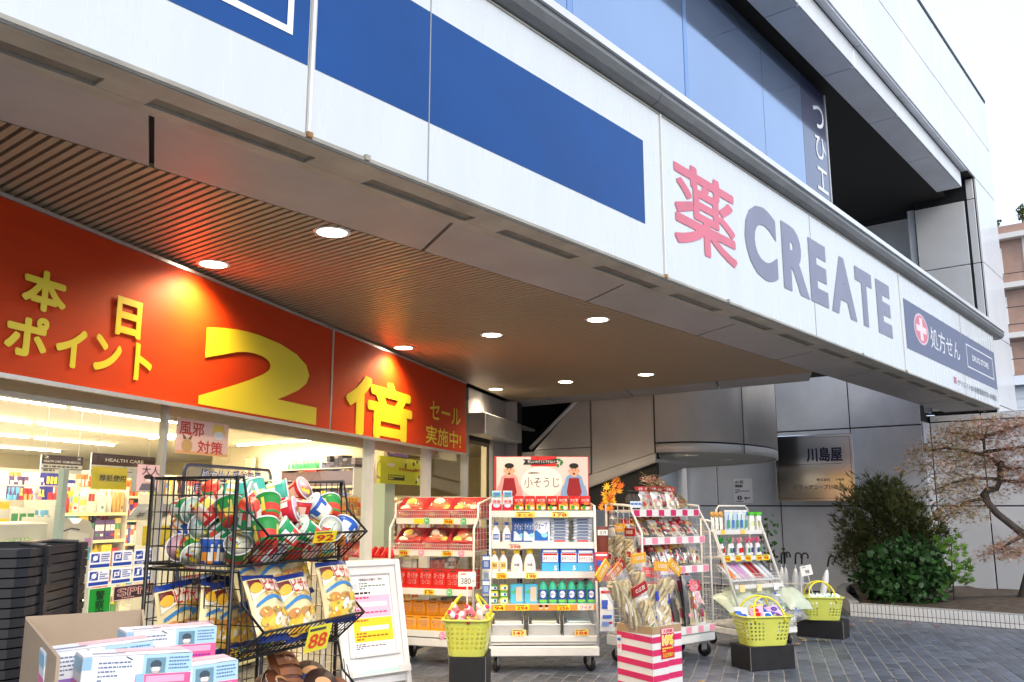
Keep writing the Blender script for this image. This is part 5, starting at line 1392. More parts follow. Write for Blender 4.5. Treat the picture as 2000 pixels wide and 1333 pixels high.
b.box(-.075, .075, 0, .002, -.105, .105, C(206, 36, 44)); b.rect(0, .085, .14, .035, C(240, 190, 200), y=-.0008); b.text('大感謝', 0, .085, .11, .026, C(206, 36, 44), y=-.0016, bold=.02); b.text('10%', 0, .022, .135, .075, C(250, 246, 200), y=-.001, bold=.09); b.text('10%', 0, .022, .125, .065, C(236, 206, 40), y=-.002, bold=.03); b.text('引き', .055, -.022, .03, .02, WHITE, y=-.002); b.lines(-.065, .065, -.06, -.025, 2, C(240, 220, 80), y=-.001); b.text('お正月飾り', 0, -.08, .12, .03, C(240, 220, 80), y=-.001, bold=.02)
b.pop(); b.build('discount_sign', t)
b = MB(); b.push(T((-.004, w * .93, .40)) @ RZ(-pi / 2)); b.box(-.02, .02, 0, .002, -.06, .06, C(226, 226, 232)); b.rect(0, .03, .03, .02, BLUE); b.rect(0, -.02, .026, .03, C(230, 150, 160)); b.pop(); b.build('side_tag', t)
# yellow maple spray decoration
t = thing('maple_spray', 'spray of orange and yellow paper maple leaves between poster cart and striped cart', 'decoration', (.86, 8.0, 1.22), 0)
mleaf = []
for k in range(7):
    a = radians(90 + (k - 3) * 38); L = (.35, .75, .95, 1.0, .95, .75, .35)[k]
    mleaf += [(L * cos(a), L * sin(a))]
    if k < 6: a2 = a + radians(19); mleaf.append((.36 * cos(a2), .36 * sin(a2)))
mleaf.append((0, -.3))
def leaf_into(b, M_, r_, m):
    b.push(M_); b.add([(0, 0, .06 * r_)] + [(x * r_, y * r_, -.08 * r_ * (x * x + y * y)) for x, y in mleaf], [(0, 1 + i, 1 + (i + 1) % len(mleaf)) for i in range(len(mleaf))], m); b.pop()
b = MB(); b.tube([(0, 0, 0), (.01, 0, .2), (.04, -.01, .36), (.10, -.02, .44)], .005, C(90, 60, 30), 5); b.tube([(.02, 0, .24), (-.05, -.02, .32)], .004, C(90, 60, 30), 4); b.build('twig', t)
lc = [C(240, 170, 30), C(244, 196, 50), C(230, 130, 30), C(236, 150, 36), C(220, 100, 30)]
for i in range(34):
    b = MB(); leaf_into(b, Matrix(), rr.uniform(.045, .06), lc[i % 5])
    q = rr.random(); p = Vector((-.05 + .17 * q + rr.uniform(-.05, .05), rr.uniform(-.05, .02), .16 + .26 * q + rr.uniform(-.07, .06)))
    b.build('leaf', t, p, (pi / 2 + rr.uniform(-.8, .6), rr.uniform(-.6, .6), rr.uniform(-1, 1)))

# ------------------------------------------------------------------ slanted cart of brushes and umbrellas bags
F4 = Frame(2.30, 9.0, 30)
c4 = cart('display_cart', 'white cart with stepped slanting shelves of brushes and wrapped packs', F4, .70, .62, [(.88, .30, .58), (1.14, .40, .58)], [(0, .22), (.40, 1.18), (.42, 1.24), (.58, 1.26)], base=(.13, .19), lip=.035)
b = MB()
for (z0, y0, z1, y1, d) in ((.62, .16, .78, .40, .10), (.30, .02, .42, .40, .14)):
    wiregrid(b, (.015, y0, z0), (.67, 0, 0), (0, y1 - y0, z1 - z0), 16, 8, .0022, M_wire); wiregrid(b, (.015, y0, z0), (.67, 0, 0), (0, -.02, d), 24, 3, .0022, M_wire)
    b.box(.012, .688, y0 - .03, y0 - .022, z0 - .045, z0 - .005, M_wire)
wiregrid(b, (.012, -.01, .20), (.676, 0, 0), (0, -.02, .14), 26, 3, .0022, M_wire)
b.tube([(.0, .0, .20), (0, .40, 1.16)], .013, M_wire, 6); b.tube([(.7, .0, .20), (.7, .40, 1.16)], .013, M_wire, 6)
b.tube([(.20, .56, 1.20), (.20, .56, 1.36), (.24, .56, 1.40), (.62, .56, 1.40), (.66, .56, 1.36), (.64, .56, 1.1)], .010, M_wire, 6)
b.build('wire_trays', c4)
for x, z, y in ((.12, 1.13, .385), (.40, 1.13, .385)): put_tag(c4, x, y, z, .06, .05, C(240, 204, 90), '')
for k, x in enumerate((.07, .22, .36, .52, .62)): put_tag(c4, x, .283, .865, .085, .06, YEL, '98')
for k, x in enumerate((.10, .34, .58)): put_tag(c4, x, .12, .58, .07, .07, [C(240, 214, 150), C(236, 220, 160), C(236, 236, 240)][k], '')
# top shelf: paddles and tube packs
for i in range(3):
    t = thing('wooden_brush', '%s round wooden back brush on the top of the slanted cart' % nth(i, 3), 'brush', F4.p(.05 + i * .06, .46, 1.141), F4.rz(.2), 'wooden brushes')
    b = MB(); b.push(T((0, 0, .17)) @ RX(pi / 2)); b.lathe([(.001, -.012), (.028, -.012), (.032, 0), (.028, .012), (.001, .012)], C(214, 164, 90), 14); b.pop(); b.tube([(0, 0, 0), (0, 0, .145)], .009, C(206, 160, 96), 6); b.build('brush_body', t)
    b = MB(); pillow(b, .06, .15, .015, C(240, 238, 228), 4); b.build('sleeve', t)
for i in range(5):
    b = MB(); c = [C(200, 220, 240), C(220, 236, 220), C(190, 214, 236), C(226, 234, 240), C(206, 226, 214)][i]
    pillow(b, .07, .20, .02, c, 5); b.box(-.03, .03, -.01, .01, .19, .215, C(240, 240, 240)); b.rect(0, .07, .04, .08, C(80, 130, 200) if i % 2 else C(90, 170, 130), y=-.023); b.tube([(-.01, -.02, .02), (.0, -.024, .17)], .004, C(60, 100, 180), 4)
    o = b.build('brush_pack', None, F4.p(.24 + i * .062, .44, 1.142), F4.rz(rr.uniform(-.2, .2))); tag(o, '%s pale blister pack on the top shelf of the slanted cart' % nth(i, 5), 'pack', 'pale blister packs')
for i in range(3):
    b = MB(); c = [C(50, 100, 200), C(90, 200, 60), C(90, 200, 60)][i]
    b.bbox(-.035, .035, -.02, .02, -.22, -.03, C(240, 242, 240), .008); b.box(-.036, .036, -.021, .021, -.029, .005, c); b.rect(0, -.12, .05, .05, C(214, 226, 160), y=-.0215)
    o = b.build('bath_pack', None, F4.p(.54 + i * .085, .50 - .02 * i, 1.33), F4.rz()); tag(o, '%s white pack with %s top hanging at the upper end of the slanted cart' % (['left', 'middle', 'right'][i], 'blue' if i == 0 else 'green'), 'pack', 'white packs hung on the hoop')
# second shelf: brushes with coloured bristles in sleeves
for i in range(10):
    c = [C(40, 160, 60), C(40, 160, 60), C(60, 170, 80), C(240, 170, 190), C(236, 140, 170), C(240, 200, 180), C(226, 90, 140), C(230, 100, 150), C(226, 90, 140), C(236, 160, 180)][i]
    t = thing('toilet_brush', '%s sleeved brush with coloured head on the second slanted shelf' % nth(i, 10), 'brush', F4.p(.05 + i * .066, .37 + .03 * (i % 2), .881), (rr.uniform(-.1, .05), rr.uniform(-.1, .1), F4.a), 'sleeved brushes')
    b = MB(); b.lathe([(.020, 0), (.026, .02), (.02, .10), (.012, .13)], C(236, 238, 242), 8); b.rect(0, .06, .03, .05, rr.choice([RED, C(60, 60, 120), C(60, 140, 80)]), y=-.026); b.build('sleeve', t)
    b = MB()
    for k in range(14): a = k * 2.4; b.tube([(0, 0, .12), (.012 * cos(a), .012 * sin(a), .16), (.028 * cos(a), .028 * sin(a), .175 + .02 * sin(k))], .004, c, 3)
    b.build('bristle_head', t)
# slanting tray of flat packs
fl = [C(236, 130, 50), C(226, 226, 230), C(216, 160, 210), C(206, 150, 210), C(230, 230, 236), C(180, 40, 40), C(150, 34, 40), C(236, 236, 240), C(206, 214, 222), C(90, 90, 96)]
for i in range(10):
    b = MB(); pillow(b, .085, .30, .018, C(214, 220, 226), 5); b.rect(0, .15, .045, .26, fl[i], y=-.021)
    o = b.build('flat_pack', None, F4.p(.06 + i * .065, .17, .645), (-1.0, rr.uniform(-.06, .06), F4.a + rr.uniform(-.12, .02))); tag(o, '%s flat pack lying in the slanting tray of the brush cart' % nth(i, 10), 'pack', 'flat packs in the slanting tray')
# pale green bags and clear packs in the bottom tray
M_bag = mat('pale_green_bag', (0.62, 0.70, 0.55), 0.35, noise=.08, nscale=8, trans=.15)
for i in range(11):
    b = MB(); pillow(b, .34, .32, .09, M_bag if i < 5 or i == 9 else film, 9, wrinkle=.014, seed=i)
    if i >= 3:
        f = pfn(.26, .26, .07, .006)
        for k in range(5): ddisc(b, rr.uniform(-.08, .08), rr.uniform(.05, .2), .03, .012, [C(60, 90, 200), C(236, 236, 240), C(90, 100, 190), C(60, 160, 80)][k % 4], f, lift=.001 * k, a=rr.uniform(0, 3))
    x, y, z = [(.10, .12, .36), (.28, .16, .40), (.45, .14, .40), (.60, .10, .36), (.16, .0, .28), (.50, -.02, .30), (.68, .0, .30), (.34, -.05, .31), (.62, -.12, .26), (.74, -.06, .36), (.58, .02, .42)][i]
    o = b.build('soft_bag', None, F4.p(x, y, z), (-1.0 + rr.uniform(-.2, .2), rr.uniform(-.2, .2), F4.a)); tag(o, '%s crumpled %s bag in the lowest tray of the brush cart' % (ORD[i], 'pale green' if i < 5 or i == 9 else 'clear'), 'bag', 'crumpled bags in the lowest tray')

# ------------------------------------------------------------------ lemon shopping baskets on black boxes
M_lem = mat('lemon_plastic', (0.66, 0.70, 0.12), 0.35, noise=.04, coat=.2, trans=.12)
M_lemh = mat('lemon_handle', (0.80, 0.72, 0.02), 0.3, coat=.2)
def rrect(w, d, r, n):
    pts = []
    for cx, cy, a0 in ((w/2 - r, d/2 - r, 0), (-w/2 + r, d/2 - r, 90), (-w/2 + r, -d/2 + r, 180), (w/2 - r, -d/2 + r, 270)):
        for k in range(n + 1): a = radians(a0 + 90 * k / n); pts.append((cx + r * cos(a), cy + r * sin(a)))
    return pts
def even(pts, n):
    P = pts + [pts[0]]; L = [0]
    for a, c in zip(P, P[1:]): L.append(L[-1] + math.hypot(c[0] - a[0], c[1] - a[1]))
    out = []; j = 0
    for i in range(n):
        t = L[-1] * i / n
        while L[j + 1] < t: j += 1
        q = (t - L[j]) / (L[j + 1] - L[j] + 1e-9); out.append((P[j][0] + (P[j + 1][0] - P[j][0]) * q, P[j][1] + (P[j + 1][1] - P[j][1]) * q))
    return out
def basket(name, label, loc, rot, W, D, H, m, mh, group, n=72, rows=15, handles=True, band=True, mb=False):
    t = thing(name, label, 'basket', loc, rot, group)
    b = MB(); vs = []; fs = []
    for j in range(rows + 1):
        q = j / rows; s_ = .80 + .20 * q
        for x, y in even(rrect(W * s_, D * s_, .07, 6), n): vs.append((x, y, H * q))
    for j in range(rows):
        for i in range(n):
            x = vs[j * n + i][0]
            hole = j in (3, 5, 7, 9, 11) and i % 2 == 0 and not (band and abs(x) < .055)
            if not hole: fs.append((j * n + i, j * n + (i + 1) % n, (j + 1) * n + (i + 1) % n, (j + 1) * n + i))
    fs.append(tuple(range(n)))
    b.add(vs, fs, m)
    o = b.build('basket_body', t); md = o.modifiers.new('thickness', 'SOLIDIFY'); md.thickness = .0035
    b = MB(); b.tube([(x, y, H) for x, y in even(rrect(W + .016, D + .016, .07, 6), 40)], .009, m, 6, closed=True); b.build('rim', t)
    if handles:
        for sy in (-1, 1):
            b = MB(); pts = []
            for k in range(15):
                a = pi * k / 14; pts.append((W * .30 * cos(a), sy * (D * .5 + .004 - .10 * sin(a) * D / .3), H - .01 + .17 * sin(a) ** .8))
            b.tube(pts, .0085, mh, 6); b.tube([(W * .30, sy * (D * .5 + .006), H + .01), (W * .30, sy * (D * .47), H - .05)], .011, mh, 6); b.tube([(-W * .30, sy * (D * .5 + .006), H + .01), (-W * .30, sy * (D * .47), H - .05)], .011, mh, 6); b.build('handle', t)
    return t
def blackbox(label, x, y, deg, w, d, h):
    b = MB(); b.bbox(-w/2, w/2, -d/2, d/2, 0, h, M_blk, .004)
    e = .0035
    for x_, y_ in ((-w/2, -d/2), (w/2, -d/2)): b.tube([(x_ + e * (1 if x_ < 0 else -1), y_ + e, .002), (x_ + e * (1 if x_ < 0 else -1), y_ + e, h - .002)], .0032, C(130, 128, 124), 4)
    b.tube([(-w/2 + e, -d/2 + e, h - e), (w/2 - e, -d/2 + e, h - e), (w/2 - e, d/2 - e, h - e)], .0028, C(110, 108, 104), 4)
    o = b.build('black_box', None, (x, y, 0), (0, 0, radians(deg))); return tag(o, label, 'box', 'black boxes under the baskets')
GB = 'lemon shopping baskets'
# 1: end-on between the two carts
blackbox('tall black box under the lemon basket of pink bottles', -.31, 6.85, -4, .27, .40, .325)
basket('shopping_basket', 'lemon basket of pink bottles, standing end-on before the bread cart', (-.325, 6.84, .327), radians(86), .46, .33, .255, M_lem, M_lemh, GB, band=False)
for i in range(16):
    b = MB(); b.push(RX(1.2)); c = [C(236, 150, 170), C(240, 176, 186), C(226, 120, 150), C(240, 214, 214)][i % 4]
    b.lathe([(.024, 0), (.026, .01), (.026, .08), (.018, .095), (.018, .12), (.001, .121)], [c, c, c, WHITE, C(210, 30, 90) if i % 3 else C(230, 230, 230), C(210, 30, 90)], 10); b.disc(0, .05, .016, .022, WHITE, y=-.0265); b.disc(0, .05, .008, .012, C(50, 46, 60), y=-.0272); b.pop()
    k = i % 8
    o = b.build('pink_bottle', None, (-.325 + (-.10 + .067 * (k % 4)) * .95, 6.72 + .12 * (k // 4) + .03 * (i // 8), .545 + .045 * (i // 8) + rr.uniform(0, .02)), (rr.uniform(-.5, .3), rr.uniform(-.3, .3), rr.uniform(-.5, .5)))
    tag(o, '%s small pink bottle heaped in the end-on lemon basket, %s' % (ORD[k], 'on top' if i >= 8 else 'lower layer'), 'bottle', 'pink bottles in the basket')
t = thing('price_card', 'white price card reading 380 clipped above the basket of pink bottles', 'price card', (-.345, 6.98, .60), (0, 0, 0))
b = MB(); b.box(-.07, .065, 0, .002, .19, .30, C(240, 238, 232)); b.text('380', -.01, .23, .075, .045, BLACK, y=-.0012, bold=0); b.text('円', .045, .225, .02, .025, BLACK, y=-.0012, bold=0); b.lines(-.05, .03, .27, .295, 1, C(214, 120, 110), y=-.001); b.build('card', t)
b = MB(); b.tube([(0, .004, -.03), (0, .004, .20)], .006, C(226, 226, 226), 5); b.build('clip_stem', t)
# 2: in front of the brush cart
blackbox('low black box under the lemon basket in front of the brush cart', 2.22, 8.14, 20, .46, .30, .20)
basket('shopping_basket', 'lemon basket heaped with wrapped goods in front of the brush cart', (2.22, 8.12, .202), radians(12), .47, .32, .245, M_lem, M_lemh, GB)
for i in range(12):
    b = MB(); c = [C(50, 90, 200), C(236, 170, 200), C(240, 240, 244), C(240, 220, 90), C(60, 110, 210), C(214, 180, 226)][i % 6]
    pillow(b, .13, .12, .03, c, 6, wrinkle=.006, seed=i); f = pfn(.13, .12, .03, .004); ddisc(b, 0, .06, .03, .025, [WHITE, RED, BLUE, C(90, 70, 150)][i % 4], f)
    o = b.build('wrapped_pack', None, (2.08 + .095 * (i % 4) + rr.uniform(-.01, .01), 8.02 + .07 * (i // 4), .385 + .02 * rr.random() + .015 * (i // 4)), (-1.0 + rr.uniform(-.4, .4), rr.uniform(-.5, .5), rr.uniform(-.6, .6)))
    tag(o, '%s wrapped pack, %s row of the lemon basket before the brush cart' % (nth(i % 4, 4), ['front', 'middle', 'back'][i // 4]), 'pack', 'wrapped packs in the basket')
# 3: farther, by the planter
blackbox('low scuffed black box under the lemon basket nearest the planter', 3.40, 10.0, -33, .50, .28, .185)
basket('shopping_basket', 'lemon basket of boxed gloves nearest the planter', (3.38, 9.98, .187), radians(-8), .46, .31, .235, M_lem, M_lemh, GB)
for i in range(8):
    b = MB(); b.bbox(-.05, .05, -.01, .012, 0, .17, C(196, 220, 206) if i % 2 else C(226, 232, 228), .006); b.rect(0, .11, .07, .05, C(130, 180, 170), y=-.0112); b.rect(0, .04, .06, .03, C(236, 240, 240), y=-.0112)
    o = b.build('glove_pack', None, (3.24 + .045 * i, 9.95 + .02 * (i % 2), .30 + .0 * i), (-.45, .45 + rr.uniform(-.15, .15), rr.uniform(-.2, .2))); tag(o, '%s pale green pack in the lemon basket by the planter' % nth(i, 8), 'pack', 'pale green packs in the basket')
t = thing('price_card', 'white tilted price card above the lemon basket nearest the planter', 'price card', (3.36, 10.13, .42), (0, -.2, 0))
b = MB(); b.box(-.07, .06, 0, .002, .22, .33, C(236, 236, 234)); b.text('98', .0, .26, .05, .04, C(90, 90, 100), y=-.0012); b.lines(-.05, .04, .30, .325, 1, GREY, y=-.001); b.build('card', t)
b = MB(); b.tube([(0, .004, -.16), (0, .004, .23)], .005, C(226, 226, 226), 5); b.build('clip_stem', t)
# umbrellas standing by the wall
t = thing('umbrella_stand', 'low wire umbrella stand against the grey wall behind the brush cart', 'umbrella stand', (3.38, 11.3, 0), radians(WF))
b = MB()
for z in (.03, .25, .46): b.tube([(-.28, -.12, z), (.28, -.12, z), (.28, .12, z), (-.28, .12, z)], .007, M_wire, 5, closed=True)
for x, y in ((-.28, -.12), (.28, -.12), (.28, .12), (-.28, .12)): b.tube([(x, y, 0), (x, y, .46)], .007, M_wire, 5)
b.build('stand_frame', t)
M_clear = glass_mat('umbrella_film', (0.9, 0.93, 0.95), refl=.1, rough=.2, haze=.4)
for i in range(7):
    x, y = [(-.22, -.06), (-.12, .04), (-.04, -.06), (.05, .03), (.12, -.06), (.20, .05), (.40, -.10)][i]
    lean = [-.10, -.04, .03, .0, .06, .10, .22][i]
    t = thing('umbrella', '%s rolled clear umbrella with a black crook handle by the wall' % nth(i, 7), 'umbrella', (3.38 + x * .8, 11.3 + y * .8 - .5 * x, .03), (0, lean, rr.uniform(-.8, .8)), 'clear umbrellas by the wall')
    b = MB(); b.lathe([(.006, 0), (.016, .05), (.034, .30), (.04, .50), (.02, .60), (.010, .62)], M_clear if i < 6 else C(226, 230, 232), 10); b.build('rolled_canopy', t)
    b = MB(); b.tube([(0, 0, .02), (0, 0, .68)], .005, C(200, 200, 204), 5); b.build('shaft', t)
    b = MB(); b.tube([(0, 0, .66), (0, 0, .76)] + [(.035 - .035 * cos(radians(a)), 0, .76 + .04 * sin(radians(a))) for a in range(20, 200, 20)] + [(.068, 0, .735)], .011, C(16, 16, 18, .4), 7); b.build('handle', t)

# ------------------------------------------------------------------ black wire rack with noodle cups and potato crisps
FR = Frame(-1.035, 3.42, 68)
rk = thing('wire_rack', 'tall black wire rack of three baskets in front of the shop window', 'rack', FR.p(0, 0), FR.rz())
RW, RD = .70, .46
def tier(zb, zt, name):
    b = MB(); H = zt - zb
    r_ = .0065
    top = [(0, 0, zt), (0, RD, zt), (RW, RD, zt), (RW, 0, zt)]
    lipz, lipy = zb + H * .34, -.13
    bot = [(0, 0, zb), (0, RD, zb), (RW, RD, zb), (RW, 0, zb)]
    b.tube(top, r_, M_bwire, 6); b.tube(bot, r_, M_bwire, 6, closed=True)
    b.tube([(0, 0, zt), (0, -.03, zb + H * .62), (0, lipy, lipz), (RW, lipy, lipz), (RW, -.03, zb + H * .62), (RW, 0, zt)], .0055, M_bwire, 6)
    b.tube([(0, 0, zb), (0, lipy, lipz)], .005, M_bwire, 5); b.tube([(RW, 0, zb), (RW, lipy, lipz)], .005, M_bwire, 5)
    b.build('basket_frame', rk)
    b = MB(); w_ = .0024
    for X in (0, RW):
        for i in range(1, 15): y = RD * i / 15; b.tube([(X, y, zb), (X, y, zt)], w_, M_bwire, 3, caps=False)
        for i in range(1, 5): z = zb + H * i / 5; b.tube([(X, -.02 if i > 2 else lipy * i / 2 * .9, z), (X, RD, z)], w_, M_bwire, 3, caps=False)
        for i in range(1, 4): y = lipy * i / 4; b.tube([(X, y, zb + (lipz - zb) * i / 4), (X, y * .5, zb + H * (.62 + (1 - i / 4) * .3))], w_, M_bwire, 3, caps=False)
    for i in range(1, 22): x = RW * i / 22; b.tube([(x, RD, zt), (x, RD, zb), (x, 0, zb), (x, lipy, lipz)], w_, M_bwire, 3, caps=False)
    for i in range(1, 5): z = zb + H * i / 5; b.tube([(0, RD, z), (RW, RD, z)], w_, M_bwire, 3, caps=False)
    for i in range(1, 5): y = RD * i / 5; b.tube([(0, y, zb), (RW, y, zb)], w_, M_bwire, 3, caps=False)
    for q in (.33, .66): b.tube([(0, lipy * q, zb + (lipz - zb) * q), (RW, lipy * q, zb + (lipz - zb) * q)], w_, M_bwire, 3, caps=False)
    b.build('basket_mesh', rk)
T1, T2, T3 = (1.175, 1.51), (.83, 1.155), (.50, .81)
for k in (T1, T2, T3): tier(k[0], k[1], '')
b = MB()
for x in (-.012, RW + .012):
    for y in (.02, RD - .02): b.tube([(x, y, 0), (x, y, 1.515)], .0085, M_bwire, 6)
    b.tube([(x, .02, .06), (x, RD - .02, .06)], .010, M_bwire, 6)
b.build('upright_frame', rk)
put_tag(rk, .36, -.140, T1[0] + .10, .16, .048, YEL, '92', RED, .3); put_tag(rk, .36, -.125, T2[0] + .045, .16, .105, C(238, 226, 60), '88', C(226, 70, 40), .25)
# noodle cups: tapered tubs with foil lids
CUPS = []
gW = C(240, 240, 232)
def cup_me(c, c2, c3, lid, txt, seed):
    r_ = random.Random(seed); b = MB()
    pat = [r_.random() for _ in range(24)]
    f1 = lambda j: c if pat[j] > .35 else c2
    f2 = lambda j: c2 if pat[(j + 5) % 24] > .55 else (c3 if pat[j] > .3 else gW)
    f3 = lambda j: c if (j // 3) % 3 else c3
    b.lathe([(.040, 0), (.042, .012), (.047, .045), (.051, .075), (.0535, .094)], [f3, f2, f1, c], 24)
    b.lathe([(.0555, .0935), (.0565, .097), (.055, .0995), (.052, .0985)], WHITE, 24)
    b.lathe([(.052, .0986), (.0001, .0988)], lid, 20)
    for k in range(4): b.push(T((0, 0, .0992 + .0003 * k)) @ RX(-pi / 2)); b.disc(r_.uniform(-.02, .02), r_.uniform(-.02, .02), r_.uniform(.008, .022), r_.uniform(.006, .012), r_.choice([c, c2, c3, WHITE, YEL]), y=0, a=r_.uniform(0, 3)); b.pop()
    b.push(T((0, 0, .1006)) @ RX(-pi / 2)); b.text(txt, 0, .0, .06, .02, c, y=0, bold=.02); b.pop()
    return b.mesh('noodle_cup')
kinds = [('green', cup_me(C(30, 150, 90), gW, C(220, 70, 50), C(206, 226, 210), 'ヌードル', 1)), ('green and yellow', cup_me(C(36, 140, 60), C(236, 214, 90), C(214, 60, 40), C(226, 226, 206), 'カレー', 2)),
         ('crimson', cup_me(C(206, 36, 60), gW, C(240, 120, 90), C(214, 170, 200), 'チリトマト', 3)), ('red', cup_me(C(200, 30, 36), C(240, 190, 170), C(240, 220, 90), C(226, 180, 190), 'キムチ', 4)),
         ('blue and white', cup_me(C(40, 90, 180), gW, C(240, 150, 50), C(206, 220, 236), 'シーフード', 5)), ('teal', cup_me(C(70, 180, 160), gW, C(240, 214, 100), C(220, 232, 226), 'しお', 6))]
rr = random.Random(21)
cnt = 0
plan = []
for lay in range(4):
    nx_, ny_ = (6, 4) if lay < 3 else (4, 2)
    for i in range(nx_):
        for j in range(ny_):
            x = .07 + i * .112 + (.04 if lay % 2 else 0); y = .06 + j * .105 - (.02 * lay if lay else -.0) + .02 * (lay % 2)
            z = T1[0] + .05 + lay * .078
            if x > RW - .05: continue
            if lay == 2 and y > .37 and rr.random() < .3: continue
            if lay == 3: x = .16 + i * .13; y = .16 + j * .13; z = T1[0] + .05 + 3 * .074
            plan.append((x, y, z, lay, i, j))
for i in range(5): plan.append((.09 + i * .13, -.055, T1[0] + .115, 4, i, 0))
regions = ['bottom layer', 'second layer', 'third layer', 'topmost layer']
for x, y, z, lay, ci, cj in plan:
    nm, me = rr.choice(kinds)
    eu = (rr.uniform(-.6, 2.9), rr.uniform(-1.0, 1.0), rr.uniform(-1.6, 1.4) + FR.a)
    q = Euler(eu).to_matrix() @ Vector((0, 0, .05))
    p = FR.p(x + rr.uniform(-.012, .012), y + rr.uniform(-.012, .012), z + rr.uniform(-.008, .012)) - q
    o = place(me, 'noodle_cup', ('%s noodle cup, %s from the near end, %s row, %s' % (nm, ORD[ci], ORD[cj], regions[lay])) if lay < 4 else '%s noodle cup, %s along the front lip of the top rack basket' % (nm, ORD[ci]), 'noodle cup', p, eu, 'tumbled noodle cups in the rack')
# crisp bags
def crisp_me(seed):
    r_ = random.Random(seed); b = MB(); w, h, D = .20, .265, .045
    f = pfn(w, h, D, .003)
    CR = C(232, 214, 160, .28); NV = C(30, 56, 130, .28)
    pillow(b, w, h, D, CR, 12, C(226, 206, 150, .3), NV, .004, seed)
    dband(b, [(-.09 + k * .0225, h * .64 - .002 * (k - 4) ** 2 + .02, h * .90) for k in range(9)], C(236, 228, 206, .28), f)
    dband(b, [(-.09 + k * .014, h * .76 - .01 * k * .2, h * .90) for k in range(5)], C(110, 40, 30, .28), f, .0006)
    dband(b, [(-.085 + k * .0212, h * .48 + .028 * sin(k * .39), h * .53 + .03 * sin(k * .39)) for k in range(9)], C(60, 130, 190, .28), f, .001)
    b.text('ピザ', .005, h * .80, .075, .055, C(200, 36, 30), fn=lambda x, z: tuple(Vector(f(x, z)) + Vector((0, -.004, 0))), bold=.05)
    b.text('ポテト', .068, h * .79, .05, .03, C(200, 36, 30), fn=lambda x, z: tuple(Vector(f(x, z)) + Vector((0, -.004, 0))), bold=.04)
    b.text('チーズ味', .01, h * .665, .10, .03, C(206, 150, 30), fn=lambda x, z: tuple(Vector(f(x, z)) + Vector((0, -.003, 0))), bold=.03)
    for k, (x, z, rx, rz, c, a) in enumerate(((-.04, .30, .045, .028, C(236, 190, 60), .4), (.02, .36, .05, .024, C(196, 146, 80), -.3), (-.02, .20, .05, .03, C(240, 206, 80), .2), (.05, .24, .04, .028, C(238, 226, 190), .6), (-.055, .40, .028, .02, C(206, 140, 70), 0), (.0, .28, .03, .016, C(250, 244, 226), .8), (.055, .38, .03, .02, C(238, 196, 80), 0), (-.06, .13, .03, .018, C(226, 170, 60), .1))):
        ddisc(b, x, z * h, rx, rz, c, f, 12, a, .0012 + .0005 * k)
    ddisc(b, -.065, h * .77, .028, .02, C(236, 180, 50), f, 10, .4, .003)
    for k in range(26):
        x, z = r_.uniform(-.085, .085), r_.uniform(.10, .46) * h
        ddisc(b, x, z, r_.uniform(.004, .012), r_.uniform(.003, .007), r_.choice([C(250, 244, 224), C(226, 176, 70), C(190, 130, 60), C(244, 220, 120), C(150, 160, 90)]), f, 7, r_.uniform(0, 3), .0055 + .0001 * k)
    return b.mesh('crisp_bag')
cm = [crisp_me(1), crisp_me(2), crisp_me(3)]
NVb = C(30, 40, 80)
bags = [(.13, -.085, .06, -.42, .05, 0, 'large front left'), (.33, -.07, .04, -.30, -.06, -.05, 'front middle'), (.60, -.08, .075, -.30, .0, -.15, 'front right, set apart by a gap'),
        (.14, .03, .165, -.5, .25, .15, 'upper left, lying over'), (.30, .03, .165, -.42, -.12, .05, 'upper middle'), (.48, .06, .185, -.40, -.15, -.1, 'upper right')]
for i, (x, y, z, tx, ty, dz, lb) in enumerate(bags):
    place(cm[i % 3], 'crisp_bag', '%s cream crisp bag with red lettering in the rack' % lb, 'crisp bag', FR.p(x, y, T2[0] + z), (tx, ty, FR.a + dz), 'crisp bags in the rack')
for i in range(14):
    x = .05 + (i % 7) * .095; y = .15 + .15 * (i // 7)
    place(cm[i % 3], 'crisp_bag', '%s crisp bag standing in the %s row behind, seen through the wires' % (nth(i % 7, 7).replace('left', 'near').replace('right', 'far'), 'second' if i < 7 else 'third'), 'crisp bag', FR.p(x, y, T2[0] + .012), (-.18 + rr.uniform(-.1, .1), rr.uniform(-.25, .25), FR.a + rr.uniform(-.25, .25)), 'crisp bags in the rack')
# bottom basket: brown tubs and bags
def tub_me(c, c2):
    b = MB(); b.lathe([(.055, 0), (.06, .01), (.068, .07), (.07, .075)], [c2, c, c2], 20); b.lathe([(.073, .075), (.073, .080), (.001, .081)], [WHITE, c], 20); b.push(T((0, 0, .0825)) @ RX(-pi / 2)); b.disc(.01, .01, .035, .025, C(214, 160, 110), y=0); b.disc(-.02, -.02, .02, .014, c2, y=-.0004); b.pop(); return b.mesh('tub')
tm_ = [tub_me(C(60, 40, 36), C(40, 80, 160)), tub_me(C(120, 70, 46), C(206, 80, 40)), tub_me(C(206, 196, 206), C(110, 90, 160))]
for i in range(15):
    eu = (rr.uniform(.4, 1.5), rr.uniform(-.4, .4), FR.a + rr.uniform(-.8, .4))
    place(tm_[i % 3], 'snack_tub', '%s tumbled snack tub in the %s row of the lowest rack basket' % (nth(i % 5, 5).replace('left', 'near').replace('right', 'far'), ['front', 'middle', 'back'][i // 5]), 'tub', FR.p(.10 + (i % 5) * .125, -.04 + .13 * (i // 5), T3[0] + .08 + .05 * (i % 2)), eu, 'tumbled snack tubs')
b = MB(); f = pfn(.2, .2, .05, .003); pillow(b, .2, .2, .05, C(120, 66, 36, .3), 9, wrinkle=.005, seed=4)
for k in range(4): dband(b, [(-.08 + q * .02, .03 + k * .045, .06 + k * .045) for q in range(9)], C(176, 112, 70, .3), f)
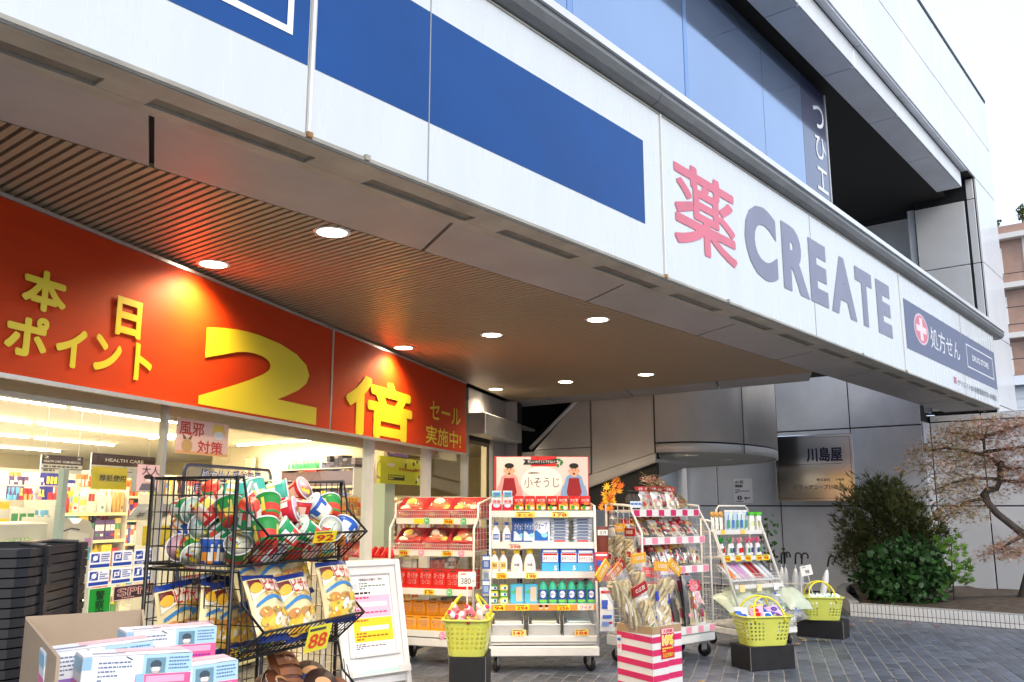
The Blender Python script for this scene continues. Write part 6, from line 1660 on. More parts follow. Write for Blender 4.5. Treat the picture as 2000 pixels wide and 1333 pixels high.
o = b.build('choco_bag', None, FR.p(.44, .05, T3[0] + .12), (-.5, .2, FR.a)); tag(o, 'brown glossy snack bag on top of the tubs in the lowest rack basket', 'snack bag')

# ------------------------------------------------------------------ A-board
FA = Frame(-1.27, 7.02, 40)
t = thing('sign_board', 'white framed A-board with a pink and yellow notice, beside the black rack', 'A-board', FA.p(0, 0), FA.rz())
W_, H_, LN = .61, .99, -.235
tl = Matrix.Rotation(math.asin(LN / H_), 4, 'X')
M_bd = mat('white_frame', (0.72, 0.74, 0.78), 0.35, noise=.03, coat=.2)
b = MB(); b.push(tl)
for x0, x1, z0, z1 in ((0, .05, 0, H_), (W_ - .05, W_, 0, H_), (.051, W_ - .051, H_ - .05, H_), (.051, W_ - .051, .03, .08)): b.bbox(x0, x1, -.012, .025, z0, z1, M_bd, .006)
b.box(.051, W_ - .051, .006, .016, .081, H_ - .051, M_bd); b.pop(); b.build('frame', t)
b = MB(); b.push(tl)
for x0, x1, z0, z1 in ((.075, .115, .24, .91), (W_ - .115, W_ - .075, .24, .91), (.116, W_ - .116, .87, .91), (.116, W_ - .116, .24, .28)): b.bbox(x0, x1, -.016, .004, z0, z1, M_bd, .008)
b.pop(); b.build('inner_frame', t)
b = MB(); b.push(tl); b.box(.05, W_ - .03, -.06, -.014, .10, .15, M_bd); b.rect(W_ * .5, .125, W_ * .55, .03, C(190, 220, 226), y=-.0608); b.pop(); b.build('leaflet_tray', t)
b = MB(); b.push(tl); X0, X1 = .117, W_ - .117
b.rect(W_/2, .575, X1 - X0, .59, C(240, 238, 244), y=-.001)
b.rect(W_/2, .625, X1 - X0 - .02, .17, C(236, 180, 214), y=-.002); b.rect(W_/2, .445, X1 - X0 - .02, .18, C(236, 200, 40), y=-.002)
for z, w, c in ((.66, .26, WHITE), (.475, .26, WHITE)): b.rect(W_/2 + .01, z - .02, w, .035, c, y=-.003)
b.text('「医薬品のお届け」受付', W_/2 + .01, .835, .22, .022, NAVY, y=-.0025); b.disc(X0 + .05, .785, .028, .026, C(200, 206, 214), y=-.002); b.lines(X0 + .09, X1 - .02, .755, .815, 3, C(90, 130, 130), y=-.002); b.lines(X0 + .02, X1 - .02, .715, .745, 1, BLACK, y=-.002)
b.lines(X0 + .02, X1 - .06, .68, .705, 1, C(200, 40, 90), y=-.003); b.lines(X0 + .02, X1 - .02, .545, .61, 3, C(200, 60, 110), y=-.003); b.lines(X0 + .02, X1 - .1, .505, .53, 1, C(220, 90, 40), y=-.003); b.lines(X0 + .03, X1 - .03, .365, .43, 3, C(150, 90, 20), y=-.003); b.lines(X0 + .02, X1 - .06, .30, .345, 3, C(60, 60, 90), y=-.002)
b.pop(); b.build('notice', t)
b = MB(); b.push(Matrix.Rotation(.10, 4, 'X') @ T((0, .45, 0)))
b.pop(); b.tube([(.03, .46, 0), (.03, .25, .95)], .014, M_bd, 5); b.build('rear_leg', t)
b = MB(); b.tube([(W_ - .03, .46, 0), (W_ - .03, .25, .95)], .014, M_bd, 5); b.build('rear_leg', t)

# ------------------------------------------------------------------ cardboard box of mask cartons in the near left corner
FC = Frame(-1.01, 1.93, 33)
M_card = mat('brown_cardboard', (0.40, 0.30, 0.21), 0.8, noise=.06, nscale=9)
t = thing('cardboard_box', 'open brown cardboard box holding pink and white mask cartons', 'cardboard box', FC.p(0, 0, .78), FC.rz())
b = MB(); th = .006; w = .255
b.box(0, w, .2 - th, .2, 0, .37, M_card); b.box(0, th, -.42, .1935, 0, .365, M_card); b.prism([(-.42, 0), (.1935, 0), (.1935, .37), (.06, .24), (-.42, .22)], w - th, w, M_card, axis='x'); b.box(th + .0005, w - th - .0005, -.42, .193, 0, th, M_card); b.box(th + .0005, w - th - .0005, -.42, -.414, th + .001, .22, M_card)
b.build('box_walls', t)
b = MB(); b.push(T((-.001, -.10, .25)) @ RZ(-pi / 2)); b.disc(0, 0, .02, .02, C(120, 160, 130), y=0); b.disc(0, 0, .014, .014, M_card, y=-.0005); b.pop(); b.build('printed_mark', t)
b = MB(); b.box(0, .26, 0, .62, 0, .02, M_blk)
for x in (.01, .23):
    for y in (.01, .59): b.box(x, x + .02, y, y + .02, -.757, 0, M_blk)
o = b.build('display_table', None, FC.p(0, -.42, .758), FC.rz()); tag(o, 'small black table carrying the cardboard box of masks', 'table')
def mask_me():
    w, d, h = .19, .085, .075
    b = MB(); W1 = C(232, 236, 242); b.box(-w/2, w/2, 0, d, 0, h, W1)
    y = -.0008
    b.rect(w * .27, h * .78, w * .46, h * .44, C(176, 212, 230), y=y); b.rect(w * .16, h * .74, w * .18, h * .36, C(110, 150, 170), y=y - .0004); b.disc(w * .16, h * .70, .009, .011, C(214, 190, 180), y=y - .0008); b.disc(w * .16, h * .76, .010, .008, C(70, 84, 96), y=y - .0012); b.rect(w * .16, h * .66, .013, .007, WHITE, y=y - .0016); b.lines(w * .28, w * .48, h * .62, h * .95, 4, C(90, 120, 170), y=y - .0006, gap=.6)
    b.rect(w * .24, h * .27, w * .52, h * .54, C(232, 96, 150), y=y); b.rect(w * .26, h * .42, w * .36, h * .16, C(240, 170, 200), y=y - .0004); b.disc(w * .05, h * .2, .014, .010, WHITE, y=y - .0004); b.lines(w * .16, w * .46, h * .08, h * .28, 2, C(160, 40, 150), y=y - .0005)
    b.rect(-w * .35, h * .17, w * .3, h * .34, C(150, 110, 190), y=y); b.rect(-w * .46, h * .85, w * .08, h * .28, C(150, 190, 220), y=y); b.lines(-w * .36, -w * .06, h * .4, h * .9, 5, C(110, 120, 150), y=y, gap=.62); b.tube([(-w * .12, y, h * .98), (-w * .06, y, h * .9)], .001, DGREY, 3)
    z = h + .0008
    b.add([(-w/2, 0, z), (w/2, 0, z), (w/2, d, z), (-w/2, d, z)], [(0, 1, 2, 3)], W1); b.add([(-.03, d * .5, z + .0006), (w/2, d * .5, z + .0006), (w/2, d, z + .0006), (-.03, d, z + .0006)], [(0, 1, 2, 3)], C(240, 186, 198)); b.add([(w * .3, 0, z + .0006), (w/2, 0, z + .0006), (w/2, d * .3, z + .0006), (w * .3, d * .3, z + .0006)], [(0, 1, 2, 3)], C(206, 224, 236)); b.add([(-w * .4, d * .3, z + .0006), (-w * .1, d * .3, z + .0006), (-w * .1, d * .42, z + .0006), (-w * .4, d * .42, z + .0006)], [(0, 1, 2, 3)], C(120, 130, 160)); b.add([(-w/2, d * .49, z + .0004), (w/2, d * .49, z + .0004), (w/2, d * .505, z + .0004), (-w/2, d * .505, z + .0004)], [(0, 1, 2, 3)], C(170, 172, 180))
    x = -w/2 - .0008
    b.add([(x, d, 0), (x, 0, 0), (x, 0, h * .4), (x, d, h * .4)], [(0, 1, 2, 3)], C(226, 120, 170)); b.add([(x, d, h * .62), (x, d * .1, h * .62), (x, d * .1, h * .95), (x, d, h * .95)], [(0, 1, 2, 3)], C(150, 196, 220))
    return b.mesh('mask_carton')
me = mask_me()
mk = [(.095, -.27, .28, .0, 'left'), (.262, -.09, .28, .03, 'upper right, nearest the rack'), (.14, -.375, .275, .02, 'front centre'), (.235, -.37, .245, .06, 'lower right'), (.13, -.10, .20, .04, 'deeply buried back'), (.11, -.25, .20, .03, 'deeply buried left')]
for x, y, z, a, lb in mk: place(me, 'mask_carton', '%s pink and white mask carton in the brown box' % lb, 'carton', FC.p(x, y, .78 + z), (0, rr.uniform(-.05, .05), FC.a + a), 'mask cartons in the cardboard box')
for i, (y0, y1, z1) in enumerate(((-.40, -.16, .235), (-.15, .06, .19), (.065, .18, .19))):
    b = MB(); b.bbox(.012, .243, y0, y1, 0, z1, C(226, 226, 230)); o = b.build('under_carton', None, FC.p(0, 0, .788), FC.rz()); tag(o, '%s plain carton at the bottom of the brown box' % ['front', 'middle', 'back'][i], 'carton', 'cartons under the masks')
# clear pinkish card at its right edge
b = MB(); b.box(-.03, .03, 0, .002, 0, .14, glass_mat('pink_film', (0.86, 0.72, 0.84), refl=.06, rough=.15, haze=.18)); o = b.build('price_sleeve', None, FC.p(.36, .07, .99), FC.rz(-.2)); tag(o, 'empty pinkish clear sleeve standing at the right edge of the mask box', 'sleeve')

# ------------------------------------------------------------------ stack of black shopping baskets at the left edge
FB = (-1.40, 2.44, radians(97))
M_bb = mat('black_basket', (0.014, 0.014, 0.017), 0.38, noise=.15, coat=.15)
b = MB(); vs = []; fs = []; n = 44; Wb, Db, Hb = .50, .35, .20
for q, s_ in ((0, .78), (.5, .88), (.90, .965), (.90, 1.0), (1.0, 1.0), (1.0, .985)):
    for x, y in even(rrect(Wb * s_, Db * s_, .06, 5), n): vs.append((x, y, Hb * q))
for j in range(5):
    for i in range(n): fs.append((j * n + i, j * n + (i + 1) % n, (j + 1) * n + (i + 1) % n, (j + 1) * n + i))
fs.append(tuple(range(n)))
b.add(vs, fs, M_bb)
bme = b.mesh('basket_shell')
lugs = []
for sx_ in (-1, 1):
    for sy in (-1, 1):
        hb = MB(); hb.box(sx_ * .12 - .012, sx_ * .12 + .012, sy * Db * .5 - .006 + (.004 if sy > 0 else -.004), sy * Db * .5 + .006 + (.004 if sy > 0 else -.004), Hb - .022, Hb + .003, M_bb); lugs.append(hb.mesh('handle_lug'))
NB = 26
for i in range(NB):
    z = 1.295 - Hb - (NB - 1 - i) * .0238
    if z < .0: continue
    k = NB - 1 - i
    t = thing('shopping_basket', ('topmost black shopping basket of the tall stack at the left edge') if k == 0 else '%s black basket below the top one of the tall stack' % (ORD[k - 1] if k - 1 < len(ORD) else 'deeply nested'), 'basket', (FB[0] + random.uniform(-.002, .002), FB[1] + random.uniform(-.002, .002), z), FB[2] + random.uniform(-.006, .006), 'stack of black shopping baskets')
    o = link(bme, 'basket_shell', t); md = o.modifiers.new('thickness', 'SOLIDIFY'); md.thickness = .003
    for hme in lugs: link(hme, 'handle_lug', t)
    if k == 0:
        b = MB()
        for sy in (-1, 1):
            b = MB(); b.tube([(-.12, sy * Db * .49, Hb + .004), (-.10, sy * Db * .30, Hb + .008), (.10, sy * Db * .30, Hb + .008), (.12, sy * Db * .49, Hb + .004)], .006, mat('worn_black', (.06, .055, .05), .4), 6); b.build('handle', t)

b = MB(); zt_ = 1.295 - Hb - (NB - 1) * .0238
b.prism([(x, y) for x, y in even(rrect(.36, .25, .05, 4), 20)], 0, zt_ - .001, M_blk)
o = b.build('basket_stand', None, (FB[0], FB[1], 0), (0, 0, FB[2])); tag(o, 'plain black stand under the tall stack of baskets', 'stand')

# ------------------------------------------------------------------ things on the far wall
t = thing('wall_plaque', 'large mirror polished steel company plaque with dark kanji on the grey wall', 'plaque', wpos(WF, -5.545, 14.765, 1.47), radians(WF + 7))
M_mir = mat('polished_steel', (0.86, 0.88, 0.92), 0.17, metal=1.0, bump=0.012, bscale=2.2)
b = MB(); b.bbox(-.645, .645, -.075, 0, 0, 1.115, M_mir, .012); b.build('steel_plate', t)
b = MB()
for x0, x1, z0, z1 in ((-.60, .60, .05, .056), (-.60, .60, 1.06, 1.066), (-.60, -.594, .056, 1.06), (.594, .60, .056, 1.06)): b.rect((x0 + x1) / 2, (z0 + z1) / 2, x1 - x0, z1 - z0, C(60, 62, 66), y=-.0765)
b.build('engraved_border', t)
b = MB(); D_ = C(28, 32, 60)
b.text('川島屋', .18, .78, .58, .24, D_, y=-.078, bold=0, heavy=.006); b.rect(.0, .62, .9, .006, C(70, 70, 76), y=-.077)
b.text('株式会社', .14, .36, .22, .05, C(60, 54, 50), y=-.078, bold=.01); b.text('川島屋', .40, .36, .14, .04, C(60, 54, 50), y=-.078); b.text('ドラッグコープ川島屋', .06, .24, .80, .075, C(40, 42, 56), y=-.078, bold=.01)
b.build('plaque_lettering', t)
t = thing('wall_notice', 'white paper notice with small pictures taped to the grey wall left of the plaque', 'notice', wpos(WF, -6.90, 14.846, 1.45), R_WF)
b = MB(); b.box(-.175, .175, -.002, 0, 0, .43, C(226, 228, 238)); b.build('paper', t)
b = MB(); N_ = C(50, 54, 70); y = -.0035
b.text('お客', -.06, .37, .16, .06, N_, y=y, bold=.02); b.lines(-.15, .15, .27, .33, 1, N_, y=y, gap=.2); b.lines(-.15, .15, .17, .25, 3, N_, y=y); b.disc(-.07, .09, .045, .04, N_, y=y); b.rect(-.07, .09, .02, .05, C(226, 228, 238), y=y - .0006); b.disc(.05, .085, .035, .025, C(120, 124, 136), y=y); b.rect(.11, .09, .04, .02, N_, y=y); b.lines(-.14, .14, .015, .04, 1, N_, y=y)
b.build('notice_print', t)

# ------------------------------------------------------------------ planting
def leafmat(name, c, rough=.45, c2=None, trans=.0):
    m = mat(name, c, rough, noise=.0, c2=c2 or tuple(v * .55 for v in c), nscale=7.0)
    nt = m.node_tree; p = nt.nodes['Principled BSDF']
    src = p.inputs['Base Color'].links[0].from_socket
    ge = nt.nodes.new('ShaderNodeNewGeometry'); mr = nt.nodes.new('ShaderNodeMapRange'); mr.inputs['To Min'].default_value = .6; mr.inputs['To Max'].default_value = 1.5
    nt.links.new(ge.outputs['Random Per Island'], mr.inputs['Value'])
    p.inputs['Specular IOR Level'].default_value = .28
    mx = nt.nodes.new('ShaderNodeVectorMath'); mx.operation = 'SCALE'; nt.links.new(src, mx.inputs[0]); nt.links.new(mr.outputs[0], mx.inputs['Scale']); nt.links.new(mx.outputs[0], p.inputs['Base Color'])
    if trans:
        p.inputs['Subsurface Weight'].default_value = 0.0
        tr = nt.nodes.new('ShaderNodeBsdfTranslucent'); nt.links.new(mx.outputs[0], tr.inputs[0])
        ms = nt.nodes.new('ShaderNodeMixShader'); ms.inputs[0].default_value = trans
        out = [n for n in nt.nodes if n.type == 'OUTPUT_MATERIAL'][0]
        nt.links.new(p.outputs[0], ms.inputs[1]); nt.links.new(tr.outputs[0], ms.inputs[2]); nt.links.new(ms.outputs[0], out.inputs[0])
    return m
M_bark = mat('bark', (0.075, 0.060, 0.050), 0.9, noise=.4, nscale=14, bump=.7, bscale=30, stretch=(1, 1, .35))
rr = random.Random(33)
def blob_points(n, c, r, seed, dens=.35):
    """points through a lumpy ellipsoid, most of them near its uneven surface"""
    r_ = random.Random(seed); out = []
    while len(out) < n:
        d = Vector((r_.gauss(0, 1), r_.gauss(0, 1), r_.gauss(0, 1))).normalized()
        k = 1 + .32 * mn.noise(d * 1.8 + Vector((seed, 0, 0))) + .22 * mn.noise(d * 4.5 + Vector((0, seed, 0)))
        q = r_.random() ** dens * k
        gap = mn.noise(d * 3.3 + Vector((0, 0, seed * 1.7)))
        if gap < -.32 and q > .75: continue
        out.append((Vector((d.x * r[0] * q, d.y * r[1] * q, d.z * r[2] * q)) + Vector(c), d))
    return out
# glossy broad leaved shrub
t = thing('camellia_shrub', 'rounded glossy dark green broad leaved shrub at the front of the planter', 'shrub', wpos(WF, -3.72, 12.75, .12), R_WF)
M_cam = leafmat('glossy_leaf', (0.036, 0.098, 0.026), .34, trans=.08)
b = MB()
lf = [(0, 0, 0), (.30, .02, .30), (.36, .05, .6), (0, .06, 1.0), (-.36, .05, .6), (-.30, .02, .30)]
for p, d in blob_points(3000, (0, 0, .40), (.60, .62, .42), 3):
    if p.z < .02: p.z = .02 + rr.random() * .1
    s_ = rr.uniform(.065, .105)
    v = (d + Vector((rr.uniform(-.7, .7), rr.uniform(-.7, .7), rr.uniform(-.5, .4)))).normalized()
    q = v.to_track_quat('Z', 'Y').to_matrix().to_4x4()
    b.push(T(p) @ q @ RZ(rr.uniform(0, 6.28)) @ RX(rr.uniform(.5, 1.2))); b.add([(x * s_, y * s_, z * s_) for x, y, z in lf], [(0, 1, 2, 3), (0, 3, 4, 5)], M_cam); b.pop()
b.build('foliage', t)['kind'] = 'stuff'
b = MB()
for i in range(9): a = i * .7; b.tube([(0, 0, 0), (.12 * cos(a), .12 * sin(a), .2), (.35 * cos(a), .35 * sin(a), .5)], [.014, .010, .005], M_bark, 5)
b.build('stem', t)
# dark fine leaved conifer behind
t = thing('conifer_bush', 'tall loose dark olive conifer bush against the grey wall', 'bush', wpos(WF, -4.22, 14.05, .12), R_WF)
M_con = leafmat('conifer_spray', (0.045, 0.078, 0.022), .7, c2=(0.10, 0.098, 0.026))
b = MB()
for c_, r_, n_, sd in (((-.12, 0, .98), (.60, .45, .66), 1500, 7), ((.38, -.05, .82), (.55, .45, .66), 900, 9), ((-.45, 0, .55), (.40, .35, .42), 450, 5), ((.02, 0, 1.42), (.40, .3, .32), 330, 12)):
    for p, d in blob_points(n_, c_, r_, sd, .45):
        if p.z < .1: continue
        L = rr.uniform(.08, .17)
        v = (d * .8 + Vector((rr.uniform(-.6, .6), rr.uniform(-.6, .6), rr.uniform(-.2, 1.0)))).normalized()
        q = v.to_track_quat('Z', 'Y').to_matrix().to_4x4()
        b.push(T(p) @ q @ RZ(rr.uniform(0, 6.28)))
        vs = []; fs = []
        for k in range(4):
            a = (k - 1.5) * .42; x = L * sin(a); z = L * cos(a); w = .008
            vs += [(-w * cos(a), 0, w * sin(a)), (w * cos(a), 0, -w * sin(a)), (x, .01 * k, z)]; fs.append((k * 3, k * 3 + 1, k * 3 + 2))
        b.add(vs, fs, M_con); b.pop()
for i in range(120):
    a = rr.uniform(0, 6.28); z = rr.uniform(.5, 1.72); R_ = .66 * (1 - ((z - .95) / 1.0) ** 2) ** .5
    p = Vector((R_ * cos(a) * 1.12, .5 * R_ * sin(a), z)); v = Vector((cos(a), .6 * sin(a), rr.uniform(.1, 1.4))).normalized(); L = rr.uniform(.10, .22)
    b.tube([p, p + v * L], .0022, M_bark, 3)
    for k in range(7):
        q_ = p + v * L * (.3 + .1 * k); w_ = Vector((rr.uniform(-1, 1), rr.uniform(-1, 1), rr.uniform(-.2, 1))).normalized() * .07
        n_ = v.cross(w_).normalized() * .008
        b.add([q_ - n_, q_ + n_, q_ + w_ + v * .03], [(0, 1, 2)], M_con)
b.build('foliage', t)['kind'] = 'stuff'
b = MB(); b.tube([(0, 0, 0), (.03, 0, .5), (-.05, 0, 1.1), (0, 0, 1.5)], [.04, .032, .02, .008], M_bark, 7)
for i in range(14): a = i * 2.4; z = .35 + i * .07; b.tube([(0, 0, z), (.22 * cos(a), .2 * sin(a), z + .12), (.42 * cos(a), .36 * sin(a), z + .3)], [.014, .009, .004], M_bark, 4)
b.build('trunk', t)
# light green sapling
t = thing('sapling', 'small bright green sapling with lobed leaves between the shrub and the maple', 'sapling', wpos(WF, -3.13, 13.0, .13), R_WF)
M_sap = leafmat('fresh_leaf', (0.20, 0.38, 0.05), .45, c2=(0.12, 0.27, 0.035), trans=.35)
b = MB(); b.tube([(0, 0, 0), (.0, 0, .4), (.03, 0, .86)], [.012, .009, .004], M_bark, 5)
for i in range(9): z = .28 + i * .065; a = i * 2.2; b.tube([(.01, 0, z), (.14 * cos(a), .12 * sin(a), z + .05), (.24 * cos(a), .2 * sin(a), z - .02)], [.005, .004, .002], M_sap, 4)
b.build('stem', t)
lme = []
for k in range(3):
    b = MB(); leaf_into(b, Matrix(), 1.0, M_sap); lme.append(b.mesh('leaf'))
for i in range(110):
    z = .22 + .66 * rr.random(); R_ = .26 * (1 - ((z - .5) / .62) ** 2) ** .5 if abs(z - .5) < .6 else .08; a = rr.uniform(0, 6.28); q = rr.uniform(.3, 1)
    o = link(lme[i % 3], 'leaf', t, (R_ * q * cos(a), R_ * q * sin(a), z), (rr.uniform(.5, 1.5), rr.uniform(-.5, .5), rr.uniform(0, 6.28))); o.scale = [rr.uniform(.065, .10)] * 3
# Japanese maple with twisted trunk
t = thing('maple_tree', 'twisted Japanese maple with layered pinkish brown autumn foliage at the right edge', 'tree', wpos(WF, -2.30, 12.9, .12), R_WF)
b = MB()
def lb(px, z, dy=0.0): return (px + 2.30, dy, z - .12)
trunk = [lb(-2.34, .12), lb(-2.27, .35), lb(-2.19, .62), lb(-2.13, .88), lb(-2.20, 1.02), lb(-2.36, 1.17), lb(-2.50, 1.30), lb(-2.60, 1.44), lb(-2.63, 1.54), lb(-2.58, 1.61), lb(-2.48, 1.62), lb(-2.43, 1.72), lb(-2.41, 1.88), lb(-2.38, 1.98)]
b.tube(trunk, [.085, .070, .060, .054, .050, .046, .045, .048, .056, .046, .036, .034, .042, .030], M_bark, 9)
for k in range(7): a = k * .9; b.tube([lb(-2.33, .26), (lb(-2.33, .15)[0] + .13 * cos(a), .13 * sin(a), .06), (lb(-2.33, .1)[0] + .32 * cos(a), .30 * sin(a), -.02)], [.055, .035, .012], M_bark, 6)
limbs = [[lb(-2.40, 1.92), lb(-2.26, 1.86, -.05), lb(-2.16, 1.88, -.1)], [lb(-2.41, 1.9), lb(-2.50, 2.0, .05), lb(-2.58, 2.08), lb(-2.57, 2.28), lb(-2.50, 2.44)], [lb(-2.58, 2.06), lb(-2.75, 2.10, -.1), lb(-3.0, 2.16, -.15), lb(-3.22, 2.14, -.1)], [lb(-2.57, 2.26), lb(-2.75, 2.34, .1), lb(-3.0, 2.38, .15)], [lb(-2.56, 2.3), lb(-2.35, 2.36), lb(-2.1, 2.42, -.1), lb(-1.8, 2.4)],
         [lb(-2.44, 1.74), lb(-2.7, 1.76, -.15), lb(-2.95, 1.70, -.2), lb(-3.15, 1.62, -.2)], [lb(-2.40, 1.72), lb(-2.2, 1.70, .1), lb(-1.95, 1.76), lb(-1.7, 1.72)], [lb(-2.57, 2.1), lb(-2.3, 2.12, -.1), lb(-2.0, 2.16), lb(-1.7, 2.12)], [lb(-2.62, 1.5), lb(-2.8, 1.46, -.1), lb(-2.95, 1.38, -.15)], [lb(-2.2, 1.0), lb(-2.1, 1.1, .05), lb(-1.9, 1.25)], [lb(-2.22, 1.04), lb(-2.34, .96, -.15), lb(-2.46, .86, -.2)]]
for L in limbs: b.tube(L, [.024 * (1 - i / (len(L) + .3)) + .003 for i in range(len(L))], M_bark, 6)
b.build('trunk', t)
M_mp = [leafmat('maple_leaf_rose', (0.52, 0.29, 0.21), .55, c2=(0.38, 0.20, 0.13), trans=.35), leafmat('maple_leaf_olive', (0.26, 0.25, 0.08), .55, c2=(0.36, 0.24, 0.09), trans=.35), leafmat('maple_leaf_pale', (0.64, 0.46, 0.38), .55, c2=(0.5, 0.31, 0.23), trans=.35)]
small = []
for k in range(5):
    a = radians(90 + (k - 2) * 44); L = (.6, .9, 1, .9, .6)[k]; small += [(.12 * cos(a - .5), .12 * sin(a - .5)), (L * cos(a), L * sin(a))]
small.append((0, -.1))
b = MB()
pads = []
for L in limbs:
    for k, P in enumerate(L[1:]): pads.append((Vector(P), .20 + .05 * k))
for p in ((-3.20, 2.25), (-3.0, 2.0), (-3.1, 1.85), (-2.85, 2.42), (-2.6, 2.52), (-2.3, 2.5), (-2.0, 2.5), (-3.3, 1.95), (-2.7, 1.95), (-2.0, 1.95), (-1.8, 2.2), (-2.9, 1.32), (-2.45, .84), (-1.7, 1.5), (-2.75, 1.6)): pads.append((Vector(lb(p[0], p[1], rr.uniform(-.3, .3))), .30))
for c_, R_ in pads:
    olive = c_.x < -.35
    for i in range(235):
        a = rr.uniform(0, 6.28); q = rr.random() ** .6
        p = c_ + Vector((R_ * q * cos(a) * 1.25, R_ * q * sin(a), rr.gauss(0, .05) - .09 * q * q))
        s_ = rr.uniform(.036, .066)
        m = M_mp[1] if (olive and rr.random() < .5) or rr.random() < .15 else M_mp[0 if rr.random() < .6 else 2]
        b.push(T(p) @ Euler((rr.uniform(-.9, .9), rr.uniform(-.9, .9), rr.uniform(0, 6.28))).to_matrix().to_4x4()); b.add([(x * s_, y * s_, -.15 * s_ * (x * x + y * y)) for x, y in small], [tuple(range(len(small)))], m); b.pop()
b.build('foliage', t)['kind'] = 'stuff'
b = MB()
for c_, R_ in pads:
    for k in range(3): a = rr.uniform(0, 6.28); b.tube([c_, c_ + Vector((R_ * .9 * cos(a), R_ * .9 * sin(a), -.03))], .0035, M_bark, 3)
b.build('twigs', t)['kind'] = 'stuff'
# dark potted plant peeping out behind the brush cart
t = thing('leafy_plant', 'small dark leafy plant peeping out behind the brush cart', 'plant', (3.02, 10.6, 0))
b = MB(); b.tube([(0, 0, .2), (0, 0, 1.2)], .008, M_bark, 4); b.build('stem', t)
b = MB()
for i in range(60):
    s_ = rr.uniform(.05, .08); b.push(T((rr.uniform(-.10, .14), rr.uniform(-.1, .1), rr.uniform(.75, 1.28))) @ Euler((rr.uniform(0, 3), rr.uniform(0, 3), rr.uniform(0, 6))).to_matrix().to_4x4()); b.add([(x * s_, y * s_, z * s_) for x, y, z in lf], [(0, 1, 2, 3), (0, 3, 4, 5)], M_cam); b.pop()
b.build('foliage', t)['kind'] = 'stuff'
t_pot = MB(); t_pot.lathe([(.11, 0), (.14, .22), (.15, .24), (.13, .24), (.12, .2), (.001, .2)], C(70, 60, 56), 16); t_pot.build('pot', t)
# fallen leaves on the paving
fl_m = [mat('dry_leaf_tan', (0.34, 0.22, 0.09), .7, noise=.2, nscale=20), mat('dry_leaf_olive', (0.22, 0.20, 0.09), .7, noise=.2, nscale=20), mat('dry_leaf_red', (0.30, 0.10, 0.08), .7, noise=.2, nscale=20)]
for i, (x, y, s_, k, lbl) in enumerate(((3.10, 9.75, .085, 1, 'largest olive leaf of the cluster before the scuffed black box'), (3.20, 9.62, .07, 1, 'olive leaf under the corner of the scuffed black box'), (2.98, 9.80, .075, 1, 'olive leaf at the left of the cluster by the scuffed box'), (3.06, 9.62, .06, 0, 'tan leaf in the middle of the cluster by the scuffed box'),
                                      (3.30, 9.66, .075, 1, 'pale leaf pressed against the front of the scuffed black box'), (2.90, 9.36, .07, 0, 'curled tan leaf alone in front of the leaf cluster'), (4.36, 11.15, .065, 0, 'tan leaf lying before the kerb corner of the planter'), (4.02, 10.85, .06, 2, 'reddish leaf right of the scuffed black box'), (4.75, 10.95, .05, 2, 'first small reddish leaf along the planter kerb'), (5.0, 10.75, .05, 2, 'second small reddish leaf along the planter kerb'), (1.52, 7.43, .05, 0, 'small tan leaf under the striped cart'), (4.18, 11.55, .08, 1, 'yellowish leaf in the shade beside the kerb corner'))):
    b = MB(); n = len(mleaf); ph = rr.uniform(0, 6)
    b.add([(0, 0, .012)] + [(x_ * s_, y_ * s_, .012 + .018 * sin(4 * x_ + ph) * (x_ * x_ + y_ * y_)) for x_, y_ in mleaf], [(0, 1 + q, 1 + (q + 1) % n) for q in range(n)], fl_m[k])
    b.tube([(0, -.2 * s_, .012), (.05 * s_, -.8 * s_, .004)], .0018, fl_m[k], 3)
    o = b.build('fallen_leaf', None, (x, y, .003), (0, 0, rr.uniform(0, 6))); tag(o, lbl, 'leaf', 'fallen leaves on the paving')

# ------------------------------------------------------------------ background at the right edge
M_brick = mat('pale_brick', (0.40, 0.25, 0.19), .8, noise=.15, nscale=1.5)
apt = thing('apartment_block', 'pale brick apartment block with white slab edges far behind the corner', 'building', wpos(BF, 52, 8.1, 0), radians(WF))
b = MB(); b.box(-1.5, 14, 0, 10, 0, 16.3, M_brick); b.build('wall', apt)
for k in range(6):
    z = 15.75 - k * 2.7
    b = MB(); b.box(-1.7, 14, -.5, .05, z - .28, z, C(226, 220, 212)); b.build('balcony_slab', apt)
    if k: b = MB(); b.box(-1.2, -.5, -.12, -.01, z + .5, z + 2.0, C(232, 232, 232)); b.build('window_frame', apt); b = MB(); b.box(-1.1, -.6, -.14, -.121, z + .6, z + 1.9, mat('far_glass', (.25, .3, .35), .1)); b.build('window_pane', apt)
    if k:
        b = MB(); b.box(.5, .62, -.06, -.001, z + .02, z + 2.45, C(222, 216, 208)); b.build('pilaster', apt)
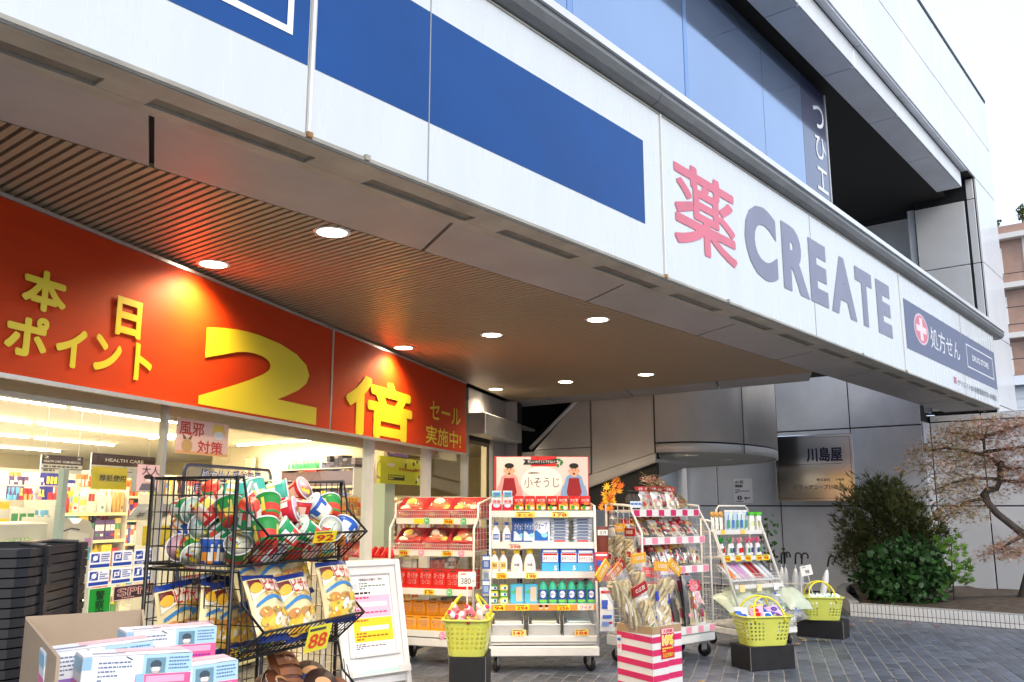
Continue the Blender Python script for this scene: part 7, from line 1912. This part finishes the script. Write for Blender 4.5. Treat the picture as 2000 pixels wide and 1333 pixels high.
for i, (x, h) in enumerate(((-.9, .7), (.5, 1.2), (.9, 1.0))):
    t = thing('rooftop_tree', '%s small rooftop tree on the brick apartment block' % ['left', 'middle', 'right'][i], 'tree', wpos(BF, 52, 8.1, 0) + wpos(WF, x, 1.0, 16.3), 0, 'rooftop trees')
    b = MB(); b.tube([(0, 0, 0), (0, 0, h * .6)], .05, M_bark, 5); b.build('trunk', t)
    b = MB()
    for p, d in blob_points(260, (0, 0, h * .7), (.32, .32, h * .4), 50 + i, .5):
        s_ = .12; b.push(T(p) @ Euler((rr.uniform(0, 3), rr.uniform(0, 3), 0)).to_matrix().to_4x4()); b.add([(x_ * s_, y_ * s_, z_ * s_) for x_, y_, z_ in lf], [(0, 1, 2, 3), (0, 3, 4, 5)], M_con); b.pop()
    b.build('crown', t)['kind'] = 'stuff'
wh = thing('white_house', 'low white building with horizontal siding below the brick block', 'building', wpos(BF, 38, 5.4, 0), radians(WF))
b = MB(); b.box(-2.5, 9, 0, 6, 0, 5.9, C(226, 228, 230)); b.build('wall', wh)
for k in range(17): b = MB(); b.box(-2.52, 9, -.03, -.001, .3 + k * .32, .3 + k * .32 + .26, C(232, 233, 235)); b.build('siding_board', wh)
b = MB(); b.prism([(-.4, 5.91), (6.2, 5.91), (3.0, 6.7)], -2.8, 9.2, C(190, 194, 200), axis='x'); b.build('roof', wh)
for i in range(6):
    z = 7.2 + i * .72; b = MB(); pa, pb = wpos(BF, 40, 10, z + .1), wpos(BF, 42, -6, z + 1.1)
    b.tube([pa + (pb - pa) * q / 8 + Vector((0, 0, -.3 * 4 * (q / 8) * (1 - q / 8))) for q in range(9)], .018, C(40, 40, 44), 4)
    o = b.build('power_line', None); tag(o, '%s overhead wire crossing in front of the brick block' % nth(i, 6).replace('left', 'low').replace('right', 'high'), 'wire', 'overhead wires')
# street side seen only in reflections: kerbside buildings across the road
ob = thing('street_building', 'pale office building across the road mirrored in the glass', 'building', wpos(BF, -4, -26, 0), radians(BF))
b = MB(); b.box(-6, 34, -10, 0, 0, 9, mat('far_render', (.45, .44, .42), .8, noise=.1, nscale=.6)); b.build('wall', ob)
for i in range(10):
    for k in range(3): b = MB(); b.box(-5 + i * 4, -2.6 + i * 4, .01, .06, 1.2 + k * 2.8, 2.9 + k * 2.8, mat('far_glass', (.25, .3, .35), .1)); b.build('window_pane', ob)
